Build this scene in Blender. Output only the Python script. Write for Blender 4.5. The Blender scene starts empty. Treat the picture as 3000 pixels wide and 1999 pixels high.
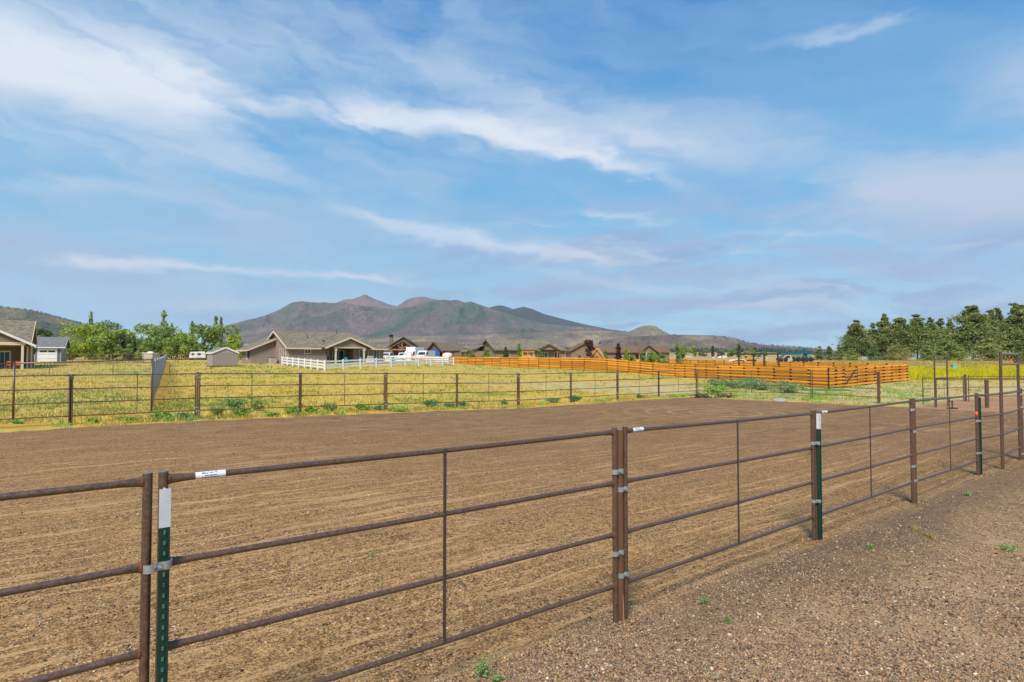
import bpy, math, random
import numpy as np
from mathutils import noise as mnoise, Vector
R = math.radians
SC = bpy.context.scene
COL = SC.collection
random.seed(7)
RNG = np.random.default_rng(11)

# ------------------------------------------------------------------ camera
F = 1373.0; CX = 1176.5; CY = 784.0          # focal length and centre, for a frame 2353 units wide
PITCH = R(1.67); H = 2.28
cam_data = bpy.data.cameras.new('camera')
cam_data.sensor_width = 36.0
cam_data.lens = 36.0 * F / 2353.0
cam_data.clip_start = 0.05
cam_data.clip_end = 40000
cam = bpy.data.objects.new('camera', cam_data)
COL.objects.link(cam)
cam.location = (0, 0, H)
cam.rotation_euler = (R(90) + PITCH, 0, 0)
SC.camera = cam


def slopes(u, v):
    x = (u - CX) / F; y = -(v - CY) / F
    yw = math.cos(PITCH) - y * math.sin(PITCH)
    zw = math.sin(PITCH) + y * math.cos(PITCH)
    return x / yw, zw / yw


def at(u, v, Y):
    a, b = slopes(u, v)
    return (a * Y, Y, H + b * Y)


def S(r, g, b):
    def f(c):
        c /= 255.0
        return c / 12.92 if c <= 0.04045 else ((c + 0.055) / 1.055) ** 2.4
    return (f(r), f(g), f(b), 1.0)


# ------------------------------------------------------------------ render, world, sun
SC.render.engine = 'CYCLES'
SC.cycles.use_denoising = True
SC.cycles.max_bounces = 5
SC.cycles.diffuse_bounces = 3
SC.cycles.volume_bounces = 0
SC.cycles.transparent_max_bounces = 8
SC.view_settings.view_transform = 'Standard'
SC.view_settings.look = 'None'
SC.view_settings.exposure = 0.0
SC.view_settings.gamma = 1.0
SC.view_settings.use_curve_mapping = False
SUN_EL = R(47); SUN_AZ = R(-166)           # azimuth from +Y, clockwise positive: behind the camera to the left

world = bpy.data.worlds.new('World')
SC.world = world
world.use_nodes = True
nt = world.node_tree
nt.nodes.clear()


class NB:
    """short-hand for building node trees"""
    def __init__(self, tree): self.t = tree
    def n(self, typ, **kw):
        nd = self.t.nodes.new(typ)
        for k, v in kw.items(): setattr(nd, k, v)
        return nd
    def put(self, sock, val):
        if isinstance(val, bpy.types.NodeSocket): self.t.links.new(val, sock)
        elif val is not None: sock.default_value = val
    def m(self, op, a, b=None, c=None, clamp=False):
        nd = self.n('ShaderNodeMath', operation=op, use_clamp=clamp)
        for i, val in enumerate((a, b, c)):
            if val is not None: self.put(nd.inputs[i], val)
        return nd.outputs[0]
    def mix(self, fac, a, b, mode='MIX'):
        nd = self.n('ShaderNodeMix', data_type='RGBA', blend_type=mode)
        self.put(nd.inputs[0], fac); self.put(nd.inputs[6], a); self.put(nd.inputs[7], b)
        return nd.outputs[2]
    def ss(self, val, lo, hi, a=0.0, b=1.0):
        nd = self.n('ShaderNodeMapRange', interpolation_type='SMOOTHSTEP')
        self.put(nd.inputs[0], val)
        for i, x in enumerate((lo, hi, a, b)): nd.inputs[i + 1].default_value = x
        return nd.outputs[0]
    def noise(self, vec, scale, detail=4.0, rough=0.55, dist=0.0, dim='3D'):
        nd = self.n('ShaderNodeTexNoise', noise_dimensions=dim)
        if vec is not None: self.t.links.new(vec, nd.inputs['Vector'])
        nd.inputs['Scale'].default_value = scale; nd.inputs['Detail'].default_value = detail
        nd.inputs['Roughness'].default_value = rough; nd.inputs['Distortion'].default_value = dist
        return nd.outputs['Fac']
    def ramp(self, fac, stops):
        nd = self.n('ShaderNodeValToRGB')
        el = nd.color_ramp.elements
        while len(el) < len(stops): el.new(0.5)
        for e, (p, c) in zip(el, stops): e.position = p; e.color = c
        self.put(nd.inputs[0], fac)
        return nd.outputs[0]
    def xyz(self, x, y, z):
        nd = self.n('ShaderNodeCombineXYZ')
        for i, v in enumerate((x, y, z)): self.put(nd.inputs[i], v)
        return nd.outputs[0]
    def sep(self, vec):
        nd = self.n('ShaderNodeSeparateXYZ'); self.t.links.new(vec, nd.inputs[0])
        return nd.outputs


W = NB(nt)
sky = W.n('ShaderNodeTexSky', sky_type='NISHITA', sun_disc=False, sun_elevation=SUN_EL,
          sun_rotation=SUN_AZ, altitude=2000, air_density=1.0, dust_density=0.6, ozone_density=2.5)
gen = W.n('ShaderNodeTexCoord').outputs['Generated']
dx, dy, dz = W.sep(gen)
hor = W.m('SQRT', W.m('ADD', W.m('MULTIPLY', dx, dx), W.m('MULTIPLY', dy, dy)))
az0 = W.m('ARCTAN2', dx, dy)
el0 = W.m('ARCTAN2', dz, hor)
# a slow warp so that no band has a ruled edge
warp = W.m('SUBTRACT', W.noise(W.xyz(W.m('MULTIPLY', az0, 2.0), W.m('MULTIPLY', el0, 6.0), 0.3), 1.6, 6, 0.6), 0.5)
warp2 = W.m('SUBTRACT', W.noise(W.xyz(W.m('MULTIPLY', az0, 5.0), W.m('MULTIPLY', el0, 12.0), 4.3), 2.2, 6, 0.62), 0.5)
el = W.m('ADD', el0, W.m('ADD', W.m('MULTIPLY', warp, 0.05), W.m('MULTIPLY', warp2, 0.03)))
az = W.m('ADD', az0, W.m('MULTIPLY', warp2, 0.16))
# fibres: fine noise drawn out along the drift of the cirrus (down to the right)
th = R(-14)
fa = W.m('ADD', W.m('MULTIPLY', az, math.cos(th)), W.m('MULTIPLY', el, math.sin(th)))
fb = W.m('SUBTRACT', W.m('MULTIPLY', el, math.cos(th)), W.m('MULTIPLY', az, math.sin(th)))
fib = W.noise(W.xyz(W.m('MULTIPLY', fa, 2.2), W.m('MULTIPLY', fb, 15.0), 1.7), 1.5, 6, 0.52, 0.3)
puff = W.noise(W.xyz(W.m('MULTIPLY', fa, 3.0), W.m('MULTIPLY', fb, 7.0), 7.7), 2.0, 6, 0.52, 0.4)


def azel(u, v):
    a, b = slopes(u, v)
    return math.atan(a), math.atan2(b, math.hypot(1, a))


def streak(pts, up, down, op, fade0, fade1, fade=0.12):
    """an arc of cloud through points of the sky; up/down = its soft thickness above and below (rad)"""
    P = [azel(*p) for p in pts]
    c = np.polyfit([p[0] for p in P], [p[1] for p in P], 2)
    ec = W.m('MULTIPLY_ADD', W.m('MULTIPLY_ADD', az, float(c[0]), float(c[1])), az, float(c[2]))
    d = W.m('SUBTRACT', el, ec)
    ku = W.ss(d, 0.0, up, 1.0, 0.0)
    kd = W.ss(d, -down, 0.0, 0.0, 1.0)
    a0 = azel(*fade0)[0]; a1 = azel(*fade1)[0]
    ka = W.m('MULTIPLY', W.ss(az, a0 - fade, a0 + fade), W.ss(az, a1 - fade, a1 + fade, 1.0, 0.0))
    return W.m('MULTIPLY', W.m('MULTIPLY', W.m('MULTIPLY', ku, kd), ka), op)


px = 1.0 / F
white = [
    streak([(0, 125), (250, 172), (560, 238)], 150 * px, 130 * px, 1.2, (-500, 60), (540, 200), 0.09),
    streak([(-100, 110), (150, 140), (430, 190)], 70 * px, 70 * px, 1.25, (-700, 60), (430, 190), 0.08),
    streak([(300, 190), (560, 236), (820, 262)], 40 * px, 34 * px, 0.85, (330, 190), (800, 262), 0.10),
    streak([(700, 255), (1120, 305), (1500, 405)], 95 * px, 46 * px, 1.0, (700, 260), (1520, 400), 0.12),
    streak([(1000, 250), (1350, 270), (1780, 340)], 90 * px, 70 * px, 0.5, (950, 260), (1800, 330), 0.16),
    streak([(740, 462), (980, 534), (1430, 592)], 40 * px, 32 * px, 0.75, (760, 470), (1440, 590), 0.07),
    streak([(100, 598), (480, 614), (940, 642)], 20 * px, 18 * px, 0.85, (130, 598), (960, 645), 0.05),
    streak([(300, 706), (600, 690), (900, 696)], 25 * px, 25 * px, 0.45, (350, 706), (820, 690), 0.12),
    streak([(1750, 105), (1950, 72), (2130, 28)], 16 * px, 14 * px, 0.4, (1760, 100), (2130, 30), 0.06),
    streak([(1300, 490), (1420, 500), (1500, 510)], 18 * px, 14 * px, 0.55, (1330, 490), (1480, 505), 0.05),
    streak([(1700, 660), (1850, 668), (2000, 700)], 14 * px, 16 * px, 0.5, (1700, 660), (1980, 690), 0.06),
    streak([(1000, 300), (1300, 310), (1850, 330)], 110 * px, 90 * px, 0.55, (1050, 300), (1900, 330), 0.2),
    streak([(-200, 300), (300, 330), (900, 440)], 90 * px, 80 * px, 0.42, (-700, 300), (800, 430), 0.25),
    streak([(600, 120), (1000, 170), (1400, 230)], 80 * px, 70 * px, 0.42, (600, 120), (1300, 220), 0.25),
    streak([(1150, 600), (1400, 640), (1700, 690)], 16 * px, 18 * px, 0.5, (1200, 610), (1600, 680), 0.08),
    streak([(1650, 540), (1850, 530), (2100, 560)], 14 * px, 16 * px, 0.4, (1650, 540), (2050, 555), 0.1),
    streak([(1500, 720), (1750, 700), (2050, 720)], 14 * px, 18 * px, 0.55, (1550, 715), (1980, 712), 0.1),
    streak([(0, 430), (300, 440), (640, 520)], 30 * px, 30 * px, 0.35, (-300, 430), (560, 500), 0.14),
]
laven = [
    streak([(1150, 470), (1600, 470), (2353, 560)], 70 * px, 60 * px, 0.55, (1250, 470), (2700, 560), 0.2),
    streak([(1200, 655), (1700, 620), (2353, 610)], 50 * px, 45 * px, 0.7, (1200, 655), (2700, 610), 0.15),
    streak([(0, 560), (200, 565), (420, 640)], 40 * px, 60 * px, 0.65, (-600, 560), (280, 600), 0.12),
    streak([(0, 690), (200, 690), (420, 720)], 60 * px, 60 * px, 0.55, (-600, 690), (260, 700), 0.14),
    streak([(1250, 700), (1600, 690), (2000, 740)], 22 * px, 26 * px, 0.8, (1200, 700), (2300, 740), 0.12),
    streak([(1500, 560), (1800, 570), (2300, 640)], 26 * px, 24 * px, 0.7, (1450, 560), (2700, 640), 0.15),
    streak([(1120, 660), (1300, 650), (1500, 640)], 20 * px, 20 * px, 0.75, (1150, 660), (1480, 645), 0.08),
    streak([(300, 40), (700, 70), (1150, 110)], 90 * px, 80 * px, 0.45, (250, 40), (1050, 90), 0.25),
]


def total(lst):
    s = lst[0]
    for x in lst[1:]: s = W.m('MAXIMUM', s, x)
    return s


bank = [
    streak([(1880, 440), (2130, 445), (2500, 430)], 120 * px, 110 * px, 1.15, (1930, 440), (3200, 430), 0.10),
    streak([(2150, 215), (2400, 190), (2700, 160)], 110 * px, 130 * px, 0.7, (2250, 190), (3200, 160), 0.09),
    streak([(1050, 300), (1350, 300), (1850, 340)], 120 * px, 100 * px, 0.62, (1000, 300), (1850, 330), 0.18),
]
wm = total(white); lm = total(laven); bm_ = total(bank)
wcl = W.m('MULTIPLY', wm, W.ss(W.m('ADD', fib, W.m('MULTIPLY', wm, 0.36)), 0.26, 0.98), clamp=True)
lcl = W.m('MULTIPLY', lm, W.ss(W.m('ADD', puff, W.m('MULTIPLY', lm, 0.22)), 0.36, 0.74), clamp=True)
bcl = W.m('MULTIPLY', bm_, W.ss(W.m('ADD', puff, W.m('MULTIPLY', bm_, 0.3)), 0.34, 0.80), clamp=True)
veil_a = W.m('MULTIPLY_ADD', W.ss(az0, -0.70, 0.42), -0.72, 1.0)      # thin high cloud, denser on the left
veil = W.m('MULTIPLY', veil_a, W.ss(W.m('ADD', W.m('MULTIPLY', fib, 0.5), W.m('MULTIPLY', puff, 0.5)), 0.32, 0.68))
base = W.mix(1.0, sky.outputs[0], (0.55, 1.0, 1.15, 1), 'MULTIPLY')
grad = W.ramp(W.m('DIVIDE', el0, 1.5708), [(0.0, (1.22, 1.72, 2.02, 1)), (0.07, (.86, 1.56, 2.02, 1)), (0.17, (.36, 1.16, 1.94, 1)), (0.34, (.10, .62, 1.55, 1)), (1.0, (.06, .42, 1.2, 1))])
grad = W.mix(1.0, grad, (2.2, 2.2, 2.2, 1), 'MULTIPLY')
skycol = W.mix(0.85, base, grad)
c1 = W.mix(veil, skycol, (2.25, 3.25, 4.35, 1))
nl1 = W.noise(W.xyz(W.m('MULTIPLY', az, 3.2), W.m('MULTIPLY', el, 17.0), 2.2), 1.6, 6, 0.55, 0.5)
nl2 = W.noise(W.xyz(W.m('MULTIPLY', az, 4.5), W.m('MULTIPLY', el, 26.0), 8.2), 1.7, 6, 0.6, 0.5)
lowr = W.m('MULTIPLY', W.ss(el0, 0.16, 0.30, 1.0, 0.0), W.ss(az0, -0.35, 0.15, 0.35, 1.0))
c1 = W.mix(W.m('MULTIPLY', W.m('MULTIPLY', W.ss(nl1, 0.44, 0.62), lowr), 0.75), c1, (1.75, 2.35, 3.75, 1))
c1 = W.mix(W.m('MULTIPLY', W.m('MULTIPLY', W.ss(nl2, 0.50, 0.70), lowr), 0.75), c1, (3.0, 3.9, 4.6, 1))
c2 = W.mix(lcl, c1, (2.2, 2.85, 4.15, 1))
c2 = W.mix(bcl, c2, (3.0, 3.55, 4.5, 1))
c3 = W.mix(W.m('MULTIPLY', wcl, 0.94), c2, (4.5, 4.8, 5.25, 1))
bg = W.n('ShaderNodeBackground')
bg.inputs['Strength'].default_value = 0.105
W.t.links.new(c3, bg.inputs['Color'])
W.t.links.new(bg.outputs[0], W.n('ShaderNodeOutputWorld').inputs['Surface'])

sun_data = bpy.data.lights.new('sun', 'SUN')
sun_data.energy = 2.7
sun_data.angle = R(15)
sun_data.color = (1.0, 0.93, 0.82)
sun = bpy.data.objects.new('sun', sun_data)
COL.objects.link(sun)
sd = Vector((math.sin(SUN_AZ) * math.cos(SUN_EL), math.cos(SUN_AZ) * math.cos(SUN_EL), math.sin(SUN_EL)))
sun.rotation_euler = sd.to_track_quat('Z', 'Y').to_euler()
SC.view_settings.exposure = 0.82

# ------------------------------------------------------------------ helpers
def tag(o, label=None, cat=None, group=None, kind=None):
    if label: o['label'] = label
    if cat: o['category'] = cat
    if group: o['group'] = group
    if kind: o['kind'] = kind
    return o


def thing(name, label, cat, loc=(0, 0, 0), rz=0.0, group=None):
    o = bpy.data.objects.new(name, None)
    o.empty_display_size = 0.2
    COL.objects.link(o)
    o.location = loc; o.rotation_euler = (0, 0, rz)
    return tag(o, label, cat, group)


def link(name, me, parent=None, loc=None):
    o = bpy.data.objects.new(name, me)
    COL.objects.link(o)
    if parent: o.parent = parent
    if loc: o.location = loc
    return o


class MB:
    def __init__(s): s.v = []; s.f = []
    def add(s, vs, fs):
        n = len(s.v); s.v += [tuple(p) for p in vs]; s.f += [tuple(i + n for i in f) for f in fs]; return s
    def box(s, c, d, rz=0.0):
        hx, hy, hz = d[0] / 2, d[1] / 2, d[2] / 2
        ca, sa = math.cos(rz), math.sin(rz)
        vs = []
        for z in (-hz, hz):
            for x, y in ((-hx, -hy), (hx, -hy), (hx, hy), (-hx, hy)):
                vs.append((c[0] + x * ca - y * sa, c[1] + x * sa + y * ca, c[2] + z))
        return s.add(vs, [(3, 2, 1, 0), (4, 5, 6, 7), (0, 1, 5, 4), (1, 2, 6, 5), (2, 3, 7, 6), (3, 0, 4, 7)])
    def bx(s, x0, x1, y0, y1, z0, z1):
        return s.box(((x0 + x1) / 2, (y0 + y1) / 2, (z0 + z1) / 2), (x1 - x0, y1 - y0, z1 - z0))
    def beam(s, p, q, w, h, up=(0, 0, 1)):
        p = Vector(p); q = Vector(q); d = (q - p).normalized(); up = Vector(up)
        sd_ = d.cross(up)
        if sd_.length < 1e-5: sd_ = Vector((1, 0, 0))
        sd_.normalize(); u = sd_.cross(d)
        vs = []
        for b in (p, q):
            for i, j in ((-1, -1), (1, -1), (1, 1), (-1, 1)): vs.append(b + sd_ * (i * w / 2) + u * (j * h / 2))
        return s.add(vs, [(0, 1, 2, 3), (7, 6, 5, 4), (1, 0, 4, 5), (2, 1, 5, 6), (3, 2, 6, 7), (0, 3, 7, 4)])
    def tube(s, pts, rad, n=8, cap=True, rz=None):
        """rad: radius per point (or one); rz: radius in the 'up' direction per point if different"""
        pts = [Vector(p) for p in pts]
        if not hasattr(rad, '__len__'): rad = [rad] * len(pts)
        if rz is None: rz = rad
        base = len(s.v)
        for i, p in enumerate(pts):
            d = (pts[min(i + 1, len(pts) - 1)] - pts[max(i - 1, 0)]).normalized()
            up = Vector((0, 0, 1)) if abs(d.z) < 0.9 else Vector((0, 1, 0))
            a = d.cross(up).normalized(); b = a.cross(d)
            for k in range(n):
                t = 2 * math.pi * k / n
                s.v.append(tuple(p + a * (math.cos(t) * rad[i]) + b * (math.sin(t) * rz[i])))
        for i in range(len(pts) - 1):
            for k in range(n):
                k2 = (k + 1) % n
                s.f.append((base + i * n + k, base + i * n + k2, base + (i + 1) * n + k2, base + (i + 1) * n + k))
        if cap:
            s.f.append(tuple(base + k for k in range(n))[::-1])
            e = base + (len(pts) - 1) * n
            s.f.append(tuple(e + k for k in range(n)))
        return s
    def prism(s, poly, axis, a, b):
        """poly of (p,q) extruded along axis between a and b"""
        def mk(p, q, t):
            return (t, p, q) if axis == 'x' else (p, t, q) if axis == 'y' else (p, q, t)
        n = len(poly)
        vs = [mk(p, q, a) for p, q in poly] + [mk(p, q, b) for p, q in poly]
        fs = [tuple(range(n))[::-1], tuple(range(n, 2 * n))]
        for i in range(n):
            j = (i + 1) % n; fs.append((i, j, n + j, n + i))
        return s.add(vs, fs)
    def slab(s, quad, t):
        """a sheet of thickness t under four corner points"""
        q = [Vector(p) for p in quad]
        nrm = (q[1] - q[0]).cross(q[3] - q[0]).normalized()
        if nrm.z < 0: nrm = -nrm
        vs = q + [p - nrm * t for p in q]
        n = len(q)
        fs = [tuple(range(n)), tuple(range(2 * n - 1, n - 1, -1))]
        for i in range(n):
            j = (i + 1) % n; fs.append((j, i, n + i, n + j))
        return s.add(vs, fs)
    def mesh(s, name, mat, smooth=False):
        me = bpy.data.meshes.new(name)
        me.from_pydata(s.v, [], s.f)
        if mat: me.materials.append(mat)
        if smooth: me.shade_smooth()
        return me
    def build(s, name, mat, parent=None, smooth=False, loc=None):
        return link(name, s.mesh(name, mat, smooth), parent, loc)


def smooth_by_angle(o, ang=40):
    o.data.shade_smooth()
    try: o.data.set_sharp_from_angle(angle=R(ang))
    except Exception: pass
    return o


def big_mesh(name, V, Fc, mat, col=None, smooth=False):
    """large meshes straight from arrays; col = one colour per vertex (a plant's or stone's own colour)"""
    V = np.asarray(V, dtype=np.float32); Fc = np.asarray(Fc, dtype=np.int32)
    me = bpy.data.meshes.new(name)
    k = Fc.shape[1]
    me.vertices.add(len(V)); me.vertices.foreach_set('co', V.ravel())
    me.loops.add(Fc.size); me.loops.foreach_set('vertex_index', Fc.ravel())
    me.polygons.add(len(Fc))
    me.polygons.foreach_set('loop_start', np.arange(0, Fc.size, k, dtype=np.int32))
    if smooth: me.polygons.foreach_set('use_smooth', np.ones(len(Fc), dtype=bool))
    me.update(calc_edges=True)
    if mat: me.materials.append(mat)
    if col is not None:
        a = me.color_attributes.new('tint', 'FLOAT_COLOR', 'POINT')
        c = np.ones((len(V), 4), dtype=np.float32); c[:, :3] = col[:, :3]
        a.data.foreach_set('color', c.ravel())
    return me


# ------------------------------------------------------------------ materials
def mat(name, col, rough=0.7, metal=0.0, spec=0.4, var=0.15, vscale=6.0, bump=0.0, bscale=40.0, rnd=0.0, col2=None, coord='Object', stretch=None):
    """a surface with its own colour, broken up by noise; rnd varies it from one object to the next"""
    m = bpy.data.materials.new(name); m.use_nodes = True
    t = m.node_tree; B = NB(t)
    p = t.nodes['Principled BSDF']
    p.inputs['Roughness'].default_value = rough
    p.inputs['Metallic'].default_value = metal
    p.inputs['Specular IOR Level'].default_value = spec
    vec = B.n('ShaderNodeTexCoord').outputs[coord]
    if stretch:
        mp = B.n('ShaderNodeMapping'); mp.inputs['Scale'].default_value = stretch
        t.links.new(vec, mp.inputs[0]); vec = mp.outputs[0]
    f = B.noise(vec, vscale, 6, 0.62)
    c = Vector(col[:3])
    dark = tuple(c * (1 - var)) + (1,); light = tuple(c * (1 + var)) + (1,)
    out = B.ramp(f, [(0.3, dark), (0.7, col2 if col2 else light)])
    if rnd:
        oi = B.n('ShaderNodeObjectInfo')
        k = B.m('MULTIPLY_ADD', oi.outputs['Random'], 2 * rnd, 1 - rnd)
        out = B.mix(1.0, out, B.xyz(k, k, k), 'MULTIPLY')
    t.links.new(out, p.inputs['Base Color'])
    if bump:
        bn = B.n('ShaderNodeBump'); bn.inputs['Strength'].default_value = bump; bn.inputs['Distance'].default_value = 0.01
        t.links.new(B.noise(vec, bscale, 5, 0.6), bn.inputs['Height'])
        t.links.new(bn.outputs[0], p.inputs['Normal'])
    return m


def mat_pipe(name, base, orange, top=0.0):
    m = bpy.data.materials.new(name); m.use_nodes = True
    t = m.node_tree; B = NB(t); p = t.nodes['Principled BSDF']
    vec = B.n('ShaderNodeNewGeometry').outputs['Position']
    f1 = B.noise(vec, 9, 6, 0.65); f2 = B.noise(vec, 45, 5, 0.7); f3 = B.noise(vec, 2.2, 3, 0.5)
    c = B.ramp(f2, [(0.35, (base[0] * .55, base[1] * .55, base[2] * .58, 1)), (0.65, (base[0] * 1.25, base[1] * 1.25, base[2] * 1.25, 1))])
    k = B.m('MULTIPLY', B.ss(f1, 0.56, 0.70), B.ss(f3, 0.42, 0.6))
    c = B.mix(B.m('MULTIPLY', k, 0.75), c, orange)
    t.links.new(c, p.inputs['Base Color'])
    t.links.new(B.ss(f2, 0.3, 0.7, 0.26, 0.46), p.inputs['Roughness'])
    p.inputs['Specular IOR Level'].default_value = 0.8
    bn = B.n('ShaderNodeBump'); bn.inputs['Strength'].default_value = 0.25; bn.inputs['Distance'].default_value = 0.003
    t.links.new(f2, bn.inputs['Height']); t.links.new(bn.outputs[0], p.inputs['Normal'])
    return m


def mat_tint(name, rough=0.8, spec=0.2, rnd=0.0, var=0.2, vscale=1.5, trans=0.0):
    """leaves, blades and stones: each carries its own colour in the attribute 'tint'"""
    m = bpy.data.materials.new(name); m.use_nodes = True
    t = m.node_tree; B = NB(t); p = t.nodes['Principled BSDF']
    a = B.n('ShaderNodeVertexColor', layer_name='tint').outputs[0]
    f = B.noise(B.n('ShaderNodeTexCoord').outputs['Object'], vscale, 3, 0.6)
    k = B.ss(f, 0.25, 0.75, 1 - var, 1 + var)
    c = B.mix(1.0, a, B.xyz(k, k, k), 'MULTIPLY')
    t.links.new(c, p.inputs['Base Color'])
    p.inputs['Roughness'].default_value = rough
    p.inputs['Specular IOR Level'].default_value = spec
    if trans:
        tr = B.n('ShaderNodeBsdfTranslucent'); t.links.new(c, tr.inputs['Color'])
        mx = B.n('ShaderNodeMixShader'); mx.inputs[0].default_value = trans
        t.links.new(p.outputs[0], mx.inputs[1]); t.links.new(tr.outputs[0], mx.inputs[2])
        t.links.new(mx.outputs[0], t.nodes['Material Output'].inputs['Surface'])
    return m


def mat_siding(name, col, pitch=0.2):
    """painted lap boards: each course leans out a little and throws a thin line of shade"""
    m = bpy.data.materials.new(name); m.use_nodes = True
    t = m.node_tree; B = NB(t); p = t.nodes['Principled BSDF']
    vec = B.n('ShaderNodeTexCoord').outputs['Object']
    x, y, z = B.sep(vec)
    saw = B.m('FRACT', B.m('MULTIPLY', z, 1.0 / pitch))
    hgt = B.m('SUBTRACT', 1.0, saw)
    f = B.noise(vec, 1.2, 5, 0.6)
    c = B.ramp(f, [(0.3, (col[0] * .93, col[1] * .93, col[2] * .93, 1)), (0.7, (col[0] * 1.06, col[1] * 1.06, col[2] * 1.05, 1))])
    t.links.new(c, p.inputs['Base Color'])
    p.inputs['Roughness'].default_value = 0.75
    p.inputs['Specular IOR Level'].default_value = 0.25
    bn = B.n('ShaderNodeBump'); bn.inputs['Strength'].default_value = 0.9; bn.inputs['Distance'].default_value = 0.05
    t.links.new(hgt, bn.inputs['Height']); t.links.new(bn.outputs[0], p.inputs['Normal'])
    return m


def mat_shingle(name, a, b, scale=3.2):
    m = bpy.data.materials.new(name); m.use_nodes = True
    t = m.node_tree; B = NB(t); p = t.nodes['Principled BSDF']
    vec = B.n('ShaderNodeTexCoord').outputs['Object']
    mp = B.n('ShaderNodeMapping'); mp.inputs['Scale'].default_value = (1.0, 1.6, 4.0); t.links.new(vec, mp.inputs[0])
    vo = B.n('ShaderNodeTexVoronoi'); vo.inputs['Scale'].default_value = scale; t.links.new(mp.outputs[0], vo.inputs['Vector'])
    f = B.m('MULTIPLY_ADD', B.noise(vec, 14, 3, 0.6), 0.45, B.m('MULTIPLY', B.sep(vo.outputs['Color'])[0], 0.6))
    t.links.new(B.ramp(f, [(0.2, a), (0.85, b)]), p.inputs['Base Color'])
    p.inputs['Roughness'].default_value = 0.9; p.inputs['Specular IOR Level'].default_value = 0.15
    bn = B.n('ShaderNodeBump'); bn.inputs['Strength'].default_value = 0.6; bn.inputs['Distance'].default_value = 0.03
    t.links.new(vo.outputs['Distance'], bn.inputs['Height']); t.links.new(bn.outputs[0], p.inputs['Normal'])
    return m


MT = {}
MT['pipe'] = mat_pipe('rusty pipe', S(93, 69, 54), S(128, 74, 44))
MT['pipe_worn'] = mat_pipe('worn pipe', S(128, 98, 80), S(150, 84, 46))
MT['stay'] = mat_pipe('dark flat bar', S(66, 56, 54), S(96, 62, 46))
MT['weld'] = mat('rusty weld', S(112, 68, 46), 0.8, bump=0.5, var=0.3, vscale=60)
MT['galv'] = mat('galvanised steel', (0.40, 0.42, 0.42, 1), 0.42, 0.55, var=0.12, vscale=20)
MT['wire'] = mat('galvanised wire', (0.30, 0.32, 0.33, 1), 0.5, 0.3)
MT['tgreen'] = mat('green enamel', S(14, 52, 38), 0.42, spec=0.5, var=0.2, vscale=12)
MT['twhite'] = mat('white enamel', (0.55, 0.57, 0.60, 1), 0.5, var=0.10, vscale=14)
MT['tstud'] = mat('worn green stud', S(70, 110, 100), 0.5, var=0.3, vscale=60)
MT['postwood'] = mat('brown stained round wood', S(104, 72, 50), 0.8, var=0.3, vscale=8, stretch=(6, 6, .6), bump=0.4)
MT['rawwood'] = mat('bare pale wood', S(176, 138, 92), 0.8, var=0.2, vscale=8, stretch=(6, 6, .6))
MT['darkpost'] = mat('dark treated post', S(92, 70, 60), 0.85, var=0.2, vscale=5, stretch=(5, 5, .6))
MT['cap'] = mat('weathered steel cap', S(122, 120, 122), 0.5, 0.2)
MT['sticker'] = mat('white sticker', (0.80, 0.81, 0.83, 1), 0.45, var=0.03)
MT['ink_blue'] = mat('blue ink', S(84, 98, 140), 0.6); MT['ink_grey'] = mat('grey ink', S(110, 112, 118), 0.6)
MT['ink_black'] = mat('black ink', S(40, 44, 40), 0.6)
MT['orange_paint'] = mat('orange marker paint', S(226, 104, 52), 0.6)
MT['board'] = mat('orange stained board', (0.78, 0.33, 0.032, 1), 0.65, spec=0.3, var=0.28, vscale=3, rnd=0.30, stretch=(.5, .5, 6), bump=0.2)
MT['fpost'] = mat('shaded fence post', (0.085, 0.032, 0.012, 1), 0.8, var=0.2)  # near-black brown: shadow beside the posts is put into their colour
MT['vinyl'] = mat('white vinyl', (0.80, 0.80, 0.80, 1), 0.4, var=0.03)
MT['siding'] = mat_siding('taupe lap siding', S(146, 129, 117))
MT['siding2'] = mat_siding('tan lap siding', S(142, 127, 108))
MT['siding3'] = mat_siding('dark brown siding', S(104, 90, 76))
MT['siding4'] = mat_siding('brown siding', S(134, 114, 98))
MT['siding0'] = mat_siding('brown grey siding', S(132, 116, 98))
MT['bluewall'] = mat_siding('slate blue siding', S(92, 106, 128))
MT['greywall'] = mat_siding('pale grey siding', S(166, 160, 152))
MT['shedwall'] = mat('taupe panel siding', S(158, 146, 138), 0.8, var=0.04)
MT['trim'] = mat('cream trim', S(214, 196, 172), 0.6, var=0.05)
MT['trim_white'] = mat('white trim', (0.74, 0.74, 0.73, 1), 0.6, var=0.04)
MT['trim_brown'] = mat('brown trim', S(112, 92, 76), 0.7)
MT['shingle'] = mat_shingle('grey brown shingle', S(96, 88, 74), S(150, 138, 118))
MT['shingle2'] = mat_shingle('dark grey shingle', S(92, 84, 74), S(124, 114, 102))
MT['shingle4'] = mat_shingle('red brown shingle', S(112, 84, 68), S(138, 106, 86))
MT['shingle_grey'] = mat_shingle('grey shingle', S(104, 104, 106), S(132, 130, 130))
MT['rooftile'] = mat_shingle('pink clay tile', S(158, 112, 100), S(190, 142, 128))
MT['glass'] = mat('window glass', (0.02, 0.035, 0.035, 1), 0.08, spec=0.5, var=0.3, vscale=1)
MT['curtain'] = mat('green grey curtain glass', S(74, 84, 68), 0.25, spec=0.5, var=0.2)
MT['timber'] = mat('stained timber', S(150, 116, 92), 0.8, var=0.15)
MT['stone'] = mat('stacked stone', S(122, 104, 88), 0.9, var=0.35, vscale=5, bump=0.6, bscale=8)
MT['black'] = mat('black metal', (0.015, 0.015, 0.016, 1), 0.5)
MT['darkmetal'] = mat('dark brown metal', S(62, 50, 48), 0.5, spec=0.4)
MT['bluedoor'] = mat('blue garage door', S(10, 92, 190), 0.5, var=0.06)
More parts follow.
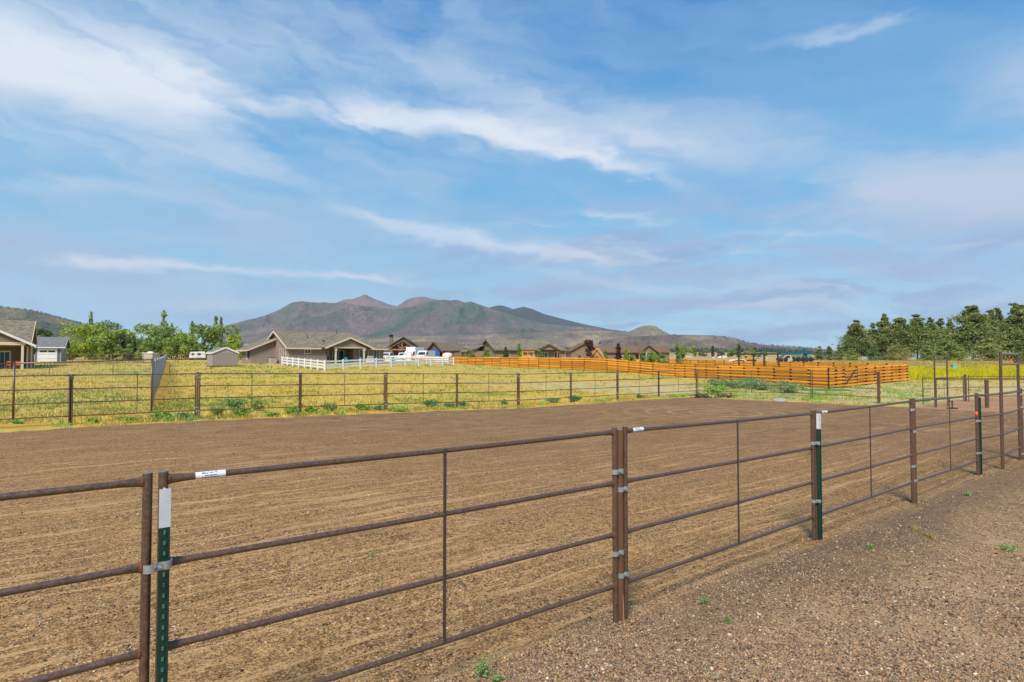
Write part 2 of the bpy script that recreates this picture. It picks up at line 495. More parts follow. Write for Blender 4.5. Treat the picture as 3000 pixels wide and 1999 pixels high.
MT['wooddoor'] = mat('honey wood door', S(170, 112, 52), 0.6, var=0.15, stretch=(8, 8, 1))
MT['white'] = mat('white paint', (0.78, 0.78, 0.78, 1), 0.35, var=0.03)
MT['rubber'] = mat('tyre rubber', (0.02, 0.02, 0.02, 1), 0.8)
MT['teal'] = mat('teal paint', S(20, 150, 165), 0.5, var=0.08)
MT['tealdark'] = mat('dark teal paint', S(24, 92, 104), 0.5, var=0.2)
MT['yellow'] = mat('yellow paint', S(184, 150, 76), 0.5, var=0.1)
MT['orange'] = mat('orange paint', S(214, 98, 30), 0.5, var=0.1)
MT['tan'] = mat('tan paint', S(186, 170, 146), 0.5, var=0.1)
MT['redbrown'] = mat('red brown paint', S(138, 70, 50), 0.6, var=0.1)
MT['silverblue'] = mat('silver blue paint', S(120, 142, 170), 0.35, 0.2)
MT['concrete'] = mat('concrete', S(150, 142, 134), 0.9, var=0.12, vscale=4)
MT['greenmat'] = mat('green turf mat', S(58, 136, 52), 0.95, var=0.15, vscale=30)
MT['mint'] = mat('mint green paint', S(120, 190, 164), 0.6)
MT['bark'] = mat('bark', S(96, 76, 62), 0.95, var=0.3, vscale=4, bump=0.5)
MT['pinebark'] = mat('pine bark', S(104, 74, 58), 0.95, var=0.35, vscale=3, bump=0.5)
MT['twig'] = mat('dry dark twig', S(64, 52, 46), 0.9, var=0.35, vscale=6)
MT['rope'] = mat('yellow orange rope', S(216, 160, 52), 0.8, var=0.25, vscale=1.5, col2=S(220, 108, 50))
MT['leaf'] = mat_tint('leaves', 0.65, 0.25, var=0.28, vscale=0.7, trans=0.38)
MT['needle'] = mat_tint('pine needles', 0.75, 0.2, var=0.28, vscale=0.5, trans=0.3)
MT['blade'] = mat_tint('grass blades', 0.8, 0.15, var=0.2, vscale=0.35, trans=0.3)
MT['pebble'] = mat_tint('pebbles', 0.85, 0.2, var=0.15, vscale=20)
MT['forest'] = mat_tint('far forest', 0.9, 0.1, var=0.25, vscale=0.01)

# ------------------------------------------------------------------ terrain height
FT = Vector((0.783, 0.622)).normalized()     # direction of the near fence
PB = Vector((0.95, 5.25))                    # the triple post
GT = Vector((2.94, 2.2)).normalized()        # direction of the far fence
PC = Vector((0.37, 30.45))
XB = [-400, -20, -14, -11, -5.4, .4, 6, 12, 20, 400]
ZB = [.3, .16, .13, .11, .015, -.14, -.13, -.12, -.12, -.1]
YL = ([0, 25, 50, 72, 90, 160, 400, 1000, 3000, 5000, 9000], [0, 0, .28, .65, 1.3, 1.9, 4.0, 11, 36, 55, 60])
YC_ = ([0, 40, 60, 80, 110, 125, 400, 1000, 3000, 5000, 9000], [0, 0, .3, .75, 1.2, 1.55, 4.0, 11, 36, 55, 60])
YR = ([0, 40, 45, 56, 68, 90, 125, 190, 400, 1000, 3000, 5000, 9000], [0, 0, .12, .3, .40, .7, 1.3, 1.85, 2.2, 2.0, 2, 2, 2])


def sstep(x, a, b):
    t = np.clip((x - a) / (b - a), 0, 1); return t * t * (3 - 2 * t)


def gz(x, y):
    x = np.asarray(x, dtype=float); y = np.asarray(y, dtype=float)
    z = np.interp(x, XB, ZB) * sstep(y, 8, 21)
    l = np.interp(y, *YL); c = np.interp(y, *YC_); r = np.interp(y, *YR)
    w1 = sstep(x / np.maximum(1, y / 80.0), -25, 0); w2 = sstep(x / np.maximum(1, y / 60.0), 4, 26)
    far = sstep(y, 150, 600)
    w2 = w2 * (1 - far) + far * sstep(x / np.maximum(y, 1), .42, .62)
    z = z + (l * (1 - w1) + c * w1) * (1 - w2) + r * w2
    # the ground falls away slowly along the near fence, with a low bank of soil on its outer side
    dn = (x - PB.x) * FT.y - (y - PB.y) * FT.x
    al = (x - PB.x) * FT.x + (y - PB.y) * FT.y
    z = z - 0.10 * sstep(al, 0, 8) * (1 - sstep(y, 8, 21))
    z = z + 0.075 * np.exp(-((dn - .42) / .33) ** 2) * sstep(al, 0.2, 2.5) * (1 - sstep(al, 13, 18))
    near = 1 - sstep(np.hypot(x, y), 12, 40)
    z = z + near * 0.016 * (np.sin(x * 2.3 + 1.3 * np.sin(y * 1.1)) * np.sin(y * 2.9 + x * .7) + .6 * np.sin(x * 5.1 - y * 4.3))
    return z


def g(x, y): return float(gz(x, y))


def ground_at(u, v, y0=2.0, y1=400.0):
    """where the line of sight to a point of the frame meets the ground"""
    a, b = slopes(u, v)
    Y = np.geomspace(y0, y1, 600)
    d = H + b * Y - gz(a * Y, Y)
    i = int(np.argmax(d < 0))
    if d[i] >= 0: i = len(Y) - 1
    return (a * Y[i], Y[i], g(a * Y[i], Y[i]))


def xat(u, Y, v=830): return slopes(u, v)[0] * Y

# ------------------------------------------------------------------ ground
def mat_ground():
    m = bpy.data.materials.new('earth and field'); m.use_nodes = True
    t = m.node_tree; B = NB(t); p = t.nodes['Principled BSDF']
    pos = B.n('ShaderNodeNewGeometry').outputs['Position']
    x, y, z = B.sep(pos)
    flat = B.xyz(x, y, 0.0)
    M = B.m
    def lin(a, b, c): return M('MULTIPLY_ADD', x, a, M('MULTIPLY_ADD', y, b, c))
    nlo = B.noise(flat, 0.22, 4, 0.6); nmid = B.noise(flat, 1.1, 6, 0.65); nhi = B.noise(flat, 9.0, 6, 0.7); nfine = B.noise(flat, 60.0, 3, 0.7)
    wob = M('MULTIPLY_ADD', M('SUBTRACT', nmid, 0.5), 1.1, M('MULTIPLY', M('SUBTRACT', nlo, 0.5), 0.9))
    dn = lin(FT.y, -FT.x, -(PB.x * FT.y - PB.y * FT.x))
    df = lin(-GT.y, GT.x, -(-PC.x * GT.y + PC.y * GT.x))
    de = lin(.683, .731, -(12.1 * .683 + 39.2 * .731))
    al = lin(FT.x, FT.y, -(PB.x * FT.x + PB.y * FT.y))
    # loose earth of the arena, raked along its length
    vo = B.n('ShaderNodeTexVoronoi'); vo.inputs['Scale'].default_value = 42; t.links.new(flat, vo.inputs['Vector'])
    vc = B.sep(vo.outputs['Color'])
    vo2 = B.n('ShaderNodeTexVoronoi'); vo2.inputs['Scale'].default_value = 120; t.links.new(flat, vo2.inputs['Vector'])
    vc2 = B.sep(vo2.outputs['Color'])
    soil = B.ramp(M('MULTIPLY_ADD', nhi, 0.7, M('MULTIPLY', nmid, 0.3)), [(0.36, S(140, 110, 78)), (0.52, S(178, 142, 98)), (0.66, S(208, 170, 122))])
    cind = B.ramp(vc[0], [(0.0, S(58, 46, 42)), (0.5, S(104, 84, 72)), (0.8, S(160, 128, 96)), (1.0, S(206, 182, 150))])
    rk = B.noise(B.xyz(M('MULTIPLY', al, 0.10), M('MULTIPLY', dn, 3.4), 2.0), 1.0, 3, 0.5)
    rk2 = B.noise(B.xyz(M('MULTIPLY', al, 0.5), M('MULTIPLY', dn, 9.0), 5.0), 1.0, 4, 0.65)
    rx, ry, _ = ground_at(1640, 948)
    rr = M('SQRT', M('ADD', M('POWER', M('SUBTRACT', x, rx), 2.0), M('POWER', M('SUBTRACT', y, ry), 2.0)))
    ring = M('MULTIPLY', B.ss(M('SINE', M('MULTIPLY_ADD', nmid, 3.0, M('MULTIPLY', rr, 6.5))), 0.55, 1.0), B.ss(rr, 1.5, 6.5, 1.0, 0.0))
    cf = M('MULTIPLY', B.ss(vc[1], 0.25, 0.9), B.ss(M('ADD', M('MULTIPLY', nmid, 0.55), M('MULTIPLY', rk2, 0.55)), 0.42, 0.66), clamp=True)
    arena = B.mix(M('MULTIPLY', cf, 0.9), soil, cind)
    far_arena = B.ss(y, 5, 24)
    gran = B.noise(B.xyz(x, M('MULTIPLY', y, 0.55), 3.0), 16, 4, 0.75)
    farcol = B.ramp(M('MULTIPLY_ADD', gran, 0.7, M('MULTIPLY', nmid, 0.3)), [(0.38, S(82, 64, 53)), (0.5, S(126, 99, 77)), (0.6, S(172, 138, 104))])
    arena = B.mix(M('MULTIPLY', far_arena, 0.72), arena, farcol)
    arena = B.mix(M('MULTIPLY', B.ss(gran, 0.50, 0.64), M('MULTIPLY', B.ss(nmid, 0.4, 0.6), 0.55)), arena, S(82, 66, 58))
    vo3 = B.n('ShaderNodeTexVoronoi'); vo3.inputs['Scale'].default_value = 75; t.links.new(flat, vo3.inputs['Vector'])
    grain = B.ramp(B.sep(vo3.outputs['Color'])[0], [(0.0, (.30, .28, .27, 1)), (0.30, (.62, .60, .59, 1)), (0.55, (1.0, 1.0, 1.0, 1)), (0.86, (1.22, 1.22, 1.2, 1)), (1.0, (1.6, 1.6, 1.6, 1))])
    arena = B.mix(B.ss(y, 26, 12, .35, .95), arena, B.mix(1.0, arena, grain, 'MULTIPLY'))
    scr = B.noise(B.xyz(M('MULTIPLY', al, 0.9), M('MULTIPLY', dn, 2.2), 11.0), 1.0, 5, 0.6)
    arena = B.mix(M('MULTIPLY', M('MULTIPLY', B.ss(scr, 0.56, 0.66), B.ss(nhi, 0.36, 0.52)), B.ss(y, 5, 13, 0.5, 0.2)), arena, S(204, 164, 114))
    arena = B.mix(M('MULTIPLY', B.ss(scr, 0.44, 0.34), B.ss(y, 22, 10, 0.25, 0.45)), arena, B.mix(1.0, arena, (.66, .64, .63, 1), 'MULTIPLY'))
    line = M('MULTIPLY', B.ss(M('ABSOLUTE', M('SUBTRACT', rk, 0.5)), 0.0, 0.030, 1.0, 0.0), B.ss(nmid, 0.36, 0.50))
    arena = B.mix(M('MULTIPLY', M('MAXIMUM', M('MULTIPLY', line, B.ss(y, 6, 18, 0.85, 0.4)), M('MULTIPLY', ring, 0.45)), 0.8), arena, S(206, 170, 124))
    arena = B.mix(1.0, arena, (.96, .90, .80, 1), 'MULTIPLY')
    # gravel on the outer side of the near fence
    grav = B.ramp(vc2[0], [(0.0, S(94, 78, 64)), (0.35, S(154, 130, 104)), (0.75, S(192, 166, 132)), (1.0, S(214, 194, 164))])
    gs = B.ramp(nhi, [(0.35, S(134, 110, 84)), (0.65, S(190, 160, 122))])
    grav = B.mix(B.ss(M('ADD', nmid, M('MULTIPLY', vc[2], 0.2)), 0.35, 0.62), grav, gs)
    grav = B.mix(0.9, grav, B.mix(1.0, grav, grain, 'MULTIPLY'))
    gp = B.noise(flat, 0.9, 5, 0.62)
    grav = B.mix(M('MULTIPLY', B.ss(gp, 0.52, 0.64), 0.55), grav, S(188, 160, 126))
    grav = B.mix(M('MULTIPLY', B.ss(gp, 0.44, 0.34), 0.5), grav, B.mix(1.0, grav, (.62, .58, .56, 1), 'MULTIPLY'))
    bank = M('MULTIPLY', B.ss(M('ADD', dn, wob), -0.5, 0.1), B.ss(M('ADD', dn, wob), 0.45, 1.15, 1.0, 0.0))
    bank = M('MULTIPLY', bank, B.ss(al, -2.0, 2.5))
    cinder = B.ramp(vc2[1], [(0.0, S(58, 48, 46)), (0.6, S(96, 80, 72)), (1.0, S(146, 126, 108))])
    grav = B.mix(M('MULTIPLY', bank, 0.62), grav, cinder)
    grav = B.mix(1.0, grav, (.92, .86, .78, 1), 'MULTIPLY')
    # sandy earth by the gates, and the rough field
    sand = B.ramp(M('ADD', M('MULTIPLY', nmid, 0.6), M('MULTIPLY', nhi, 0.4)), [(0.36, S(142, 106, 80)), (0.64, S(188, 146, 106))])
    patch = M('ADD', M('MULTIPLY', nlo, 0.5), M('MULTIPLY', nmid, 0.5))
    field = B.ramp(patch, [(0.36, S(146, 146, 66)), (0.46, S(190, 164, 74)), (0.55, S(202, 170, 88)), (0.66, S(160, 126, 86))])
    field = B.mix(M('MULTIPLY', B.ss(nhi, 0.52, 0.75), 0.5), field, S(136, 110, 84))
    rough_end = B.ramp(patch, [(0.38, S(142, 148, 78)), (0.5, S(196, 174, 122)), (0.62, S(176, 142, 104))])
    kend = B.ss(de, -3.0, 0.5)
    field = B.mix(M('MULTIPLY', kend, B.ss(y, 60, 48)), field, rough_end)
    straw = B.ramp(patch, [(0.4, S(190, 160, 96)), (0.6, S(176, 140, 100))])
    field = B.mix(M('MULTIPLY', B.ss(y, 84, 120), B.ss(x, 20, 45)), field, straw)
    yard = M('MULTIPLY', B.ss(y, 70, 84), 0.6)
    field = B.mix(M('MULTIPLY', yard, B.ss(nmid, 0.45, 0.6)), field, S(190, 160, 108))
    hills = B.ramp(B.noise(flat, 0.004, 6, 0.6), [(0.35, S(112, 120, 84)), (0.6, S(172, 156, 112))])
    field = B.mix(B.ss(y, 300, 900), field, hills)
    k_in = M('MULTIPLY', M('MULTIPLY', B.ss(M('ADD', df, wob), -1.25, -0.75, 1.0, 0.0), B.ss(M('ADD', de, wob), -2.6, -1.8, 1.0, 0.0)) , B.ss(dn, 2.0, 3.0, 1.0, 0.0))
    k_gr = M('MULTIPLY', B.ss(M('ADD', dn, wob), -0.45, 0.25), B.ss(M('ADD', y, wob), 22, 34, 1.0, 0.0))
    k_sand = M('MULTIPLY', M('MULTIPLY', B.ss(M('ADD', dn, wob), -8.2, -6.8), B.ss(M('ADD', de, wob), -2.6, -1.8)), B.ss(M('MULTIPLY_ADD', wob, 3.0, y), 34, 46, 1.0, 0.0))
    col = B.mix(k_sand, field, sand)
    col = B.mix(k_in, col, arena)
    col = B.mix(M('MULTIPLY', k_gr, B.ss(al, 8, 15, 1.0, 0.35)), col, grav)
    t.links.new(col, p.inputs['Base Color'])
    p.inputs['Roughness'].default_value = 0.95; p.inputs['Specular IOR Level'].default_value = 0.1
    hgt = M('MULTIPLY_ADD', nhi, 0.5, M('MULTIPLY_ADD', nfine, 0.22, M('MULTIPLY', M('SUBTRACT', 1.0, vo.outputs['Distance']), 0.10)))
    hgt = M('MULTIPLY_ADD', scr, 0.9, M('MULTIPLY_ADD', rk2, 0.8, hgt))
    bn = B.n('ShaderNodeBump'); bn.inputs['Strength'].default_value = 0.6; bn.inputs['Distance'].default_value = 0.05
    t.links.new(hgt, bn.inputs['Height']); t.links.new(bn.outputs[0], p.inputs['Normal'])
    return m


MG = mat_ground()


def build_ground():
    rings = np.concatenate([[0.0], np.geomspace(0.6, 9000, 330)])
    front = np.linspace(R(-62), R(62), 300)
    back = np.linspace(R(62), R(298), 60)[1:-1]
    ang = np.concatenate([front, back]); na = len(ang); nr = len(rings)
    A, Q = np.meshgrid(ang, rings)
    X = Q * np.sin(A); Y = Q * np.cos(A)
    Z = gz(X, np.maximum(Y, 0.0))
    V = np.stack([X.ravel(), Y.ravel(), Z.ravel()], 1)
    i, j = np.meshgrid(np.arange(nr - 1), np.arange(na), indexing='ij')
    j2 = (j + 1) % na
    Fc = np.stack([i * na + j, i * na + j2, (i + 1) * na + j2, (i + 1) * na + j], -1).reshape(-1, 4)
    c = V[Fc].mean(1)
    dn = (c[:, 0] - PB.x) * FT.y - (c[:, 1] - PB.y) * FT.x
    df = -(c[:, 0] - PC.x) * GT.y + (c[:, 1] - PC.y) * GT.x
    de = (c[:, 0] - 12.1) * .683 + (c[:, 1] - 39.2) * .731
    inn = (df < -1.0) & (de < -2.2) & (dn < 0)
    out = (dn >= 0) & (c[:, 1] < 32)
    rest = ~(inn | out)
    for name, sel in (('arena_ground', inn), ('gravel_yard', out), ('field', rest)):
        f = Fc[sel]; used = np.unique(f); mp = np.full(len(V), -1); mp[used] = np.arange(len(used))
        o = link(name, big_mesh(name, V[used], mp[f], MG, smooth=True))
        tag(o, kind='structure')


build_ground()


# ------------------------------------------------------------------ mountains
def mat_hill(name, stops, scale, dots=0.0, dotscale=0.02, dotcol=(0.03, 0.045, 0.035, 1), stretch=1.0):
    m = bpy.data.materials.new(name); m.use_nodes = True
    t = m.node_tree; B = NB(t); p = t.nodes['Principled BSDF']
    pos = B.n('ShaderNodeNewGeometry').outputs['Position']
    x, y, z = B.sep(pos)
    v = B.xyz(x, B.m('MULTIPLY', y, 0.35 * stretch), B.m('MULTIPLY', z, 1.5))
    a = B.noise(v, scale, 6, 0.6, 0.5); b = B.noise(v, scale * 6, 6, 0.65)
    c = B.ramp(B.m('MULTIPLY_ADD', a, 0.7, B.m('MULTIPLY', b, 0.3)), stops)
    fine = B.ss(B.noise(v, scale * 28, 4, 0.7), 0.3, 0.7, 0.74, 1.26)
    c = B.mix(1.0, c, B.xyz(fine, fine, fine), 'MULTIPLY')
    if dots:
        vo = B.n('ShaderNodeTexVoronoi'); vo.inputs['Scale'].default_value = dotscale; t.links.new(B.xyz(x, B.m('MULTIPLY', y, 0.5), z), vo.inputs['Vector'])
        k = B.m('MULTIPLY', B.ss(vo.outputs['Distance'], 0.18, 0.42, 1.0, 0.0), B.ss(B.noise(v, scale * 2.5, 5, 0.6), 0.42, 0.58))
        c = B.mix(B.m('MULTIPLY', k, dots), c, dotcol)
    t.links.new(c, p.inputs['Base Color'])
    p.inputs['Roughness'].default_value = 1.0; p.inputs['Specular IOR Level'].default_value = 0.0
    bn = B.n('ShaderNodeBump'); bn.inputs['Strength'].default_value = 0.9; bn.inputs['Distance'].default_value = 45.0
    t.links.new(b, bn.inputs['Height']); t.links.new(bn.outputs[0], p.inputs['Normal'])
    return m


def build_mountain(name, sky_pts, Yc, Yb, vbase, material, label, seed, spur=0.3, scale=900.0, ext=0.0, nu=260, ntt=70, cut=1.25, rough=0.012):
    """a range as real terrain: its crest at distance Yc, its foot at Yb, spurs and gullies running down between"""
    us = np.array([p[0] for p in sky_pts], float); vs = np.array([p[1] for p in sky_pts], float)
    uu = np.linspace(us[0] - ext, us[-1] + ext, nu)
    vv = np.interp(uu, us, vs)
    verts = np.zeros((ntt + 1, nu, 3))
    for i, u in enumerate(uu):
        k, sl = slopes(u, vv[i]); zc = H + sl * Yc
        zb = H + slopes(u, vbase)[1] * Yb
        hh = max(zc - zb, 1.0)
        for j in range(ntt + 1):
            t = j / ntt
            Y = Yc + (Yb - Yc) * t
            X_ = k * Y
            wx = X_ / scale + 0.5 * mnoise.noise(Vector((X_ / scale * .7, Y / scale * .5, seed)))
            wy = Y / scale * 0.5 + 0.5 * mnoise.noise(Vector((X_ / scale * .7, Y / scale * .5, seed + 31)))
            rd = 0.0; am = 1.0; fr = 1.0; pv_ = 1.0
            for _o in range(5):
                q = 1 - abs(mnoise.noise(Vector((wx * fr, wy * fr, seed + 7.1 * _o)))) * 1.6
                q = max(0.0, q) ** 2 * pv_; rd += q * am; pv_ = min(1.0, q * 1.4); am *= .5; fr *= 2.1
            amp = min(1.0, t * 5) * (1 - t) * 1.5
            z = zb + hh * ((1 - t) ** cut) + hh * spur * amp * (rd - 0.62)
            z += hh * rough * mnoise.noise(Vector((u * 0.16, t * 30, seed))) * (1.0 if t > 0 else 0.5)
            zmax = H + (sl - 0.0006 * min(1, t * 8)) * Y
            verts[j, i] = (k * Y, Y, min(z, zmax) if t > 0.02 else z)
    back = verts[0].copy(); back[:, 1] += (Yc - Yb) * 0.5; back[:, 2] = H + (back[:, 2] - H) * 0.3
    V = np.concatenate([back[None], verts]).reshape(-1, 3)
    n = ntt + 2
    i, j = np.meshgrid(np.arange(n - 1), np.arange(nu - 1), indexing='ij')
    Fc = np.stack([(i + 1) * nu + j, (i + 1) * nu + j + 1, i * nu + j + 1, i * nu + j], -1).reshape(-1, 4)
    o = link(name, big_mesh(name, V, Fc, material, smooth=True))
    return tag(o, kind='structure')


HM1 = mat_hill('massif slopes', [(0.40, S(62, 82, 58)), (0.47, S(88, 94, 72)), (0.53, S(106, 90, 84)), (0.64, S(134, 114, 100))], 0.0016, 0.55, 0.018)
HM2 = mat_hill('bare peaks', [(0.35, S(100, 84, 80)), (0.6, S(132, 108, 98))], 0.002)
HM3 = mat_hill('wooded back slope', [(0.35, S(44, 52, 52)), (0.65, S(62, 66, 64))], 0.002)
HM4 = mat_hill('burnt lower slopes', [(0.38, S(96, 88, 80)), (0.5, S(128, 112, 94)), (0.62, S(168, 148, 112))], 0.002, 0.7, 0.03)
HM5 = mat_hill('mesa slopes', [(0.38, S(92, 82, 74)), (0.52, S(128, 110, 92)), (0.66, S(160, 140, 110))], 0.004, 0.85, 0.035)
HM6 = mat_hill('left hill slopes', [(0.38, S(84, 88, 70)), (0.52, S(112, 106, 80)), (0.66, S(142, 126, 92))], 0.003, 0.9, 0.035)
build_mountain('mountain', [(700, 730), (775, 695), (790, 689), (812, 687), (840, 677), (862, 688), (885, 697), (902, 702), (912, 704), (925, 696), (940, 687), (955, 683), (978, 682), (992, 687), (1012, 690), (1030, 695)],
               10500, 8300, 770, HM2, '', 2.0, 0.22, 900, nu=200)
build_mountain('mountain', [(1090, 730), (1118, 709), (1140, 703), (1152, 702), (1166, 706), (1180, 711), (1190, 708), (1203, 705), (1222, 710), (1250, 722), (1300, 735), (1340, 745), (1400, 757), (1470, 768)],
               10300, 8000, 778, HM3, '', 3.0, 0.12, 900, nu=160)
build_mountain('mountain', [(470, 765), (524, 748), (545, 742), (570, 735), (600, 729), (640, 713), (668, 700), (690, 694), (712, 695), (745, 696), (790, 697), (840, 704), (880, 708), (905, 711), (940, 706), (985, 694), (1020, 689), (1036, 691), (1050, 689), (1068, 696), (1082, 693), (1098, 699), (1120, 706), (1150, 716), (1180, 727), (1215, 736), (1250, 743), (1300, 748), (1370, 754), (1420, 762), (1480, 768)],
               9200, 6000, 788, HM1, '', 1.0, 0.42, 1150, nu=420, ntt=90, cut=1.15)
build_mountain('foothills', [(560, 790), (700, 781), (850, 776), (1000, 772), (1150, 768), (1300, 762), (1400, 760), (1450, 765), (1500, 769), (1560, 774), (1640, 780), (1720, 793), (1800, 800)],
               5900, 4200, 800, HM4, '', 6.0, 0.15, 700, nu=300, ntt=50)
build_mountain('cinder_cone', [(1425, 772), (1445, 763), (1460, 756), (1475, 750), (1488, 748), (1503, 748.5), (1520, 758), (1540, 769), (1560, 776)],
               5700, 5350, 778, HM4, '', 8.0, 0.10, 200, nu=90, ntt=40, cut=1.0)
build_mountain('mesa', [(1380, 782), (1450, 774), (1530, 770), (1600, 770.5), (1650, 773), (1690, 779), (1715, 787), (1745, 792), (1800, 797), (1850, 799), (1900, 803), (1945, 810)],
               4600, 3500, 812, HM5, '', 9.0, 0.28, 320, nu=260, ntt=60, cut=0.9)
build_mountain('left_hill', [(-420, 690), (-200, 696), (-60, 702), (0, 706), (40, 709), (75, 715), (110, 723), (150, 733), (187, 744), (230, 757), (300, 775), (380, 792)],
               3600, 2300, 806, HM6, '', 12.0, 0.22, 420, nu=240, ntt=60)


# ------------------------------------------------------------------ far forest: thousands of small conifers on the foothills
def cones(P, hts, wid, cols):
    n = len(P); a = RNG.uniform(0, 6.28, n)
    V = np.zeros((n, 6, 3)); Fc = []
    for k in range(5):
        t = a + k * 2 * math.pi / 5
        rj = wid * RNG.uniform(.7, 1.2, n)
        V[:, k, 0] = P[:, 0] + np.cos(t) * rj; V[:, k, 1] = P[:, 1] + np.sin(t) * rj; V[:, k, 2] = P[:, 2] + hts * RNG.uniform(0.0, 0.15, n)
    V[:, 5] = P; V[:, 5, 2] += hts
    b = (np.arange(n) * 6)[:, None]
    Fc = np.concatenate([np.stack([b[:, 0] + k, b[:, 0] + (k + 1) % 5, b[:, 0] + 5], 1) for k in range(5)])
    C = np.repeat(cols, 6, axis=0)
    return V.reshape(-1, 3), Fc, C


def crest_points(pts, Yc, n, jit):
    us = np.array([p[0] for p in pts]); vs = np.array([p[1] for p in pts])
    u = RNG.uniform(us[0], us[-1], n); v = np.interp(u, us, vs)
    out = []
    for a, b in zip(u, v):
        x, y, z = at(a, b, Yc); out.append((x, y, z - RNG.uniform(1, jit)))
    return np.array(out)


def forest():
    Ps = []
    # belt on the plain between the houses and the foothills
    n = 5200
    u = RNG.uniform(-60, 1960, n); Y = RNG.uniform(1500, 3400, n)
    keep = RNG.random(n) < np.interp(u, [-60, 300, 560, 780, 1000, 1250, 1500, 1800, 1960], [.9, .9, .9, .7, .6, .5, .8, 1, .8])
    u = u[keep]; Y = Y[keep]
    x = np.array([xat(a, b, 800) for a, b in zip(u, Y)])
    Ps.append(np.stack([x, Y, gz(x, Y) - 1], 1))
    P = np.concatenate(Ps)
    hts = RNG.uniform(9, 17, len(P)); 
    Pc = [crest_points([(-60, 702), (0, 706), (75, 715), (187, 744), (230, 757)], 3590, 260, 6),
          crest_points([(1530, 770), (1650, 773), (1690, 779), (1715, 787), (1745, 792), (1850, 799), (1940, 809)], 4590, 300, 5),
          crest_points([(1250, 744), (1370, 755), (1450, 765)], 9150, 90, 6),
          crest_points([(530, 747), (600, 730), (700, 696)], 9150, 60, 8)]
    hc = np.concatenate([RNG.uniform(10, 17, 260), RNG.uniform(9, 16, 300), RNG.uniform(20, 34, 90), RNG.uniform(18, 28, 60)])
    P = np.concatenate([P] + Pc); hts = np.concatenate([hts, hc])
    cols = np.stack([RNG.uniform(.018, .04, len(P)), RNG.uniform(.035, .06, len(P)), RNG.uniform(.025, .04, len(P))], 1)
    V, Fc, C = cones(P, hts, hts * RNG.uniform(.16, .26, len(P)), cols)
    o = link('far_forest', big_mesh('far_forest', V, Fc, MT['forest'], C))
    tag(o, 'belt of far dark conifers at the foot of the mountains', 'forest', kind='stuff')


forest()

# ------------------------------------------------------------------ haze: one box of thin air round everything
hz = MB().bx(-15000, 15000, -2500, 13500, -60, 1500).build('haze', None)
hm = bpy.data.materials.new('haze air'); hm.use_nodes = True
hm.node_tree.nodes.clear()
pv = hm.node_tree.nodes.new('ShaderNodeVolumePrincipled')
pv.inputs['Color'].default_value = (0.80, 0.88, 1.0, 1)
pv.inputs['Density'].default_value = 4.4e-5
pv.inputs['Anisotropy'].default_value = 0.1
mo = hm.node_tree.nodes.new('ShaderNodeOutputMaterial')
hm.node_tree.links.new(pv.outputs[0], mo.inputs['Volume'])
hz.data.materials.append(hm)
tag(hz, kind='stuff')

# ------------------------------------------------------------------ pipe panels
s44 = 0.44
RAILS = (1.64, 1.20, 0.76, 0.32)


def rail_mesh(p, q, r, worn=False, flare=True, n=10):
    p = Vector(p); q = Vector(q); L = (q - p).length
    if flare and L > 0.6:
        ts = [0, .03, .09, .15]; rh = [.66, .72, .92, 1.0]; rv = [1.5, 1.36, 1.1, 1.0]
        tt = [x / L for x in ts] + [0.5] + [1 - x / L for x in ts[::-1]]
        rr = [r * k for k in rh] + [r] + [r * k for k in rh[::-1]]
        rz = [r * k for k in rv] + [r] + [r * k for k in rv[::-1]]
        pts = [p.lerp(q, t) for t in tt]
        pts[4] = pts[4] - Vector((0, 0, 0.004))
        return MB().tube(pts, rr, n, True, rz)
    return MB().tube([p, q], r, n)


def panel(xy0, xy1, z0, z1, label, group, near=True, stay=True, sticker=None, rails=RAILS, top=1.68, base=-0.03, seg=12):
    """one welded pipe panel: two uprights, four rails, a flat bar in the middle"""
    d = Vector((xy1[0] - xy0[0], xy1[1] - xy0[1], 0)); L = d.length; u = d / L
    root = thing('pipe_panel', label, 'fence panel', (xy0[0], xy0[1], z0), 0, group)
    dz = z1 - z0
    mu = MT['pipe']; mr = MT['pipe']
    ru, rr = 0.0235, 0.0182
    for k, (px_, pz) in enumerate(((0, 0), (L, dz))):
        b = MB().tube([u * px_ + Vector((0, 0, pz + base)), u * px_ + Vector((0, 0, pz + top))], ru, seg)
        o = smooth_by_angle(b.build('upright', mu, root))
        if near: MB().tube([u * px_ + Vector((0, 0, pz + top)), u * px_ + Vector((0, 0, pz + top + .004))], ru * .97, seg).build('end_cap', MT['cap'], o)
    for h in rails:
        p = u * (ru * .8) + Vector((0, 0, h)); q = u * (L - ru * .8) + Vector((0, 0, h + dz))
        o = smooth_by_angle(rail_mesh(p, q, rr, n=seg).build('rail', mr, root), 60)
        if near:
            for e, w in ((p, 1), (q, -1)):
                MB().tube([e + u * (w * .0015), e + u * (w * .014)], [.0200, .0165], 10, True, [.030, .0275]).build('weld', MT['weld'], o)
    if stay:
        c = u * (L * .5) + Vector((0, 0, dz * .5))
        sd_ = Vector((u.y, -u.x, 0)) * .018
        MB().beam(c + sd_ + Vector((0, 0, rails[-1] - .01)), c + sd_ + Vector((0, 0, rails[0] + .01)), .010, .021, up=u).build('stay', MT['stay'], root)
    if sticker:
        pos, ln = sticker
        make_sticker(root, u, pos, ln, rails[0] + dz * pos / L, rr)
    return root


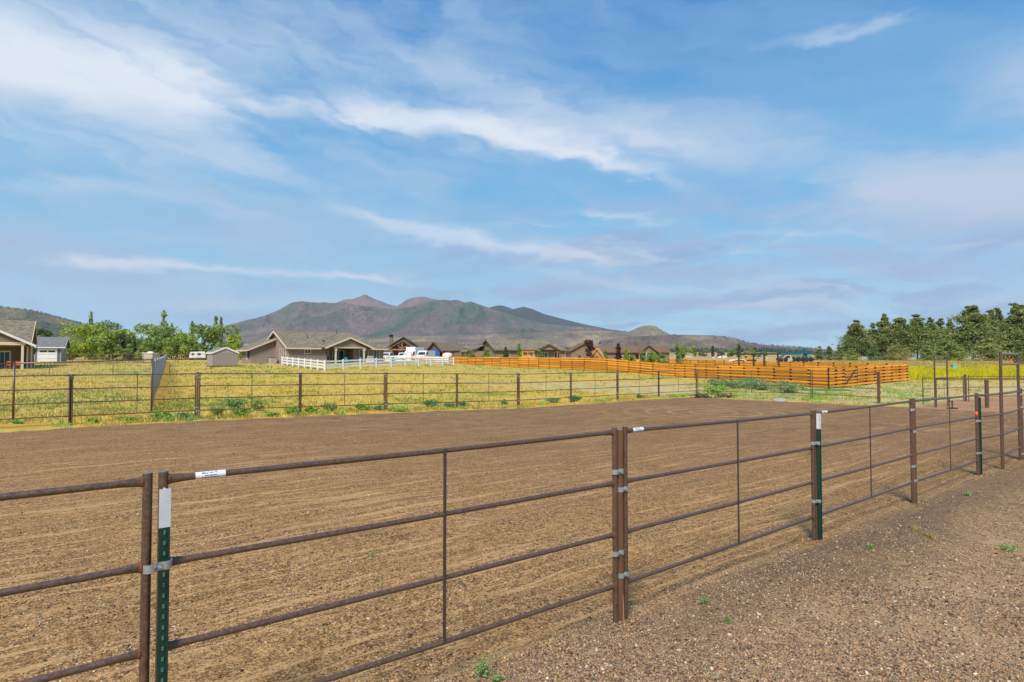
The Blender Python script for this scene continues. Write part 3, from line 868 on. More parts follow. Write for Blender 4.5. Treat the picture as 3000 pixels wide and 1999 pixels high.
def make_sticker(root, u, pos, ln, h, rr):
    sd_ = Vector((u.y, -u.x, 0)); up = Vector((0, 0, 1))
    def arc(t, a, r): return u * t + sd_ * (math.cos(a) * r) + up * (h + math.sin(a) * r)
    m = MB(); n = 10; r = rr + .0012
    A = [R(-62) + R(200) * k / n for k in range(n + 1)]
    vs = [arc(pos, a, r) for a in A] + [arc(pos + ln, a, r) for a in A]
    m.add(vs, [(k, k + n + 1, k + n + 2, k + 1) for k in range(n)])
    st = m.build('sticker', MT['sticker'], root, True)
    rnd = random.Random(5)
    r2 = r + .0008
    def strokes(name, a0, a1, t0, t1, cnt, mt, wob):
        b = MB()
        for k in range(cnt):
            ta = t0 + (t1 - t0) * k / cnt; tb = ta + (t1 - t0) / cnt * rnd.uniform(.5, .85)
            lo = a0 + (a1 - a0) * rnd.uniform(0, wob); hi = a1 - (a1 - a0) * rnd.uniform(0, wob)
            b.add([arc(pos + ln * ta, lo, r2), arc(pos + ln * tb, lo + rnd.uniform(0, .05), r2), arc(pos + ln * tb, hi, r2), arc(pos + ln * ta, hi - rnd.uniform(0, .05), r2)], [(0, 1, 2, 3)])
        b.build(name, mt, st)
    strokes('script_line', R(28), R(68), .16, .84, 16, MT['ink_blue'], .55)
    strokes('small_line', R(-8), R(16), .30, .70, 10, MT['ink_grey'], .3)
    strokes('number_line', R(-44), R(-22), .22, .78, 12, MT['ink_black'], .15)


def clamp_on(parent, a, b, z, r, side, near=True):
    """galvanised strap bolted round two pipes standing side by side at a and b (local xy)"""
    a = Vector((a[0], a[1], 0)); b = Vector((b[0], b[1], 0)); u = (b - a).normalized(); n = Vector((u.y, -u.x, 0)) * side
    hh = 0.021
    pts = []
    for k in range(9):
        t = math.pi * (1.0 - k / 8 * 0.78); pts.append(a + u * (math.cos(t) * r) + n * (math.sin(t) * r))
    mid = (a + b) / 2 + n * (r * .45); pts.append(mid)
    for k in range(9):
        t = math.pi * (0.78 - k / 8 * 0.78); pts.append(b + u * (math.cos(t) * r) + n * (math.sin(t) * r))
    m = MB(); k = len(pts)
    vs = [p + Vector((0, 0, z - hh)) for p in pts] + [p + Vector((0, 0, z + hh)) for p in pts]
    inner = [p + (((a if i < k / 2 else b) - p) * .12) for i, p in enumerate(pts)]
    vs += [p + Vector((0, 0, z - hh)) for p in inner] + [p + Vector((0, 0, z + hh)) for p in inner]
    fs = []
    for i in range(k - 1):
        fs += [(i, i + 1, k + i + 1, k + i), (2 * k + i + 1, 2 * k + i, 3 * k + i, 3 * k + i + 1), (k + i, k + i + 1, 3 * k + i + 1, 3 * k + i), (i + 1, i, 2 * k + i, 2 * k + i + 1)]
    m.add(vs, fs)
    o = smooth_by_angle(m.build('clamp', MT['galv'], parent), 50)
    if near:
        MB().tube([mid + Vector((0, 0, z)), mid + n * .012 + Vector((0, 0, z))], .014, 6).tube([mid + n * .012 + Vector((0, 0, z)), mid + n * .035 + Vector((0, 0, z))], .006, 6).build('bolt', MT['galv'], o)
    return o


def t_post(xy, z, label, group, ang, top=1.62, near=True, lean=0.0, white=.20, nst=28):
    root = thing('t_post', label, 'fence post', (xy[0], xy[1], z), ang, group)
    root.rotation_euler = (lean, 0, ang)
    prof = [(-.0255, -.004), (.0255, -.004), (.0255, .004), (.005, .004), (.005, .046), (-.005, .046), (-.005, .004), (-.0255, .004)]
    MB().prism(prof, 'z', -.1, top - white).build('shaft', MT['tgreen'], root)
    if white > 0: MB().prism([(p * 1.03, q * 1.03) for p, q in prof], 'z', top - white + .002, top).build('painted_tip', MT['twhite'], root)
    if near:
        bm = MB().prism([(-.004, -.012), (.004, -.012), (.006, -.0045), (-.006, -.0045)], 'z', 0, .02)
        g_ = bm.mesh('stud', MT['tstud']); w_ = bm.mesh('stud_white', MT['twhite'])
        for k in range(nst):
            zz = top - .07 - k * .054
            if zz < .02: break
            if white > 0 and zz > top - white: continue
            link('stud', w_ if (white > 0 and zz > top - white) else g_, root, (0, 0, zz))
    return root


def wood_post(xy, z, label, group, r=.031, top=1.66, patch=False, mt='postwood', lean=(0, 0)):
    root = thing('round_post', label, 'fence post', (xy[0], xy[1], z), 0, group)
    rn = random.Random(int(xy[0] * 100))
    pts = [(lean[0] * k / 6 + rn.uniform(-.002, .002), lean[1] * k / 6, -.1 + (top + .1) * k / 6) for k in range(7)]
    o = smooth_by_angle(MB().tube(pts, [r * rn.uniform(.97, 1.05) for _ in pts], 14).build('shaft', MT[mt], root))
    MB().tube([(lean[0], lean[1], top), (lean[0], lean[1], top + .004)], r * .94, 14).build('top_face', MT['cap'], root)
    if patch:
        m = MB(); n = 6; hs = [(-.02, .09, 1), (.14, .075, .55), (.26, .03, .1)]
        a0 = R(-62); vs = []
        for zz, w, kk in hs:
            for k in range(n + 1):
                t = a0 + R(46) * (k / n) * kk
                vs.append((math.cos(t) * (r * 1.06), math.sin(t) * (r * 1.06), zz))
        fs = []
        for i in range(2):
            for k in range(n): fs.append((i * (n + 1) + k, i * (n + 1) + k + 1, (i + 1) * (n + 1) + k + 1, (i + 1) * (n + 1) + k))
        m.add(vs, fs).build('bare_wood', MT['rawwood'], root, True)
    return root


def rel(o, p):
    a = o.rotation_euler[2]; d = Vector((p[0] - o.location.x, p[1] - o.location.y)); c_, s_ = math.cos(a), math.sin(a)
    return (d.x * c_ + d.y * s_, -d.x * s_ + d.y * c_)


GN = 'rusty pipe panels of the near fence'; GF = 'rusty pipe panels of the far fence'
ft = FT; fn = Vector((FT.y, -FT.x))            # fn points to the camera's side of the near fence
ANG_N = math.atan2(FT.y, FT.x)


def J(u, Y, v=None):
    return Vector((xat(u, Y, v or 1000), Y))


JA = J(354, 3.16, 1300); JB = J(1425, 5.25, 1200); JC = J(1870, 7.75); JD = J(2098, 9.86); JE = J(2246, 12.2); JF = J(2303, 12.95); JG = J(2343, 14.15)
ZA, ZB_, ZC, ZD, ZE, ZF, ZG = 0.0, 0.0, -.07, -.062, -.11, -.12, -.13
JL = JA - FT * 3.70
off = .036; o3 = .066
panel(JL + ft * off, JA - ft * off, 0.01, ZA, 'rusty pipe panel running out of the left edge, left of the nearest green post', GN)
panel(JA + ft * off, JB - ft * o3, ZA, ZB_, 'nearest complete rusty pipe panel with a large printed white sticker', GN, sticker=(.15, .15))
panel(JB + ft * o3, JC - ft * off, ZB_, ZC, 'rusty pipe panel right of the nearest triple joint, small white sticker at its left', GN, sticker=(.10, .15))
panel(JC + ft * off, JD - ft * o3, ZC, ZD, 'rusty pipe panel between the white tipped T-post and the triple joint beyond it', GN, sticker=(.17, .15))
panel(JD + ft * o3, JE - ft * off, ZD, ZE, 'rusty pipe panel between the second triple joint and the orange marked upright', GN)
panel(JE + ft * off, JF - ft * .06, ZE, ZF, 'short rusty pipe panel between the orange marked upright and the near bow gate', GN, stay=False)
mk = MB().tube([(0, 0, 0), (0, 0, .09)], .0247, 12)
opn = bpy.data.objects  # the orange paint belongs to the upright of the fifth panel
p5 = [o for o in COL.objects if o.name.startswith('pipe_panel')][4]
up2 = [c for c in p5.children if c.name.startswith('upright')][1]
LL = (JE - ft * off) - (JD + ft * o3)
mk.build('orange_paint_band', MT['orange_paint'], up2, True, loc=(LL.x, LL.y, ZE - ZD + 1.22))

tA = t_post(JA + ft * off + fn * .062, ZA, 'nearest green studded T-post with a white tip, in front of the left joint', 'green T-posts', ANG_N, top=1.60)
clamp_on(tA, (-2 * off, -.060), (.0, -.040), 1.225, .031, 1)
wB = wood_post(JB, ZB_, 'brown round wood post between two pipe uprights, bare pale wood at its foot', 'round wood posts', patch=True, top=1.655)
for zz, e in ((1.30, -1), (.60, -1)): clamp_on(wB, (-ft.x * o3, -ft.y * o3), (0, 0), zz, .034, 1)
for zz, e in ((1.14, 1), (.40, 1)): clamp_on(wB, (0, 0), (ft.x * o3, ft.y * o3), zz, .034, 1)
tC = t_post(JC + ft * .035 + fn * .07, ZC, 'green studded T-post with a long white tip, right of the sticker panel', 'green T-posts', ANG_N + R(28), top=1.64)
for zz in (1.26, .52): clamp_on(tC, rel(tC, JC - ft * off), rel(tC, JC + ft * .035 + fn * .045), zz, .031, 1)
wD = wood_post(JD, ZD, 'brown round post inside the second triple joint with two pipe uprights', 'round wood posts', top=1.62)
for zz in (1.50, .58): clamp_on(wD, (-ft.x * o3, -ft.y * o3), (0, 0), zz, .034, 1)
for zz in (1.14, .34): clamp_on(wD, (0, 0), (ft.x * o3, ft.y * o3), zz, .034, 1)
tE = t_post(JE + ft * .05 + fn * .05, ZE, 'all green T-post beside the orange marked upright at right', 'green T-posts', ANG_N + R(20), top=1.60, white=0, lean=0)
for zz in (1.12, .47): clamp_on(tE, rel(tE, JE - ft * off), rel(tE, JE + ft * .05 + fn * .03), zz, .031, 1)


# ------------------------------------------------------------------ bow gates
def bow_gate(p0, p1, z0, z1, hgt, label, rails=RAILS, low=.23, r=.029):
    d = Vector((p1[0] - p0[0], p1[1] - p0[1], 0)); L = d.length; u = d / L
    root = thing('bow_gate', label, 'gate', (p0[0], p0[1], z0), 0, 'tall bow gates')
    dz = z1 - z0
    for q, zz in ((0, 0), (L, dz)):
        smooth_by_angle(MB().tube([u * q + Vector((0, 0, zz - .05)), u * q + Vector((0, 0, hgt))], r, 12).build('gate_leg', MT['pipe'], root))
    for h in (hgt - .045, hgt - .045 - low):
        smooth_by_angle(rail_mesh(u * (r * .8) + Vector((0, 0, h)), u * (L - r * .8) + Vector((0, 0, h)), .027, n=10).build('crossbar', MT['pipe_worn'], root), 60)
    for h in rails:
        smooth_by_angle(rail_mesh(u * (r * .8) + Vector((0, 0, h)), u * (L - r * .8) + Vector((0, 0, h + dz)), .0235, n=10).build('rail', MT['pipe'], root), 60)
    return root


gate1 = bow_gate(JF, JG, ZF, ZG, 2.55, 'near tall bow gate at the right edge with two crossbars on top')
clamp_on(gate1, (ft.x * 1.86, ft.y * 1.86), (ft.x * 1.96, ft.y * 1.96), 1.02, .045, 1, near=False)
pG = JG + ft * .13
wG = wood_post(pG, ZG, 'dark pipe post with bright clamps at the right edge beside the near bow gate', 'round wood posts', r=.042, top=1.70, mt='pipe')
for zz in (1.56, 1.26, .16): clamp_on(wG, (-.10 * ft.x, -.10 * ft.y), (0, 0), zz, .046, 1, near=False)
panel(pG + ft * .1, pG + ft * 3.7, ZG, -.15, 'rusty pipe panel leaving the right edge beyond the near bow gate', GN, near=False)

# ------------------------------------------------------------------ the far fence of the arena
fu = [163, 454, 690, 886, 1050, 1191, 1312, 1419, 1514, 1601]
FJ = [J(u, 19.45 + 2.2 * i, 900) for i, u in enumerate(fu)]
far_lab = ['rusty pipe panel leaving the left edge in the far fence, before the wire mesh',
           'far fence panel crossed by the tall mesh fence corner post behind it',
           'far fence panel with the tallest green weeds behind its middle, below the tan shed',
           'far fence panel in front of the left part of the white rail fence',
           'far fence panel below the corner of the white rail fence and the patio',
           'far fence panel below the right end of the white rail fence',
           'far fence panel below the two blue garage doors, left of a triple joint',
           'far fence panel before bare yellow field, right of the centre joint',
           'far fence panel below the kink of the orange board fence',
           'last far fence panel before the corner with the brush pile']
ang_f = math.atan2(GT.y, GT.x)
P0 = FJ[0] - GT * 3.66
for i in range(len(FJ)):
    a = P0 if i == 0 else FJ[i - 1]; b = FJ[i]
    oa = o3 if (i - 1) % 2 == 1 else off; ob = o3 if i % 2 == 1 else off
    panel(a + GT * oa, b - GT * ob, g(*a) - .03, g(*b) - .03, far_lab[i], GF, near=False, seg=8)
tl = ['T-post with a bright clamp at the first joint from the left of the far fence', 'far T-post with a white tip between the shed and the wide house',
      'far T-post with a white tip below the white rail fence', 'far T-post with a pale tip, left of the orange fence kink',
      'far T-post with a pale tip, last before the brush pile']
wl = ['far round post in the triple joint below the mesh fence', 'far round post in the triple joint below the patio of the wide house',
      'far round post in the triple joint nearest the middle of the far fence', 'far round post in the triple joint below the orange fence kink',
      'far corner post in the triple joint above the brush pile']
gn2 = Vector((GT.y, -GT.x))
for i, p in enumerate(FJ):
    zz = g(*p)
    if i % 2 == 0:
        t_ = t_post(p - gn2 * .055, zz, tl[i // 2], 'T-posts of the far fence', ang_f + R(180), near=False, white=.2, top=1.67)
        
        for q_ in (1.50, .36): clamp_on(t_, rel(t_, p - GT * off), rel(t_, p + GT * off), q_, .036, -1, False)
    else:
        w_ = wood_post(p, zz, wl[i // 2], 'round posts of the far fence', top=1.67)
        clamp_on(w_, (-GT.x * o3, -GT.y * o3), (0, 0), 1.56, .034, 1, False); clamp_on(w_, (0, 0), (GT.x * o3, GT.y * o3), 1.48, .034, 1, False)
        clamp_on(w_, (-GT.x * o3, -GT.y * o3), (0, 0), .40, .034, 1, False); clamp_on(w_, (0, 0), (GT.x * o3, GT.y * o3), .27, .034, 1, False)
# the end of the arena: one long leaf, a picket, a shorter leaf, then the end post
pe = J(2019, 32.1, 900); pm = J(1865, 35.2, 900); pk = FJ[-1]
ev = (pe - pk).normalized()
panel(pk + ev * .09, pm - ev * .04, g(*pk) - .03, g(*pm) + .02, 'long leaf of pipe panel right of the corner brush pile, bushes behind it', GF, near=False, seg=8)
panel(pm + ev * .04, pe - ev * .05, g(*pm) + .02, g(*pe), 'shorter leaf of pipe panel in front of the near corner of the orange fence', GF, near=False, stay=False, seg=8)
we = wood_post(pe + ev * .03, g(*pe), 'dark end post standing right of the orange fence corner', 'round posts of the far fence', top=1.68, r=.05, mt='pipe')
clamp_on(we, (-.1 * ev.x, -.1 * ev.y), (0, 0), 1.6, .052, -1, False); clamp_on(we, (-.1 * ev.x, -.1 * ev.y), (0, 0), .25, .052, -1, False)

# the pen beyond the gates on the right
q0 = J(2149, 29.4, 930); q1 = J(2178, 30.0, 930)
bow_gate(q0, q1, g(*q0), g(*q1), 2.54, 'far smaller bow gate with two crossbars, behind the dirt yard', rails=(1.38,), low=.27, r=.035)
q2 = J(2268, 29.2, 930); q3 = J(2470, 29.6, 930)
wood_post(q2, g(*q2), 'thick dark square looking post under the far top rail', 'round wood posts', r=.085, top=1.36, mt='darkpost')
panel(q0 + Vector((.1, .05)), q3, g(*q0), g(*q3), 'long thin railed pipe panel running right from the far bow gate', GF, near=False, stay=False, rails=(1.42, 1.36), top=1.45, seg=8)
q4 = J(2121, 31.5, 920); q5 = J(2214, 33.7, 910)
panel(q4, q5, g(*q4), g(*q5), 'open three rail pipe gate standing in the pale grass left of the far bow gate', GF, near=False, rails=(1.36, .78, .28), top=1.42, seg=8)
q6 = J(2219, 33.6, 910)
wood_post(q6, g(*q6), 'dark post with a pale rag tied on, behind the far bow gate', 'round wood posts', r=.06, top=1.50, mt='pipe')
q7 = J(2226, 33.4, 910); q8 = J(2480, 33.9, 910)
panel(q7, q8, g(*q7), g(*q8), 'three rail pipe panel at the back of the pen, running out of the right edge', GF, near=False, stay=False, rails=(1.40, .80, .30), top=1.45, seg=8)
lt = thing('latch_stand', 'small dark step with a flat foot on the dirt under the far bow gate', 'latch', (*J(2188, 28.6, 930), g(*J(2188, 28.6, 930))), 0)
MB().tube([(0, 0, 0), (0, 0, .34)], .03, 8).build('stem', MT['darkmetal'], lt); MB().bx(-.2, .2, -.12, .12, 0.004, .05).build('foot', MT['darkmetal'], lt)
MB().bx(-.16, .04, -.03, .03, .342, .39).build('step', MT['darkmetal'], lt)

# rope lying along the far fence
rp = MB(); pts = []
for i in range(60):
    a = FJ[0] - GT * 4 + GT * (i * .72) + gn2 * (.30 + .12 * math.sin(i * .7) + .06 * math.sin(i * 1.9))
    pts.append((a.x, a.y, g(a.x, a.y) + .02 + .05 * max(0, math.sin(i * .43))))
o = rp.tube(pts, .014, 5).build('rope', MT['rope'], None, True)
tag(o, 'yellow and orange rope lying along the foot of the far fence', 'rope')


# ------------------------------------------------------------------ wire mesh fence on the left
def pipe_line(name, label, pts, hs, group, r=.035, posts=None, rails=(1.0,), pm_='pipe'):
    """posts and top rail between ground points"""
    root = thing(name, label, 'fence', (pts[0][0], pts[0][1], g(*pts[0])), 0, group)
    o = Vector((pts[0][0], pts[0][1], g(*pts[0])))
    W_ = [Vector((p[0], p[1], g(*p))) - o for p in pts]
    for w, h in zip(W_, hs):
        MB().tube([w - Vector((0, 0, .1)), w + Vector((0, 0, h))], r, 7).build('post', MT[pm_], root, True)
    for i in range(len(W_) - 1):
        for k in rails:
            MB().tube([W_[i] + Vector((0, 0, hs[i] * k - .04)), W_[i + 1] + Vector((0, 0, hs[i + 1] * k - .04))], r * .75, 7).build('rail', MT['pipe_worn'] if pm_ == 'pipe' else MT[pm_], root, True)
    return root, W_


def mesh_net(root, W_, hs, gap=.10, gapv=.15, w=.0035, name='wire_mesh'):
    m = MB()
    for i in range(len(W_) - 1):
        a, b = W_[i], W_[i + 1]; L = (b - a).length; n = max(1, int(L / gap)); h0, h1 = hs[i], hs[i + 1]
        for k in range(n):
            p = a.lerp(b, k / n); h = h0 + (h1 - h0) * k / n
            m.beam(p + Vector((0, 0, .03)), p + Vector((0, 0, h - .02)), w, w)
        for k in range(int(min(h0, h1) / gapv)):
            m.beam(a + Vector((0, 0, .05 + k * gapv)), b + Vector((0, 0, .05 + k * gapv)), w, w)
    o = m.build(name, MT['wire'], root)
    o['kind'] = 'stuff'
    return o


c0 = J(347.7, 23.9, 940); c1 = J(30, 20.0, 960); cd = (c1 - c0).normalized()
hs_ = [2.14, 2.02, 2.02]
r0, w0 = pipe_line('mesh_fence', 'tall wire mesh fence with a rusty pipe rail, behind the far fence at left', [c0, c1, c1 + cd * 4.5], hs_, 'wire mesh fences')
mesh_net(r0, w0, [h - .12 for h in hs_], .11, .155, .0042)
e1 = J(381.6, 90, 840); nn = 14
pl = [c0.lerp(e1, k / nn) for k in range(nn + 1)]
hs2 = [2.14 - .4 * k / nn for k in range(nn + 1)]
root = thing('mesh_fence', 'grey wire mesh fence receding toward the trees from the tall corner post', 'fence', (c0.x, c0.y, g(*c0)), 0, 'wire mesh fences')
w1 = [Vector((p.x, p.y, g(*p))) - Vector((c0.x, c0.y, g(*c0))) for p in pl]
for w, h in list(zip(w1, hs2))[1:]: MB().tube([w - Vector((0, 0, .1)), w + Vector((0, 0, h))], .03, 7).build('post', MT['galv'], root, True)
mesh_net(root, w1, [h - .1 for h in hs2], .07, .10, .009)
# thin fences of the paddocks at the back left
def back_fence(label, pts, h, rails=(1.0,), step=4.5, mt='pipe', r=.032):
    pp = []
    for a, b in zip(pts[:-1], pts[1:]):
        a = Vector(a); b = Vector(b); n = max(1, int((b - a).length / step))
        pp += [a.lerp(b, k / n) for k in range(n)]
    pp.append(Vector(pts[-1]))
    return pipe_line('paddock_fence', label, pp, [h] * len(pp), 'thin paddock fences', r, None, rails, mt)


rf, wf = back_fence('thin pipe paddock fence crossing low in front of the left house', [J(-40, 58, 840), J(260, 61, 840), J(390, 64, 840)], 1.25)
mesh_net(rf, wf, [1.15] * len(wf), .3, .2, .006)
back_fence('paddock fence farther back running from the white garage door to the shed', [J(70, 88, 830), J(330, 96, 830), J(560, 102, 830)], 1.5, (1.0, .55))
back_fence('rearmost dark paddock fence along the foot of the green trees', [J(150, 118, 825), J(420, 126, 825), J(600, 130, 825)], 1.4, (1.0, .6))

# ------------------------------------------------------------------ orange board fence: boards on both faces of the posts, staggered
def board_fence(label, pts, hs, nb, name='board_fence', rows=6, per=2, z0s=None):
    """pts: corner points; nb: bays in each stretch; boards two bays long, front row and back row half a pitch apart"""
    o = Vector((pts[0][0], pts[0][1], g(*pts[0])))
    root = thing(name, label, 'fence', o, 0, 'orange board fence')
    rn = random.Random(3)
    P = []
    for i in range(len(pts) - 1):
        for k in range(nb[i]):
            t = k / nb[i]
            xy = Vector(pts[i]).lerp(Vector(pts[i + 1]), t); h = hs[i] + (hs[i + 1] - hs[i]) * t
            za = z0s[i] + (z0s[i + 1] - z0s[i]) * t if z0s else g(xy.x, xy.y)
            P.append((Vector((xy.x, xy.y, za)) - o, h))
    za = z0s[-1] if z0s else g(*pts[-1])
    P.append((Vector((pts[-1][0], pts[-1][1], za)) - o, hs[-1]))
    for p, h in P:
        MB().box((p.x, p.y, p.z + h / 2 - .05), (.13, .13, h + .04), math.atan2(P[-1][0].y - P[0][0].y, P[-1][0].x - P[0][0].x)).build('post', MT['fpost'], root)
    for i in range(0, len(P) - 1, per):
        a, ha = P[i]; b, hb = P[min(i + per, len(P) - 1)]
        mid, hm_ = P[min(i + per // 2, len(P) - 1)]
        d = (b - a); d.z = 0; u = d.normalized(); n = Vector((u.y, -u.x, 0))
        pitch = ((ha + hb) / 2) / (rows + .05)
        for side in (1, -1):
            me = MB().beam(n * (.084 * side) + u * .004, (b - a) + n * (.084 * side) - u * .004, .034, .142).mesh('board', MT['board'])
            for k in range(rows):
                za_ = pitch * (k + (.56 if side == 1 else .98)) 
                if side == -1 and k == rows - 1: continue
                sc = za_
                bo = link('board', me, root, (a.x + rn.uniform(-.01, .01), a.y, a.z + sc + rn.uniform(-.012, .012)))
    return root


f0 = Vector(at(948, 838, 118)[:2]); f1 = Vector(at(1042, 840, 110)[:2]); f2 = Vector(at(1372, 852, 80)[:2]); f3 = Vector(at(1530, 869, 68)[:2]); f4 = Vector(at(1904, 894, 45)[:2])
def zat(v, Y): return H + slopes(1176, v)[1] * Y
f5 = Vector(at(2085, 874.3, 56)[:2])
zf = [zat(836, 118), zat(840, 110), zat(851.5, 80), zat(869, 68), zat(893.5, 45)]
board_fence('long orange board fence sweeping from the houses down to the near corner', [f0, f1, f2, f3, f4], [1.6, 1.62, 1.74, 1.68, 1.6], [4, 15, 6, 12], z0s=zf)
gd = (f5 - f4); ga = f4.lerp(f5, .16); gb = f4.lerp(f5, .31)
zg = [zat(893.5, 45), zat(874.5, 56)]
zl = lambda t: zg[0] + (zg[1] - zg[0]) * t
board_fence('short stub of orange board fence at the near corner, left of its gate', [f4, ga], [1.6, 1.6], [2], z0s=[zl(0), zl(.16)])
board_fence('orange board fence side running right from the gate to the yellow flowers', [gb, f5], [1.62, 1.6], [6], z0s=[zl(.31), zl(1)])
gt_ = board_fence('orange board gate near the corner with a diagonal brace', [ga.lerp(gb, .06), ga.lerp(gb, .94)], [1.5, 1.5], [1], name='board_gate', per=1, z0s=[zl(.18), zl(.29)])
gv = (gb - ga).normalized(); gnn = Vector((gv.y, -gv.x))
MB().beam((gnn.x * .1, gnn.y * .1, .25), (gv.x * 1.9 + gnn.x * .1, gv.y * 1.9 + gnn.y * .1, 1.35), .03, .13).build('brace', MT['fpost'], gt_)
f6 = Vector(at(1537, 826, 100)[:2]); f7 = Vector(at(1400, 824, 108)[:2])
board_fence('rear orange board fence seen over the top of the long one, cars parked beyond', [f5, f6, f7], [1.6, 1.6, 1.6], [20, 5], z0s=[zl(1), zat(826, 100) - 1.6, zat(825, 108) - 1.6])

# ------------------------------------------------------------------ white vinyl rail fence
def rail_fence(label, pts, n, h=1.22, name='rail_fence'):
    o = Vector((pts[0][0], pts[0][1], g(*pts[0])))
    root = thing(name, label, 'fence', o, 0, 'white rail fence')
    P = []
    for i in range(len(pts) - 1):
        for k in range(n[i]): P.append(Vector(pts[i]).lerp(Vector(pts[i + 1]), k / n[i]))
    P.append(Vector(pts[-1]))
    Q = [Vector((p.x, p.y, g(p.x, p.y))) - o for p in P]
    pmesh = None; d0 = math.atan2(pts[1][1] - pts[0][1], pts[1][0] - pts[0][0])
    pmesh = MB().bx(-.08, .08, -.08, .08, -.1, h).add([(-.095, -.095, h), (.095, -.095, h), (.095, .095, h), (-.095, .095, h), (0, 0, h + .07)], [(3, 2, 1, 0), (0, 1, 4), (1, 2, 4), (2, 3, 4), (3, 0, 4)]).mesh('post', MT['vinyl'])
    for q in Q:
        b = link('post', pmesh, root, tuple(q)); b.rotation_euler = (0, 0, d0)
    for a, b in zip(Q[:-1], Q[1:]):
        u = (b - a).normalized() * .067
        me = MB().beam(u * 1.2, (b - a) - u * 1.2, .05, .185).mesh('rail', MT['vinyl'])
        for zz in (.36, .72, 1.08): link('rail', me, root, (a.x, a.y, a.z + zz))
    return root


v0 = Vector(at(746, 853, 72)[:2])                    # the corner nearest the camera
v1 = Vector(at(648, 842, 86)[:2]); v2 = Vector(at(1042, 842.5, 96)[:2])
v3 = Vector(at(886, 833, 112)[:2]); v4 = Vector(at(1030, 838.5, 107)[:2])
rail_fence('white rail fence side running left from its corner toward the wide house', [v0, v1], [7])
rail_fence('long front run of the white rail fence, in front of the patio', [v0, v2], [9])
rail_fence('rear run of the white rail fence seen through the front run, below the parked cars', [v3, v4], [6])


# ------------------------------------------------------------------ houses
def wall(root, mt, *boxes):
    b = MB()
    for x0, x1, y0, y1, z0, z1 in boxes: b.bx(x0, x1, y0, y1, z0, z1)
    return b.build('wall', MT[mt], root)


def window(root, x0, x1, z0, z1, y, side='y', n=2, glass='glass', trim='trim_white', out=.05, fw=.07, name='window', horiz=False):
    """frame, panes and mullions set proud of a wall that faces -y (side 'y') or -x (side 'x')"""
    def bx(m, a, b, c, d, e, f):
        if side == 'y': m.bx(a, b, c, d, e, f)
        else: m.bx(c, d, a, b, e, f)
    fr = MB()
    bx(fr, x0 - fw, x0, y - out, y + .02, z0 - fw, z1 + fw); bx(fr, x1, x1 + fw, y - out, y + .02, z0 - fw, z1 + fw)
    bx(fr, x0, x1, y - out, y + .02, z1, z1 + fw); bx(fr, x0, x1, y - out, y + .02, z0 - fw, z0)
    f = fr.build(name, MT[trim], root)
    for k in range(n):
        pn = MB()
        if horiz: 
            a = z0 + (z1 - z0) * k / n; b = z0 + (z1 - z0) * (k + 1) / n
            bx(pn, x0 + .002, x1 - .002, y - .02, y - .004, a + .03, b - .03)
        else:
            a = x0 + (x1 - x0) * k / n; b = x0 + (x1 - x0) * (k + 1) / n
            bx(pn, a + .03, b - .03, y - .02, y - .004, z0 + .002, z1 - .002)
        pn.build('pane', MT[glass], f)
    mu = MB()
    for k in range(1, n):
        if horiz:
            a = z0 + (z1 - z0) * k / n; bx(mu, x0, x1, y - .04, y - .002, a - .03, a + .03)
        else:
            a = x0 + (x1 - x0) * k / n; bx(mu, a - .03, a + .03, y - .04, y - .002, z0, z1)
    if n > 1: mu.build('mullion', MT[trim], f)
    return f


def roof_gable(root, x0, x1, y0, y1, ze, zr, mt, axis='x', ov=.45, t=.16, trim='trim', name='roof', ridge=None):
    """two sloping slabs with fascia boards; ridge along the axis"""
    if axis == 'x':
        ym = (y0 + y1) / 2 if ridge is None else ridge; a, b = x0 - ov, x1 + ov
        k = (zr - ze) / (ym - y0); k2 = (zr - ze) / (y1 - ym)
        q1 = [(a, y0 - ov, ze - k * ov), (b, y0 - ov, ze - k * ov), (b, ym, zr), (a, ym, zr)]
        q2 = [(b, y1 + ov, ze - k2 * ov), (a, y1 + ov, ze - k2 * ov), (a, ym, zr), (b, ym, zr)]
    else:
        xm = (x0 + x1) / 2 if ridge is None else ridge; a, b = y0 - ov, y1 + ov
        k = (zr - ze) / (xm - x0); k2 = (zr - ze) / (x1 - xm)
        q1 = [(x0 - ov, b, ze - k * ov), (x0 - ov, a, ze - k * ov), (xm, a, zr), (xm, b, zr)]
        q2 = [(x1 + ov, a, ze - k2 * ov), (x1 + ov, b, ze - k2 * ov), (xm, b, zr), (xm, a, zr)]
    m = MB()
    up = Vector((0, 0, t))
    for q in (q1, q2): m.slab([Vector(p) + up for p in q], t * .6)
    r = m.build(name, MT[mt], root)
    fm = MB()
    for q in (q1, q2):
        p = [Vector(c) + up * .25 for c in q]
        fm.beam(p[0], p[1], .05, .2)
        for e in ((0, 3), (1, 2)): fm.beam(p[e[0]], p[e[1]], .05, .2)
    fm.build('fascia', MT[trim], r)
    return r


def gable_tri(root, mt, axis, x0, x1, y, ze, zr, th=.12, name='gable'):
    """triangle of wall under a gable"""
    mid = (x0 + x1) / 2
    if axis == 'y': return MB().prism([(x0, ze), (x1, ze), (mid, zr)], 'y', y, y + th).build(name, MT[mt], root)
    return MB().prism([(x0, ze), (x1, ze), (mid, zr)], 'x', y, y + th).build(name, MT[mt], root)


def place(name, label, p, rz, group='houses'):
    return thing(name, label, 'house', (p[0], p[1], g(p[0], p[1])), rz, group)


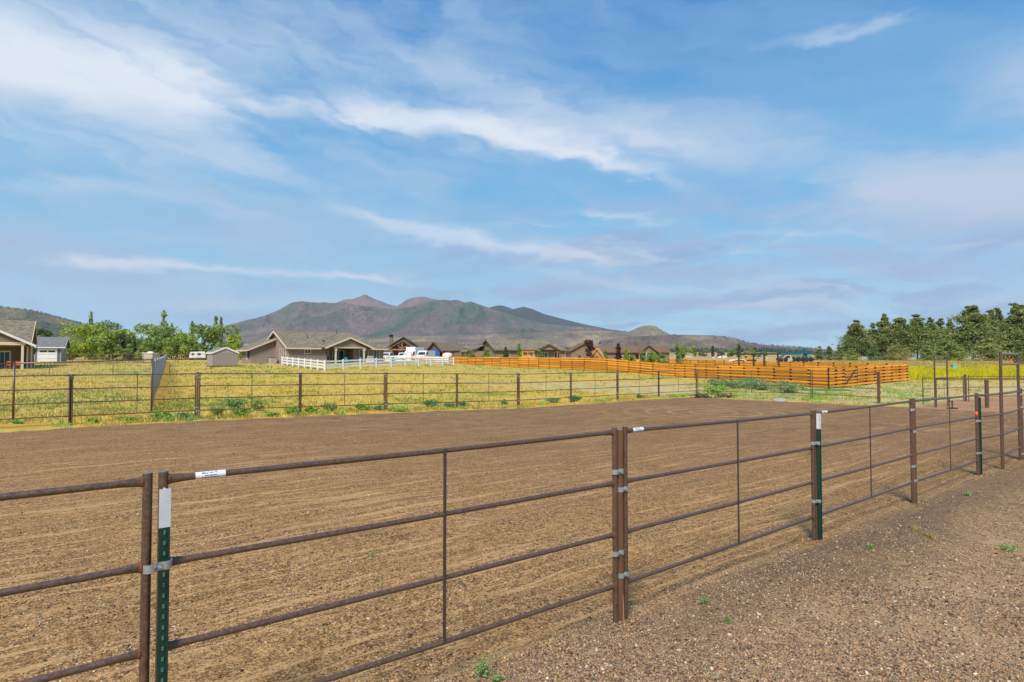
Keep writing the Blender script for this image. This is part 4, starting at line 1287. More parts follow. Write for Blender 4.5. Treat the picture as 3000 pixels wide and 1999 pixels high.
# -- the wide taupe house
NX, NY = -33.6, 90.0
h1 = place('house', 'wide taupe house with a covered patio and sliding door behind the white rail fence', (NX, NY), R(42.5))
zg1 = h1.location.z; ZE1 = 4.0 - zg1; ZR1 = 6.45 - zg1
h1.location.z -= .02
wall(h1, 'siding', (0, 5.9, 0, .2, -.4, ZE1), (0, .2, .2, 9.8, -.4, ZE1), (5.7, 5.9, .2, 2.6, -.4, ZE1), (5.9, 10.6, 2.4, 2.6, -.4, ZE1), (10.6, 10.8, .2, 2.6, -.4, ZE1),
     (10.6, 14.2, 0, .2, -.4, ZE1), (14.2, 16.3, .25, .45, -.4, ZE1), (16.1, 16.3, .45, 9.8, -.4, ZE1), (0.2, 16.1, 9.6, 9.8, -.4, ZE1))
gable_tri(h1, 'siding', 'x', 0, 9.8, .0, ZE1, ZR1 - .05, .2)
# main roof: gable on the left end, hip on the right
k1 = (ZR1 - ZE1) / 4.9; ov = .5; xa, xb = -ov, 16.3 + ov; zl_ = ZE1 - k1 * ov
m = MB(); up = Vector((0, 0, .2))
hx = 12.6
A = [(xa, -ov, zl_), (xb, -ov, zl_), (hx, 4.9, ZR1), (xa, 4.9, ZR1)]
Bq = [(xb, 9.8 + ov, zl_), (xa, 9.8 + ov, zl_), (xa, 4.9, ZR1), (hx, 4.9, ZR1)]
m.slab([Vector(p) + up for p in A], .14); m.slab([Vector(p) + up for p in Bq], .14)
tri = [Vector((xb, -ov, zl_)) + up, Vector((xb, 9.8 + ov, zl_)) + up, Vector((hx, 4.9, ZR1)) + up]
m.add(tri + [p - up * .7 for p in tri], [(0, 1, 2), (5, 4, 3), (0, 3, 4, 1), (1, 4, 5, 2), (2, 5, 3, 0)])
rf1 = m.build('roof', MT['shingle'], h1)
fm = MB()
MB().beam((13.3, -ov - .03, zl_ + .07), (xb, -ov - .03, zl_ + .07), .05, .22).build('fascia', MT['trim'], rf1)
fm.beam((xa, -ov - .03, zl_ + .07), (4.9, -ov - .03, zl_ + .07), .05, .22)
fm.beam((xa - .03, -ov, zl_ + .05), (xa - .03, 4.9, ZR1 + .05), .05, .26).beam((xa - .03, 10.3, zl_ + .05), (xa - .03, 4.9, ZR1 + .05), .05, .26)
fm.build('fascia', MT['trim'], rf1)
MB().tube([(4.0, 2.6, ZE1 + 1.4), (4.0, 2.6, ZE1 + 1.95)], .06, 8).tube([(9.9, 4.6, ZR1), (9.9, 4.6, ZR1 + .7)], .035, 8).build('vent_pipe', MT['black'], rf1)
m = MB().box((6.2, 1.6, ZE1 + 1.13), (.3, .3, .25)); m.build('roof_vent', MT['trim_brown'], rf1)
# step in the roof at the right end
m = MB(); m.slab([Vector(p) + Vector((0, 0, .02)) for p in ((14.6, 6.6, ZR1 - .75), (14.6, -.45, zl_ + .25), (17.2, -.45, zl_ + .25), (15.4, 6.6, ZR1 - .75))], .12)
m.build('roof', MT['shingle'], h1)
# garage wing on the left with its own low roof
wall(h1, 'siding', (-3.75, 0, 5.3, 5.5, -.4, ZE1 - .25), (-3.75, -3.55, 5.5, 9.4, -.4, ZE1 - .25))
MB().prism([(-3.75, ZE1 - .25), (0, ZE1 - .25), (0, ZE1 + 1.28)], 'y', 5.3, 5.5).build('gable', MT['siding'], h1)
kw = 1.54 / 3.75
m = MB(); m.slab([Vector((p[0], p[1], ZE1 - .25 + kw * (p[0] + 3.75) + .2)) for p in ((-4.45, 4.85), (.0, 4.85), (.0, 10.2), (-4.45, 10.2))], .14)
rw = m.build('roof', MT['shingle'], h1)
fm = MB().beam((-4.45, 4.82, ZE1 - .25 - kw * .7 + .05), (-.06, 4.82, ZE1 + 1.29 + .05), .05, .24).beam((-4.48, 4.85, ZE1 - .25 - kw * .7 + .05), (-4.48, 10.2, ZE1 - .25 - kw * .7 + .05), .05, .22)
fm.build('fascia', MT['trim'], rw)
window(h1, 6.6, 7.2, .75, 2.15, -3.75, 'x', 2)
window(h1, 3.05, 3.55, .75, 2.35, 0, 'x', 2, 'curtain', horiz=True); window(h1, 1.3, 1.8, .75, 2.35, 0, 'x', 2, 'curtain', horiz=True)
window(h1, 2.5, 3.35, 1.65, 2.15, 0, 'y', 2, trim='trim', fw=.1)
window(h1, 11.75, 13.2, .75, 2.25, 0, 'y', 2, 'curtain'); window(h1, 14.5, 15.4, .75, 2.25, .25, 'y', 2, 'curtain')
window(h1, 8.2, 10.1, .05, 2.08, 2.4, 'y', 2, 'glass', name='sliding_door')
MB().bx(-3.95, -3.75, 5.95, 6.25, .9, 2.0).build('meter_box', MT['darkmetal'], h1)
# patio roof
gx0, gx1 = 5.5, 13.0; py = -1.25; gm = (gx0 + gx1) / 2; zpe = ZE1 - .02; zpr = ZE1 + 1.48
m = MB()
for q in ([(gx0 - .5, py - .35, zpe - .2), (gm, py - .35, zpr), (gm, 3.6, zpr), (gx0 - .5, .35, zpe - .2)], [(gm, py - .35, zpr), (gx1 + .5, py - .35, zpe - .2), (gx1 + .5, .35, zpe - .2), (gm, 3.6, zpr)]):
    m.slab([Vector(p) + Vector((0, 0, .26)) for p in q], .13)
rp1 = m.build('patio_roof', MT['shingle'], h1)
MB().beam((gx0 - .5, py - .38, zpe - .1), (gm, py - .38, zpr + .1), .05, .26).beam((gx1 + .5, py - .38, zpe - .1), (gm, py - .38, zpr + .1), .05, .26).build('fascia', MT['trim'], rp1)
MB().prism([(gx0 + .9, zpe + .12), (gx1 - .9, zpe + .12), (gm, zpr - .08)], 'y', py, py + .12).build('gable', MT['siding'], rp1)
MB().bx(6.6, 12.2, py - .04, py + .16, zpe - .06, zpe + .12).build('patio_beam', MT['trim'], h1)
for x_ in (6.95, 11.85):
    MB().bx(x_ - .11, x_ + .11, py - .05, py + .17, -.1, zpe - .06).bx(x_ - .17, x_ + .17, py - .11, py + .23, zpe - .5, zpe - .08).build('patio_post', MT['trim'], h1)
MB().bx(5.9, 12.6, py - .3, 2.4, -.3, .03).build('patio_slab', MT['concrete'], h1)
ac = thing('air_conditioner', 'grey air conditioner unit against the gable wall of the wide taupe house', 'air conditioner', h1.matrix_basis @ Vector((-.9, 4.0, 0.0)), R(42.5))
MB().bx(-.45, .45, -.45, .45, 0, .95).build('casing', MT['greywall'], ac); MB().bx(-.48, .48, -.48, .48, .953, 1.0).build('top_grille', MT['darkmetal'], ac)

# things on the patio
def local1(x, y, z=0.0):
    return h1.matrix_basis @ Vector((x, y, z))


def deck_chair(p, rz, label, mt='teal'):
    t = thing('garden_chair', label, 'chair', p, rz, 'teal garden chairs')
    MB().prism([(-.3, .36), (.28, .28), (.28, .31), (-.3, .39)], 'y', -.26, .26).build('seat', MT[mt], t)
    m = MB(); m.slab([(.26, -.28, .30), (.26, .28, .30), (.55, .33, 1.02), (.55, -.33, 1.02)], .04); m.build('backrest', MT[mt], t)
    for s in (-1, 1):
        MB().beam((-.34, s * .33, .56), (.42, s * .33, .56), .13, .03).build('armrest', MT[mt], t)
        MB().beam((-.28, s * .33, 0), (-.28, s * .33, .545), .03, .09).build('leg', MT[mt], t)
        MB().beam((.5, s * .30, 0), (.05, s * .30, .30), .03, .09).build('leg', MT[mt], t)
    return t


deck_chair(local1(8.7, -1.9), R(150), 'teal garden chair in front of the sliding door, leftmost of the four')
deck_chair(local1(10.1, -2.3), R(40), 'teal garden chair turned sideways, second from left on the patio')
deck_chair(local1(14.3, -2.0), R(170), 'teal garden chair below the rightmost window of the wide house')
deck_chair(local1(16.8, -2.2), R(120), 'teal garden chair farthest right, past the corner of the wide house')
gr = thing('grill', 'white barbecue grill standing beside the right patio post', 'grill', local1(12.6, -1.9), R(42.5))
MB().bx(-.6, .6, -.3, .3, .1, .85).build('cabinet', MT['white'], gr); MB().tube([(-.45, 0, 1.0), (.45, 0, 1.0)], .26, 10).build('lid', MT['greywall'], gr)
sw = thing('porch_swing', 'hanging porch swing with an orange cushion at the left of the patio', 'swing', local1(6.2, .6), R(42.5))
MB().bx(-.25, .35, -.6, .6, .42, .5).build('seat', MT['redbrown'], sw); MB().bx(.3, .38, -.6, .6, .502, 1.0).build('backrest', MT['black'], sw)
MB().bx(-.22, .25, -.55, .55, .503, .6).build('cushion', MT['orange'], sw)
for s in (-.55, .55): MB().beam((-.2, s, .45), (.05, s, 2.3), .025, .025).beam((.33, s, .45), (.05, s, 2.3), .025, .025).build('chain', MT['white'], sw)

# -- dark house with the chimney and blue garage doors
h2 = place('house', 'dark brown house with a stone chimney, timber porch and two blue garage doors', at(890, 822, 152), R(4))
z2 = h2.location.z
def d2(u): return (u - 890) * 152 / 1373.0
e2 = 4.5 - z2; r2 = 6.75 - z2
X = d2
wall(h2, 'siding3', (X(893), X(1020), 6, 6.2, -.5, e2), (X(1010), X(1061), 2.2, 2.4, -.5, e2 + .0), (X(1061), X(1063), 2.4, 9, -.5, e2), (X(893), X(895), 6, 11, -.5, e2),
     (X(980), X(1010), 0, .2, -.5, e2), (X(978), X(980), 0, 6, -.5, e2))
roof_gable(h2, X(900), X(1045), 6, 15, e2, r2 - .1, 'shingle2', 'x', .5, trim='trim_brown')
roof_gable(h2, X(1008), X(1062), 2.2, 9, e2, 6.05 - z2, 'shingle2', 'x', .5, trim='trim_brown')
gable_tri(h2, 'siding3', 'x', 2.2, 9, X(1062), e2, 6.0 - z2)
# big gable with the timber porch
roof_gable(h2, X(889), X(958), 3, 12, 5.3 - z2, 7.75 - z2, 'shingle2', 'y', .35, trim='darkmetal')
gable_tri(h2, 'siding3', 'y', X(891), X(956), 3.0, 5.2 - z2, 7.6 - z2)
wall(h2, 'siding3', (X(893), X(955), 3.2, 3.4, -.5, 5.2 - z2))
roof_gable(h2, X(895), X(953), -.6, 3, 4.75 - z2, 6.75 - z2, 'shingle2', 'y', .3, trim='trim_brown', name='porch_roof')
tb = MB().bx(X(898), X(950), -.5, -.2, 4.35 - z2, 4.7 - z2)
tb.beam((X(924), -.35, 4.7 - z2), (X(924), -.35, 6.5 - z2), .22, .22, (0, 1, 0)).beam((X(924), -.38, 4.75 - z2), (X(911), -.38, 5.7 - z2), .16, .16).beam((X(924), -.38, 4.75 - z2), (X(937), -.38, 5.7 - z2), .16, .16)
tb.build('timber_truss', MT['timber'], h2)
for u in (898.5, 949.5): MB().bx(X(u) - .2, X(u) + .2, -.52, -.18, -.3, 4.35 - z2).build('porch_post', MT['timber'], h2)
window(h2, X(918), X(931), -.3, 2.0, 3.2, 'y', 1, 'glass', 'wooddoor', name='door')
# garage gable
roof_gable(h2, X(979), X(1011), 0, 8, e2 - .05, 6.45 - z2, 'shingle2', 'y', .75, trim='trim_brown')
MB().prism([(X(979), e2), (X(1011), e2), (X(995), 6.3 - z2)], 'y', 0, .2).build('gable', MT['siding3'], h2)
bt = MB()
for k in range(9):
    xx = X(982) + k * (X(1008) - X(982)) / 8; hh = (6.2 - z2 - e2) * (1 - abs(xx - X(995)) / (X(1011) - X(995)))
    bt.bx(xx - .04, xx + .04, -.04, 0, e2, e2 + max(.1, hh))
bt.build('batten', MT['trim_brown'], h2)
for a, b in ((966, 981.5), (989.5, 1007)):
    f = MB().bx(X(a), X(b), -.08, -.005, -.3, 2.55); gd_ = f.build('garage_door', MT['bluedoor'], h2)
wall(h2, 'siding3', (X(962), X(980), .02, .2, -.5, e2 - .1))
MB().bx(X(1020), X(1037), 2.1, 2.19, -.3, 2.5).build('garage_door', MT['wooddoor'], h2)
MB().bx(X(1043), X(1060), 2.05, 2.19, -.5, 1.9).build('stone_facing', MT['stone'], h2)
ch = MB().bx(X(885.5), X(894.0), 7, 8.2, 0, 7.9 - z2).build('chimney', MT['stone'], h2)
MB().bx(X(886), X(893.5), 7.1, 8.1, 7.905 - z2, 8.45 - z2).bx(X(885), X(894.5), 6.9, 8.3, 8.46 - z2, 8.6 - z2).build('chimney_cap', MT['black'], ch)

# -- tan house in the centre
N3 = at(1139, 824, 125)
h3 = place('house', 'tan house with a plain grey brown gable roof behind young trees', N3, R(24))
z3 = h3.location.z; e3 = 4.15 - z3; r3 = 6.25 - z3
L3 = 16.6; D3 = 9.0
wall(h3, 'siding2', (0, L3, 0, .2, -.4, e3), (0, .2, .2, D3, -.4, e3), (L3 - .2, L3, .2, D3, -.4, e3), (-4.2, 0, 5.4, 5.6, -.4, e3 - .3), (-4.2, -4.0, 5.6, 9, -.4, e3 - .3))
gable_tri(h3, 'siding2', 'x', 0, D3, 0, e3, r3 - .05)
k3 = (r3 - e3) / 4.5; m = MB(); up = Vector((0, 0, .2))
A = [(-.5, -.5, e3 - k3 * .5), (L3 + .5, -.5, e3 - k3 * .5), (L3 - 2.6, 4.5, r3), (-.5, 4.5, r3)]
Bq = [(L3 + .5, 9.5, e3 - k3 * .5), (-.5, 9.5, e3 - k3 * .5), (-.5, 4.5, r3), (L3 - 2.6, 4.5, r3)]
m.slab([Vector(p) + up for p in A], .14); m.slab([Vector(p) + up for p in Bq], .14)
tri = [Vector(A[1]) + up, Vector(Bq[0]) + up, Vector(A[2]) + up]
m.add(tri + [p - up * .7 for p in tri], [(0, 1, 2), (5, 4, 3), (0, 3, 4, 1), (1, 4, 5, 2), (2, 5, 3, 0)])
r3o = m.build('roof', MT['shingle'], h3)
MB().beam((-.5, -.53, e3 - k3 * .5 + .07), (L3 + .5, -.53, e3 - k3 * .5 + .07), .05, .2).beam((-.53, -.5, e3 - k3 * .5 + .05), (-.53, 4.5, r3 + .05), .05, .24).beam((-.53, 9.5, e3 - k3 * .5 + .05), (-.53, 4.5, r3 + .05), .05, .24).build('fascia', MT['trim_brown'], r3o)
m = MB(); m.slab([Vector((p[0], p[1], e3 - .3 + .36 * (p[0] + 4.2) + .1)) for p in ((-4.8, 4.9), (-.6, 4.9), (-.6, 9.8), (-4.8, 9.8))], .14); m.build('roof', MT['shingle'], h3)
gm3 = 11.7
roof_gable(h3, gm3 - 2.6, gm3 + 2.6, -1.3, 3.0, e3 - .05, e3 + 1.15, 'shingle', 'y', .3, trim='trim_brown', name='porch_roof')
gable_tri(h3, 'siding2', 'y', gm3 - 2.4, gm3 + 2.4, -1.25, e3, e3 + 1.1)
for x_ in (gm3 - 2.3, gm3 + 2.3): MB().bx(x_ - .1, x_ + .1, -1.25, -1.05, -.1, e3).build('porch_post', MT['wooddoor'], h3)
window(h3, gm3 - 1.6, gm3 + .4, .05, 2.05, 0, 'y', 3, 'curtain', name='sliding_door')
window(h3, 13.9, 15.1, .5, 2.15, 0, 'y', 2, 'glass'); window(h3, 8.0, 8.9, .8, 2.1, 0, 'y', 2, 'glass'); window(h3, 5.4, 6.2, .8, 2.1, 0, 'y', 2, 'glass'); window(h3, 2.6, 3.2, .8, 2.1, 0, 'y', 2, 'curtain')
window(h3, 6.9, 7.5, .9, 2.0, -4.2, 'x', 1, 'glass')
MB().bx(-.06, 0, 4.0, 4.9, e3 + .75, e3 + 1.1).build('gable_vent', MT['darkmetal'], h3)
pg = thing('pergola', 'small orange timber frame in front of the tan house windows', 'pergola', (*at(1213, 820, 121)[:2], g(*at(1213, 820, 121)[:2])), R(10))
for x_ in (-1.1, 0, 1.1): MB().bx(x_ - .07, x_ + .07, -.07, .07, 0, 2.2).build('post', MT['board'], pg)
MB().bx(-1.4, 1.4, -.06, .06, 2.203, 2.4).build('beam', MT['board'], pg); MB().bx(-1.35, 1.35, -.14, -.072, 1.3, 1.48).build('rail', MT['board'], pg)

# -- long brown house on the right of the row
h4 = place('house', 'long brown house with a red brown roof, right end of the row of houses', at(1309, 820, 150), R(3))
z4 = h4.location.z
def X4(u): return (u - 1309) * 150 / 1373.0
e4 = 3.95 - z4; r4 = 5.45 - z4
wall(h4, 'siding4', (X4(1309), X4(1370), -2, -1.8, -.5, e4 + .4), (X4(1309), X4(1311), -1.8, 7, -.5, e4 + .4), (X4(1370), X4(1475), 2, 2.2, -.5, e4), (X4(1472), X4(1540), 0, .2, -.5, e4), (X4(1540), X4(1542), 0.2, 9, -.5, e4))
roof_gable(h4, X4(1311), X4(1372), -2, 7, e4 + .35, 6.1 - z4, 'shingle4', 'y', .5, trim='trim_brown')
gable_tri(h4, 'siding4', 'y', X4(1311), X4(1371), -2, e4 + .4, 6.0 - z4)
roof_gable(h4, X4(1350), X4(1500), 2, 10, e4, r4, 'shingle4', 'x', .5, trim='trim_brown')
roof_gable(h4, X4(1470), X4(1510), -1, 6, e4, 5.6 - z4, 'shingle4', 'y', .5, trim='trim_brown')
gable_tri(h4, 'siding4', 'y', X4(1471), X4(1509), -.98, e4, 5.5 - z4)
wall(h4, 'siding4', (X4(1475), X4(1505), -1, -.82, -.5, e4))
roof_gable(h4, X4(1500), X4(1540), 0, 9, e4, 5.35 - z4, 'shingle4', 'x', .5, trim='trim_brown')
gable_tri(h4, 'siding4', 'x', 0, 9, X4(1541), e4, 5.2 - z4)
for a, b in ((1433.5, 1438.5), (1443, 1448), (1453, 1458)): window(h4, X4(a), X4(b), .5, 2.1, 2.0, 'y', 2, 'curtain')
window(h4, X4(1486), X4(1495), .3, 2.0, -1, 'y', 2, 'curtain'); window(h4, X4(1516), X4(1523), .5, 1.9, 0, 'y', 2, 'glass')
MB().bx(X4(1375), X4(1384), 1.9, 2.0, .2, 1.6).build('opening', MT['black'], h4)  # solid black slab on the wall; its colour stands for the shade inside
window(h4, X4(1326), X4(1332), .2, 1.3, -2, 'y', 1, 'glass', 'trim_brown')

# -- house at the left edge
h0 = place('house', 'brown grey house cut by the left edge, white fascia and sliding door under its porch', at(80, 833, 77), R(39))
z0_ = h0.location.z
def X0(u): return (u - 80) / 22.9
e0 = 4.05 - z0_; r0_ = 7.15 - z0_
wall(h0, 'siding0', (-9, X0(62), 2.4, 2.6, -.4, e0), (X0(62), X0(76), 0.6, .8, -.4, e0 + .4), (X0(76), X0(78.2), .8, 9, -.4, e0 + .4), (X0(62), X0(63), .8, 2.6, -.4, e0 + .3))
k0 = (r0_ - e0) / 5.0
m = MB(); m.slab([Vector(p) + up for p in ((-9, -.6, e0 - .35), (X0(70), -.6, e0 - .35), (X0(80.5), 4.7, r0_), (-9, 4.7, r0_))], .14)
m.slab([Vector(p) + up for p in ((X0(86), 10, e0 - .3), (-9, 10, e0 - .3), (-9, 4.7, r0_), (X0(80.5), 4.7, r0_))], .14)
rr0 = m.build('roof', MT['shingle'], h0)
MB().beam((X0(70.5), -.6, e0 - .25), (X0(81.2), 4.7, r0_ + .1), .06, .26).beam((X0(86.6), 10, e0 - .2), (X0(81.2), 4.7, r0_ + .1), .06, .26).build('fascia', MT['trim'], rr0)
MB().prism([(1.2, e0 + .35), (8.4, e0 + .35), (4.7, r0_ - .1)], 'x', X0(76.5), X0(78)).build('gable', MT['siding0'], h0)
# porch gable whose peak is beyond the frame
pk0 = X0(-28); zp0 = 6.3 - z0_
m = MB(); m.slab([Vector((pk0, -2.4, zp0 + .1)), Vector((X0(82), -2.4, e0 - .12)), Vector((X0(82), .2, e0 - .12)), Vector((pk0, 3.2, zp0 + .1))], .12)
m.slab([Vector((pk0, 3.2, zp0 + .1)), Vector((pk0 - 5, 3.2, e0)), Vector((pk0 - 5, -2.4, e0)), Vector((pk0, -2.4, zp0 + .1))], .12)
pr0 = m.build('porch_roof', MT['shingle'], h0)
MB().beam((pk0, -2.44, zp0 - .02), (X0(82), -2.44, e0 - .25), .06, .28).build('fascia', MT['trim_white'], pr0)
MB().prism([(pk0, e0 + .25), (X0(52), e0 + .25), (pk0, zp0 - .2)], 'y', -2.0, -1.85).build('gable', MT['siding0'], pr0)
MB().bx(pk0, X0(58), -2.05, -1.75, e0 - .12, e0 + .25).build('porch_beam', MT['trim'], h0)
MB().bx(X0(48.5), X0(54.5), -2.05, -1.75, -.2, e0 - .12).build('porch_post', MT['trim'], h0)
window(h0, X0(0), X0(21), .05, 2.1, 2.4, 'y', 2, 'glass', name='sliding_door', fw=.16)
for a in (62.5, 72): MB().bx(X0(a) - .09, X0(a) + .09, .56, .6, -.2, e0 - .1).build('corner_trim', MT['trim'], h0)
for i_, u in enumerate((25, 43)):
    t = thing('porch_chair', ('orange porch chair next to the sliding door of the left house', 'orange porch chair beside the porch post of the left house')[i_], 'chair', h0.matrix_basis @ Vector((X0(u), -.6, 0)), R(180 + 20 * i_), 'orange porch chairs')
    MB().bx(-.27, .27, -.25, .25, .38, .44).build('seat', MT['redbrown'], t); MB().bx(-.27, .27, .2, .26, .443, .95).build('backrest', MT['orange'], t)
    for a in (-.23, .23):
        for b in (-.22, .22): MB().bx(a - .025, a + .025, b - .025, b + .025, 0, .377).build('leg', MT['redbrown'], t)
# -- detached garage
hg = place('garage', 'small slate blue garage with a big white door and grey roof', at(82, 830, 108), R(30))
hg['category'] = 'garage'; zgg = hg.location.z
def Xg(u): return (u - 82) / 16.1
eg = 4.50 - zgg; rg = 6.15 - zgg
wall(hg, 'bluewall', (Xg(80), Xg(139), 0, .2, -.3, eg), (Xg(80), Xg(82), .2, 6, -.3, eg))
MB().bx(Xg(139), Xg(141), 0, 6.6, -.3, eg).build('side_wall', MT['greywall'], hg)
roof_gable(hg, Xg(80), Xg(143), 0, 6.6, eg, rg, 'shingle_grey', 'x', .55, trim='trim_white')
gable_tri(hg, 'greywall', 'x', 0, 6.6, Xg(139.5), eg, rg - .1)
gd0 = MB().bx(Xg(86.5), Xg(130.5), -.07, -.003, -.05, 2.32); gdo = gd0.build('garage_door', MT['white'], hg)
for a, b in ((91, 108), (111, 127)): MB().bx(Xg(a), Xg(b), -.09, -.072, 1.78, 2.08).build('pane', MT['glass'], gdo)
MB().bx(Xg(85), Xg(86.4), -.09, -.002, -.1, 2.45).bx(Xg(130.6), Xg(132), -.09, -.002, -.1, 2.45).bx(Xg(86.4), Xg(130.6), -.09, -.002, 2.325, 2.45).build('door_trim', MT['trim_white'], hg)
# -- taupe shed
sh = place('shed', 'small taupe garden shed with white roof edges left of the wide house', at(488, 842.8, 80), R(40))
sh['category'] = 'shed'
wS = 3.25; eS = 1.92; rS = 2.62
wall(sh, 'shedwall', (0, wS, 0, .1, .18, eS), (0, .1, .1, 3.0, .18, eS), (wS - .1, wS, .1, 3.0, .18, eS), (.1, wS - .1, 2.9, 3.0, .18, eS))
gr_ = MB()
for k in range(18): gr_.bx(.1 + k * .19, .125 + k * .19, -.012, -.001, .2, eS)
gr_.build('panel_groove', MT['trim_brown'], sh)
gable_tri(sh, 'shedwall', 'y', 0, wS, .0, eS, rS)
roof_gable(sh, 0, wS, 0, 3.0, eS, rS, 'shingle_grey', 'y', .1, .1, trim='trim_white')
MB().bx(-.05, wS + .05, -.05, 3.05, -.25, .177).build('skid_base', MT['darkmetal'], sh)
# -- pink tiled house far off
h5 = place('house', 'far low house with a pink tiled roof, right of the row of houses', at(1602, 824, 430), R(-4))
h5.location.z = zat(826.5, 430); z5 = h5.location.z
def X5(u): return (u - 1602) * 430 / 1373.0
wall(h5, 'siding4', (0, X5(1664), 0, .2, -.5, 2.0), (X5(1664), X5(1664) + .2, 0.2, 7, -.5, 2.0))
roof_gable(h5, 0, X5(1634), 0, 7, 2.0, 3.5, 'rooftile', 'x', .5, trim='trim_brown')
roof_gable(h5, X5(1626), X5(1662), -1.5, 6, 2.1, 4.6, 'rooftile', 'x', .4, trim='trim_brown')
# -- A-frame play house
ph = place('play_house', 'small wooden play house with a steep pale roof and crossed braces, behind the orange fence', at(1372, 822, 96), R(-18))
ph['category'] = 'play house'
ph.location.z = zat(824, 96) 
MB().prism([(-1.05, 0), (1.05, 0), (0, 1.5)], 'y', 0, .08).build('front_wall', MT['timber'], ph)
m = MB(); m.slab([(-1.25, -.2, -.1), (0, -.2, 1.68), (0, 2.2, 1.68), (-1.25, 2.2, -.1)], .05); m.slab([(0, -.2, 1.68), (1.35, -.2, -.1), (1.35, 2.2, -.1), (0, 2.2, 1.68)], .05); m.build('roof', MT['greywall'], ph)
MB().beam((-1.2, -.22, -.1), (0, -.22, 1.62), .06, .12).beam((1.3, -.22, -.1), (0, -.22, 1.62), .06, .12).beam((-.7, -.05, .02), (.35, -.05, .95), .05, .08).beam((.7, -.05, .02), (-.35, -.05, .95), .05, .08).build('brace', MT['board'], ph)
MB().bx(-1.3, 1.3, -.1, 2.1, -1.9, -.02).build('platform', MT['timber'], ph)

# ------------------------------------------------------------------ vegetation
def cards(P, size, rng, flat=0.0):
    """one small leaf-shaped quad per point, turned at random"""
    n = len(P)
    a = rng.normal(size=(n, 3)); a[:, 2] *= (1 - flat * .7); a /= np.linalg.norm(a, axis=1)[:, None]
    b = rng.normal(size=(n, 3)); b -= (b * a).sum(1)[:, None] * a; b /= np.linalg.norm(b, axis=1)[:, None]
    s = (size * rng.uniform(.6, 1.3, n))[:, None]
    V = np.stack([P - a * s, P - b * s * .55, P + a * s, P + b * s * .55], 1).reshape(-1, 3)
    Fc = (np.arange(n) * 4)[:, None] + np.array([0, 1, 2, 3])
    return V, Fc


def tint(col, n, rng, var=.25, hue=.12):
    k = rng.uniform(1 - var, 1 + var, n)[:, None]
    h = rng.uniform(-hue, hue, n)
    c = np.array(col[:3])[None] * k
    c = c.copy(); c[:, 0] *= 1 + h; c[:, 2] *= 1 - h
    return c


def limbs(root, h, w, r, rng, mt='bark', n=6, base=.35, name='trunk'):
    m = MB()
    pts = [(0, 0, -.15)] ; x = y = 0
    for k in range(1, 6):
        x += rng.normal() * h * .012; y += rng.normal() * h * .012; pts.append((x, y, h * .85 * k / 5))
    m.tube(pts, [r * (1 - .16 * k) for k in range(6)], 7)
    for k in range(n):
        t = base + (.85 - base) * k / max(1, n); i = min(4, int(t / .85 * 5)); p = Vector(pts[i]).lerp(Vector(pts[i + 1]), .5)
        a = rng.uniform(0, 6.28); q = p + Vector((math.cos(a) * w * .36, math.sin(a) * w * .36, h * rng.uniform(.08, .22)))
        m.tube([p, p.lerp(q, .5) + Vector((0, 0, h * .02)), q], [r * .42, r * .28, r * .1], 5)
    return m.build(name, MT[mt], root, True)


TB = 'trees at the back left'


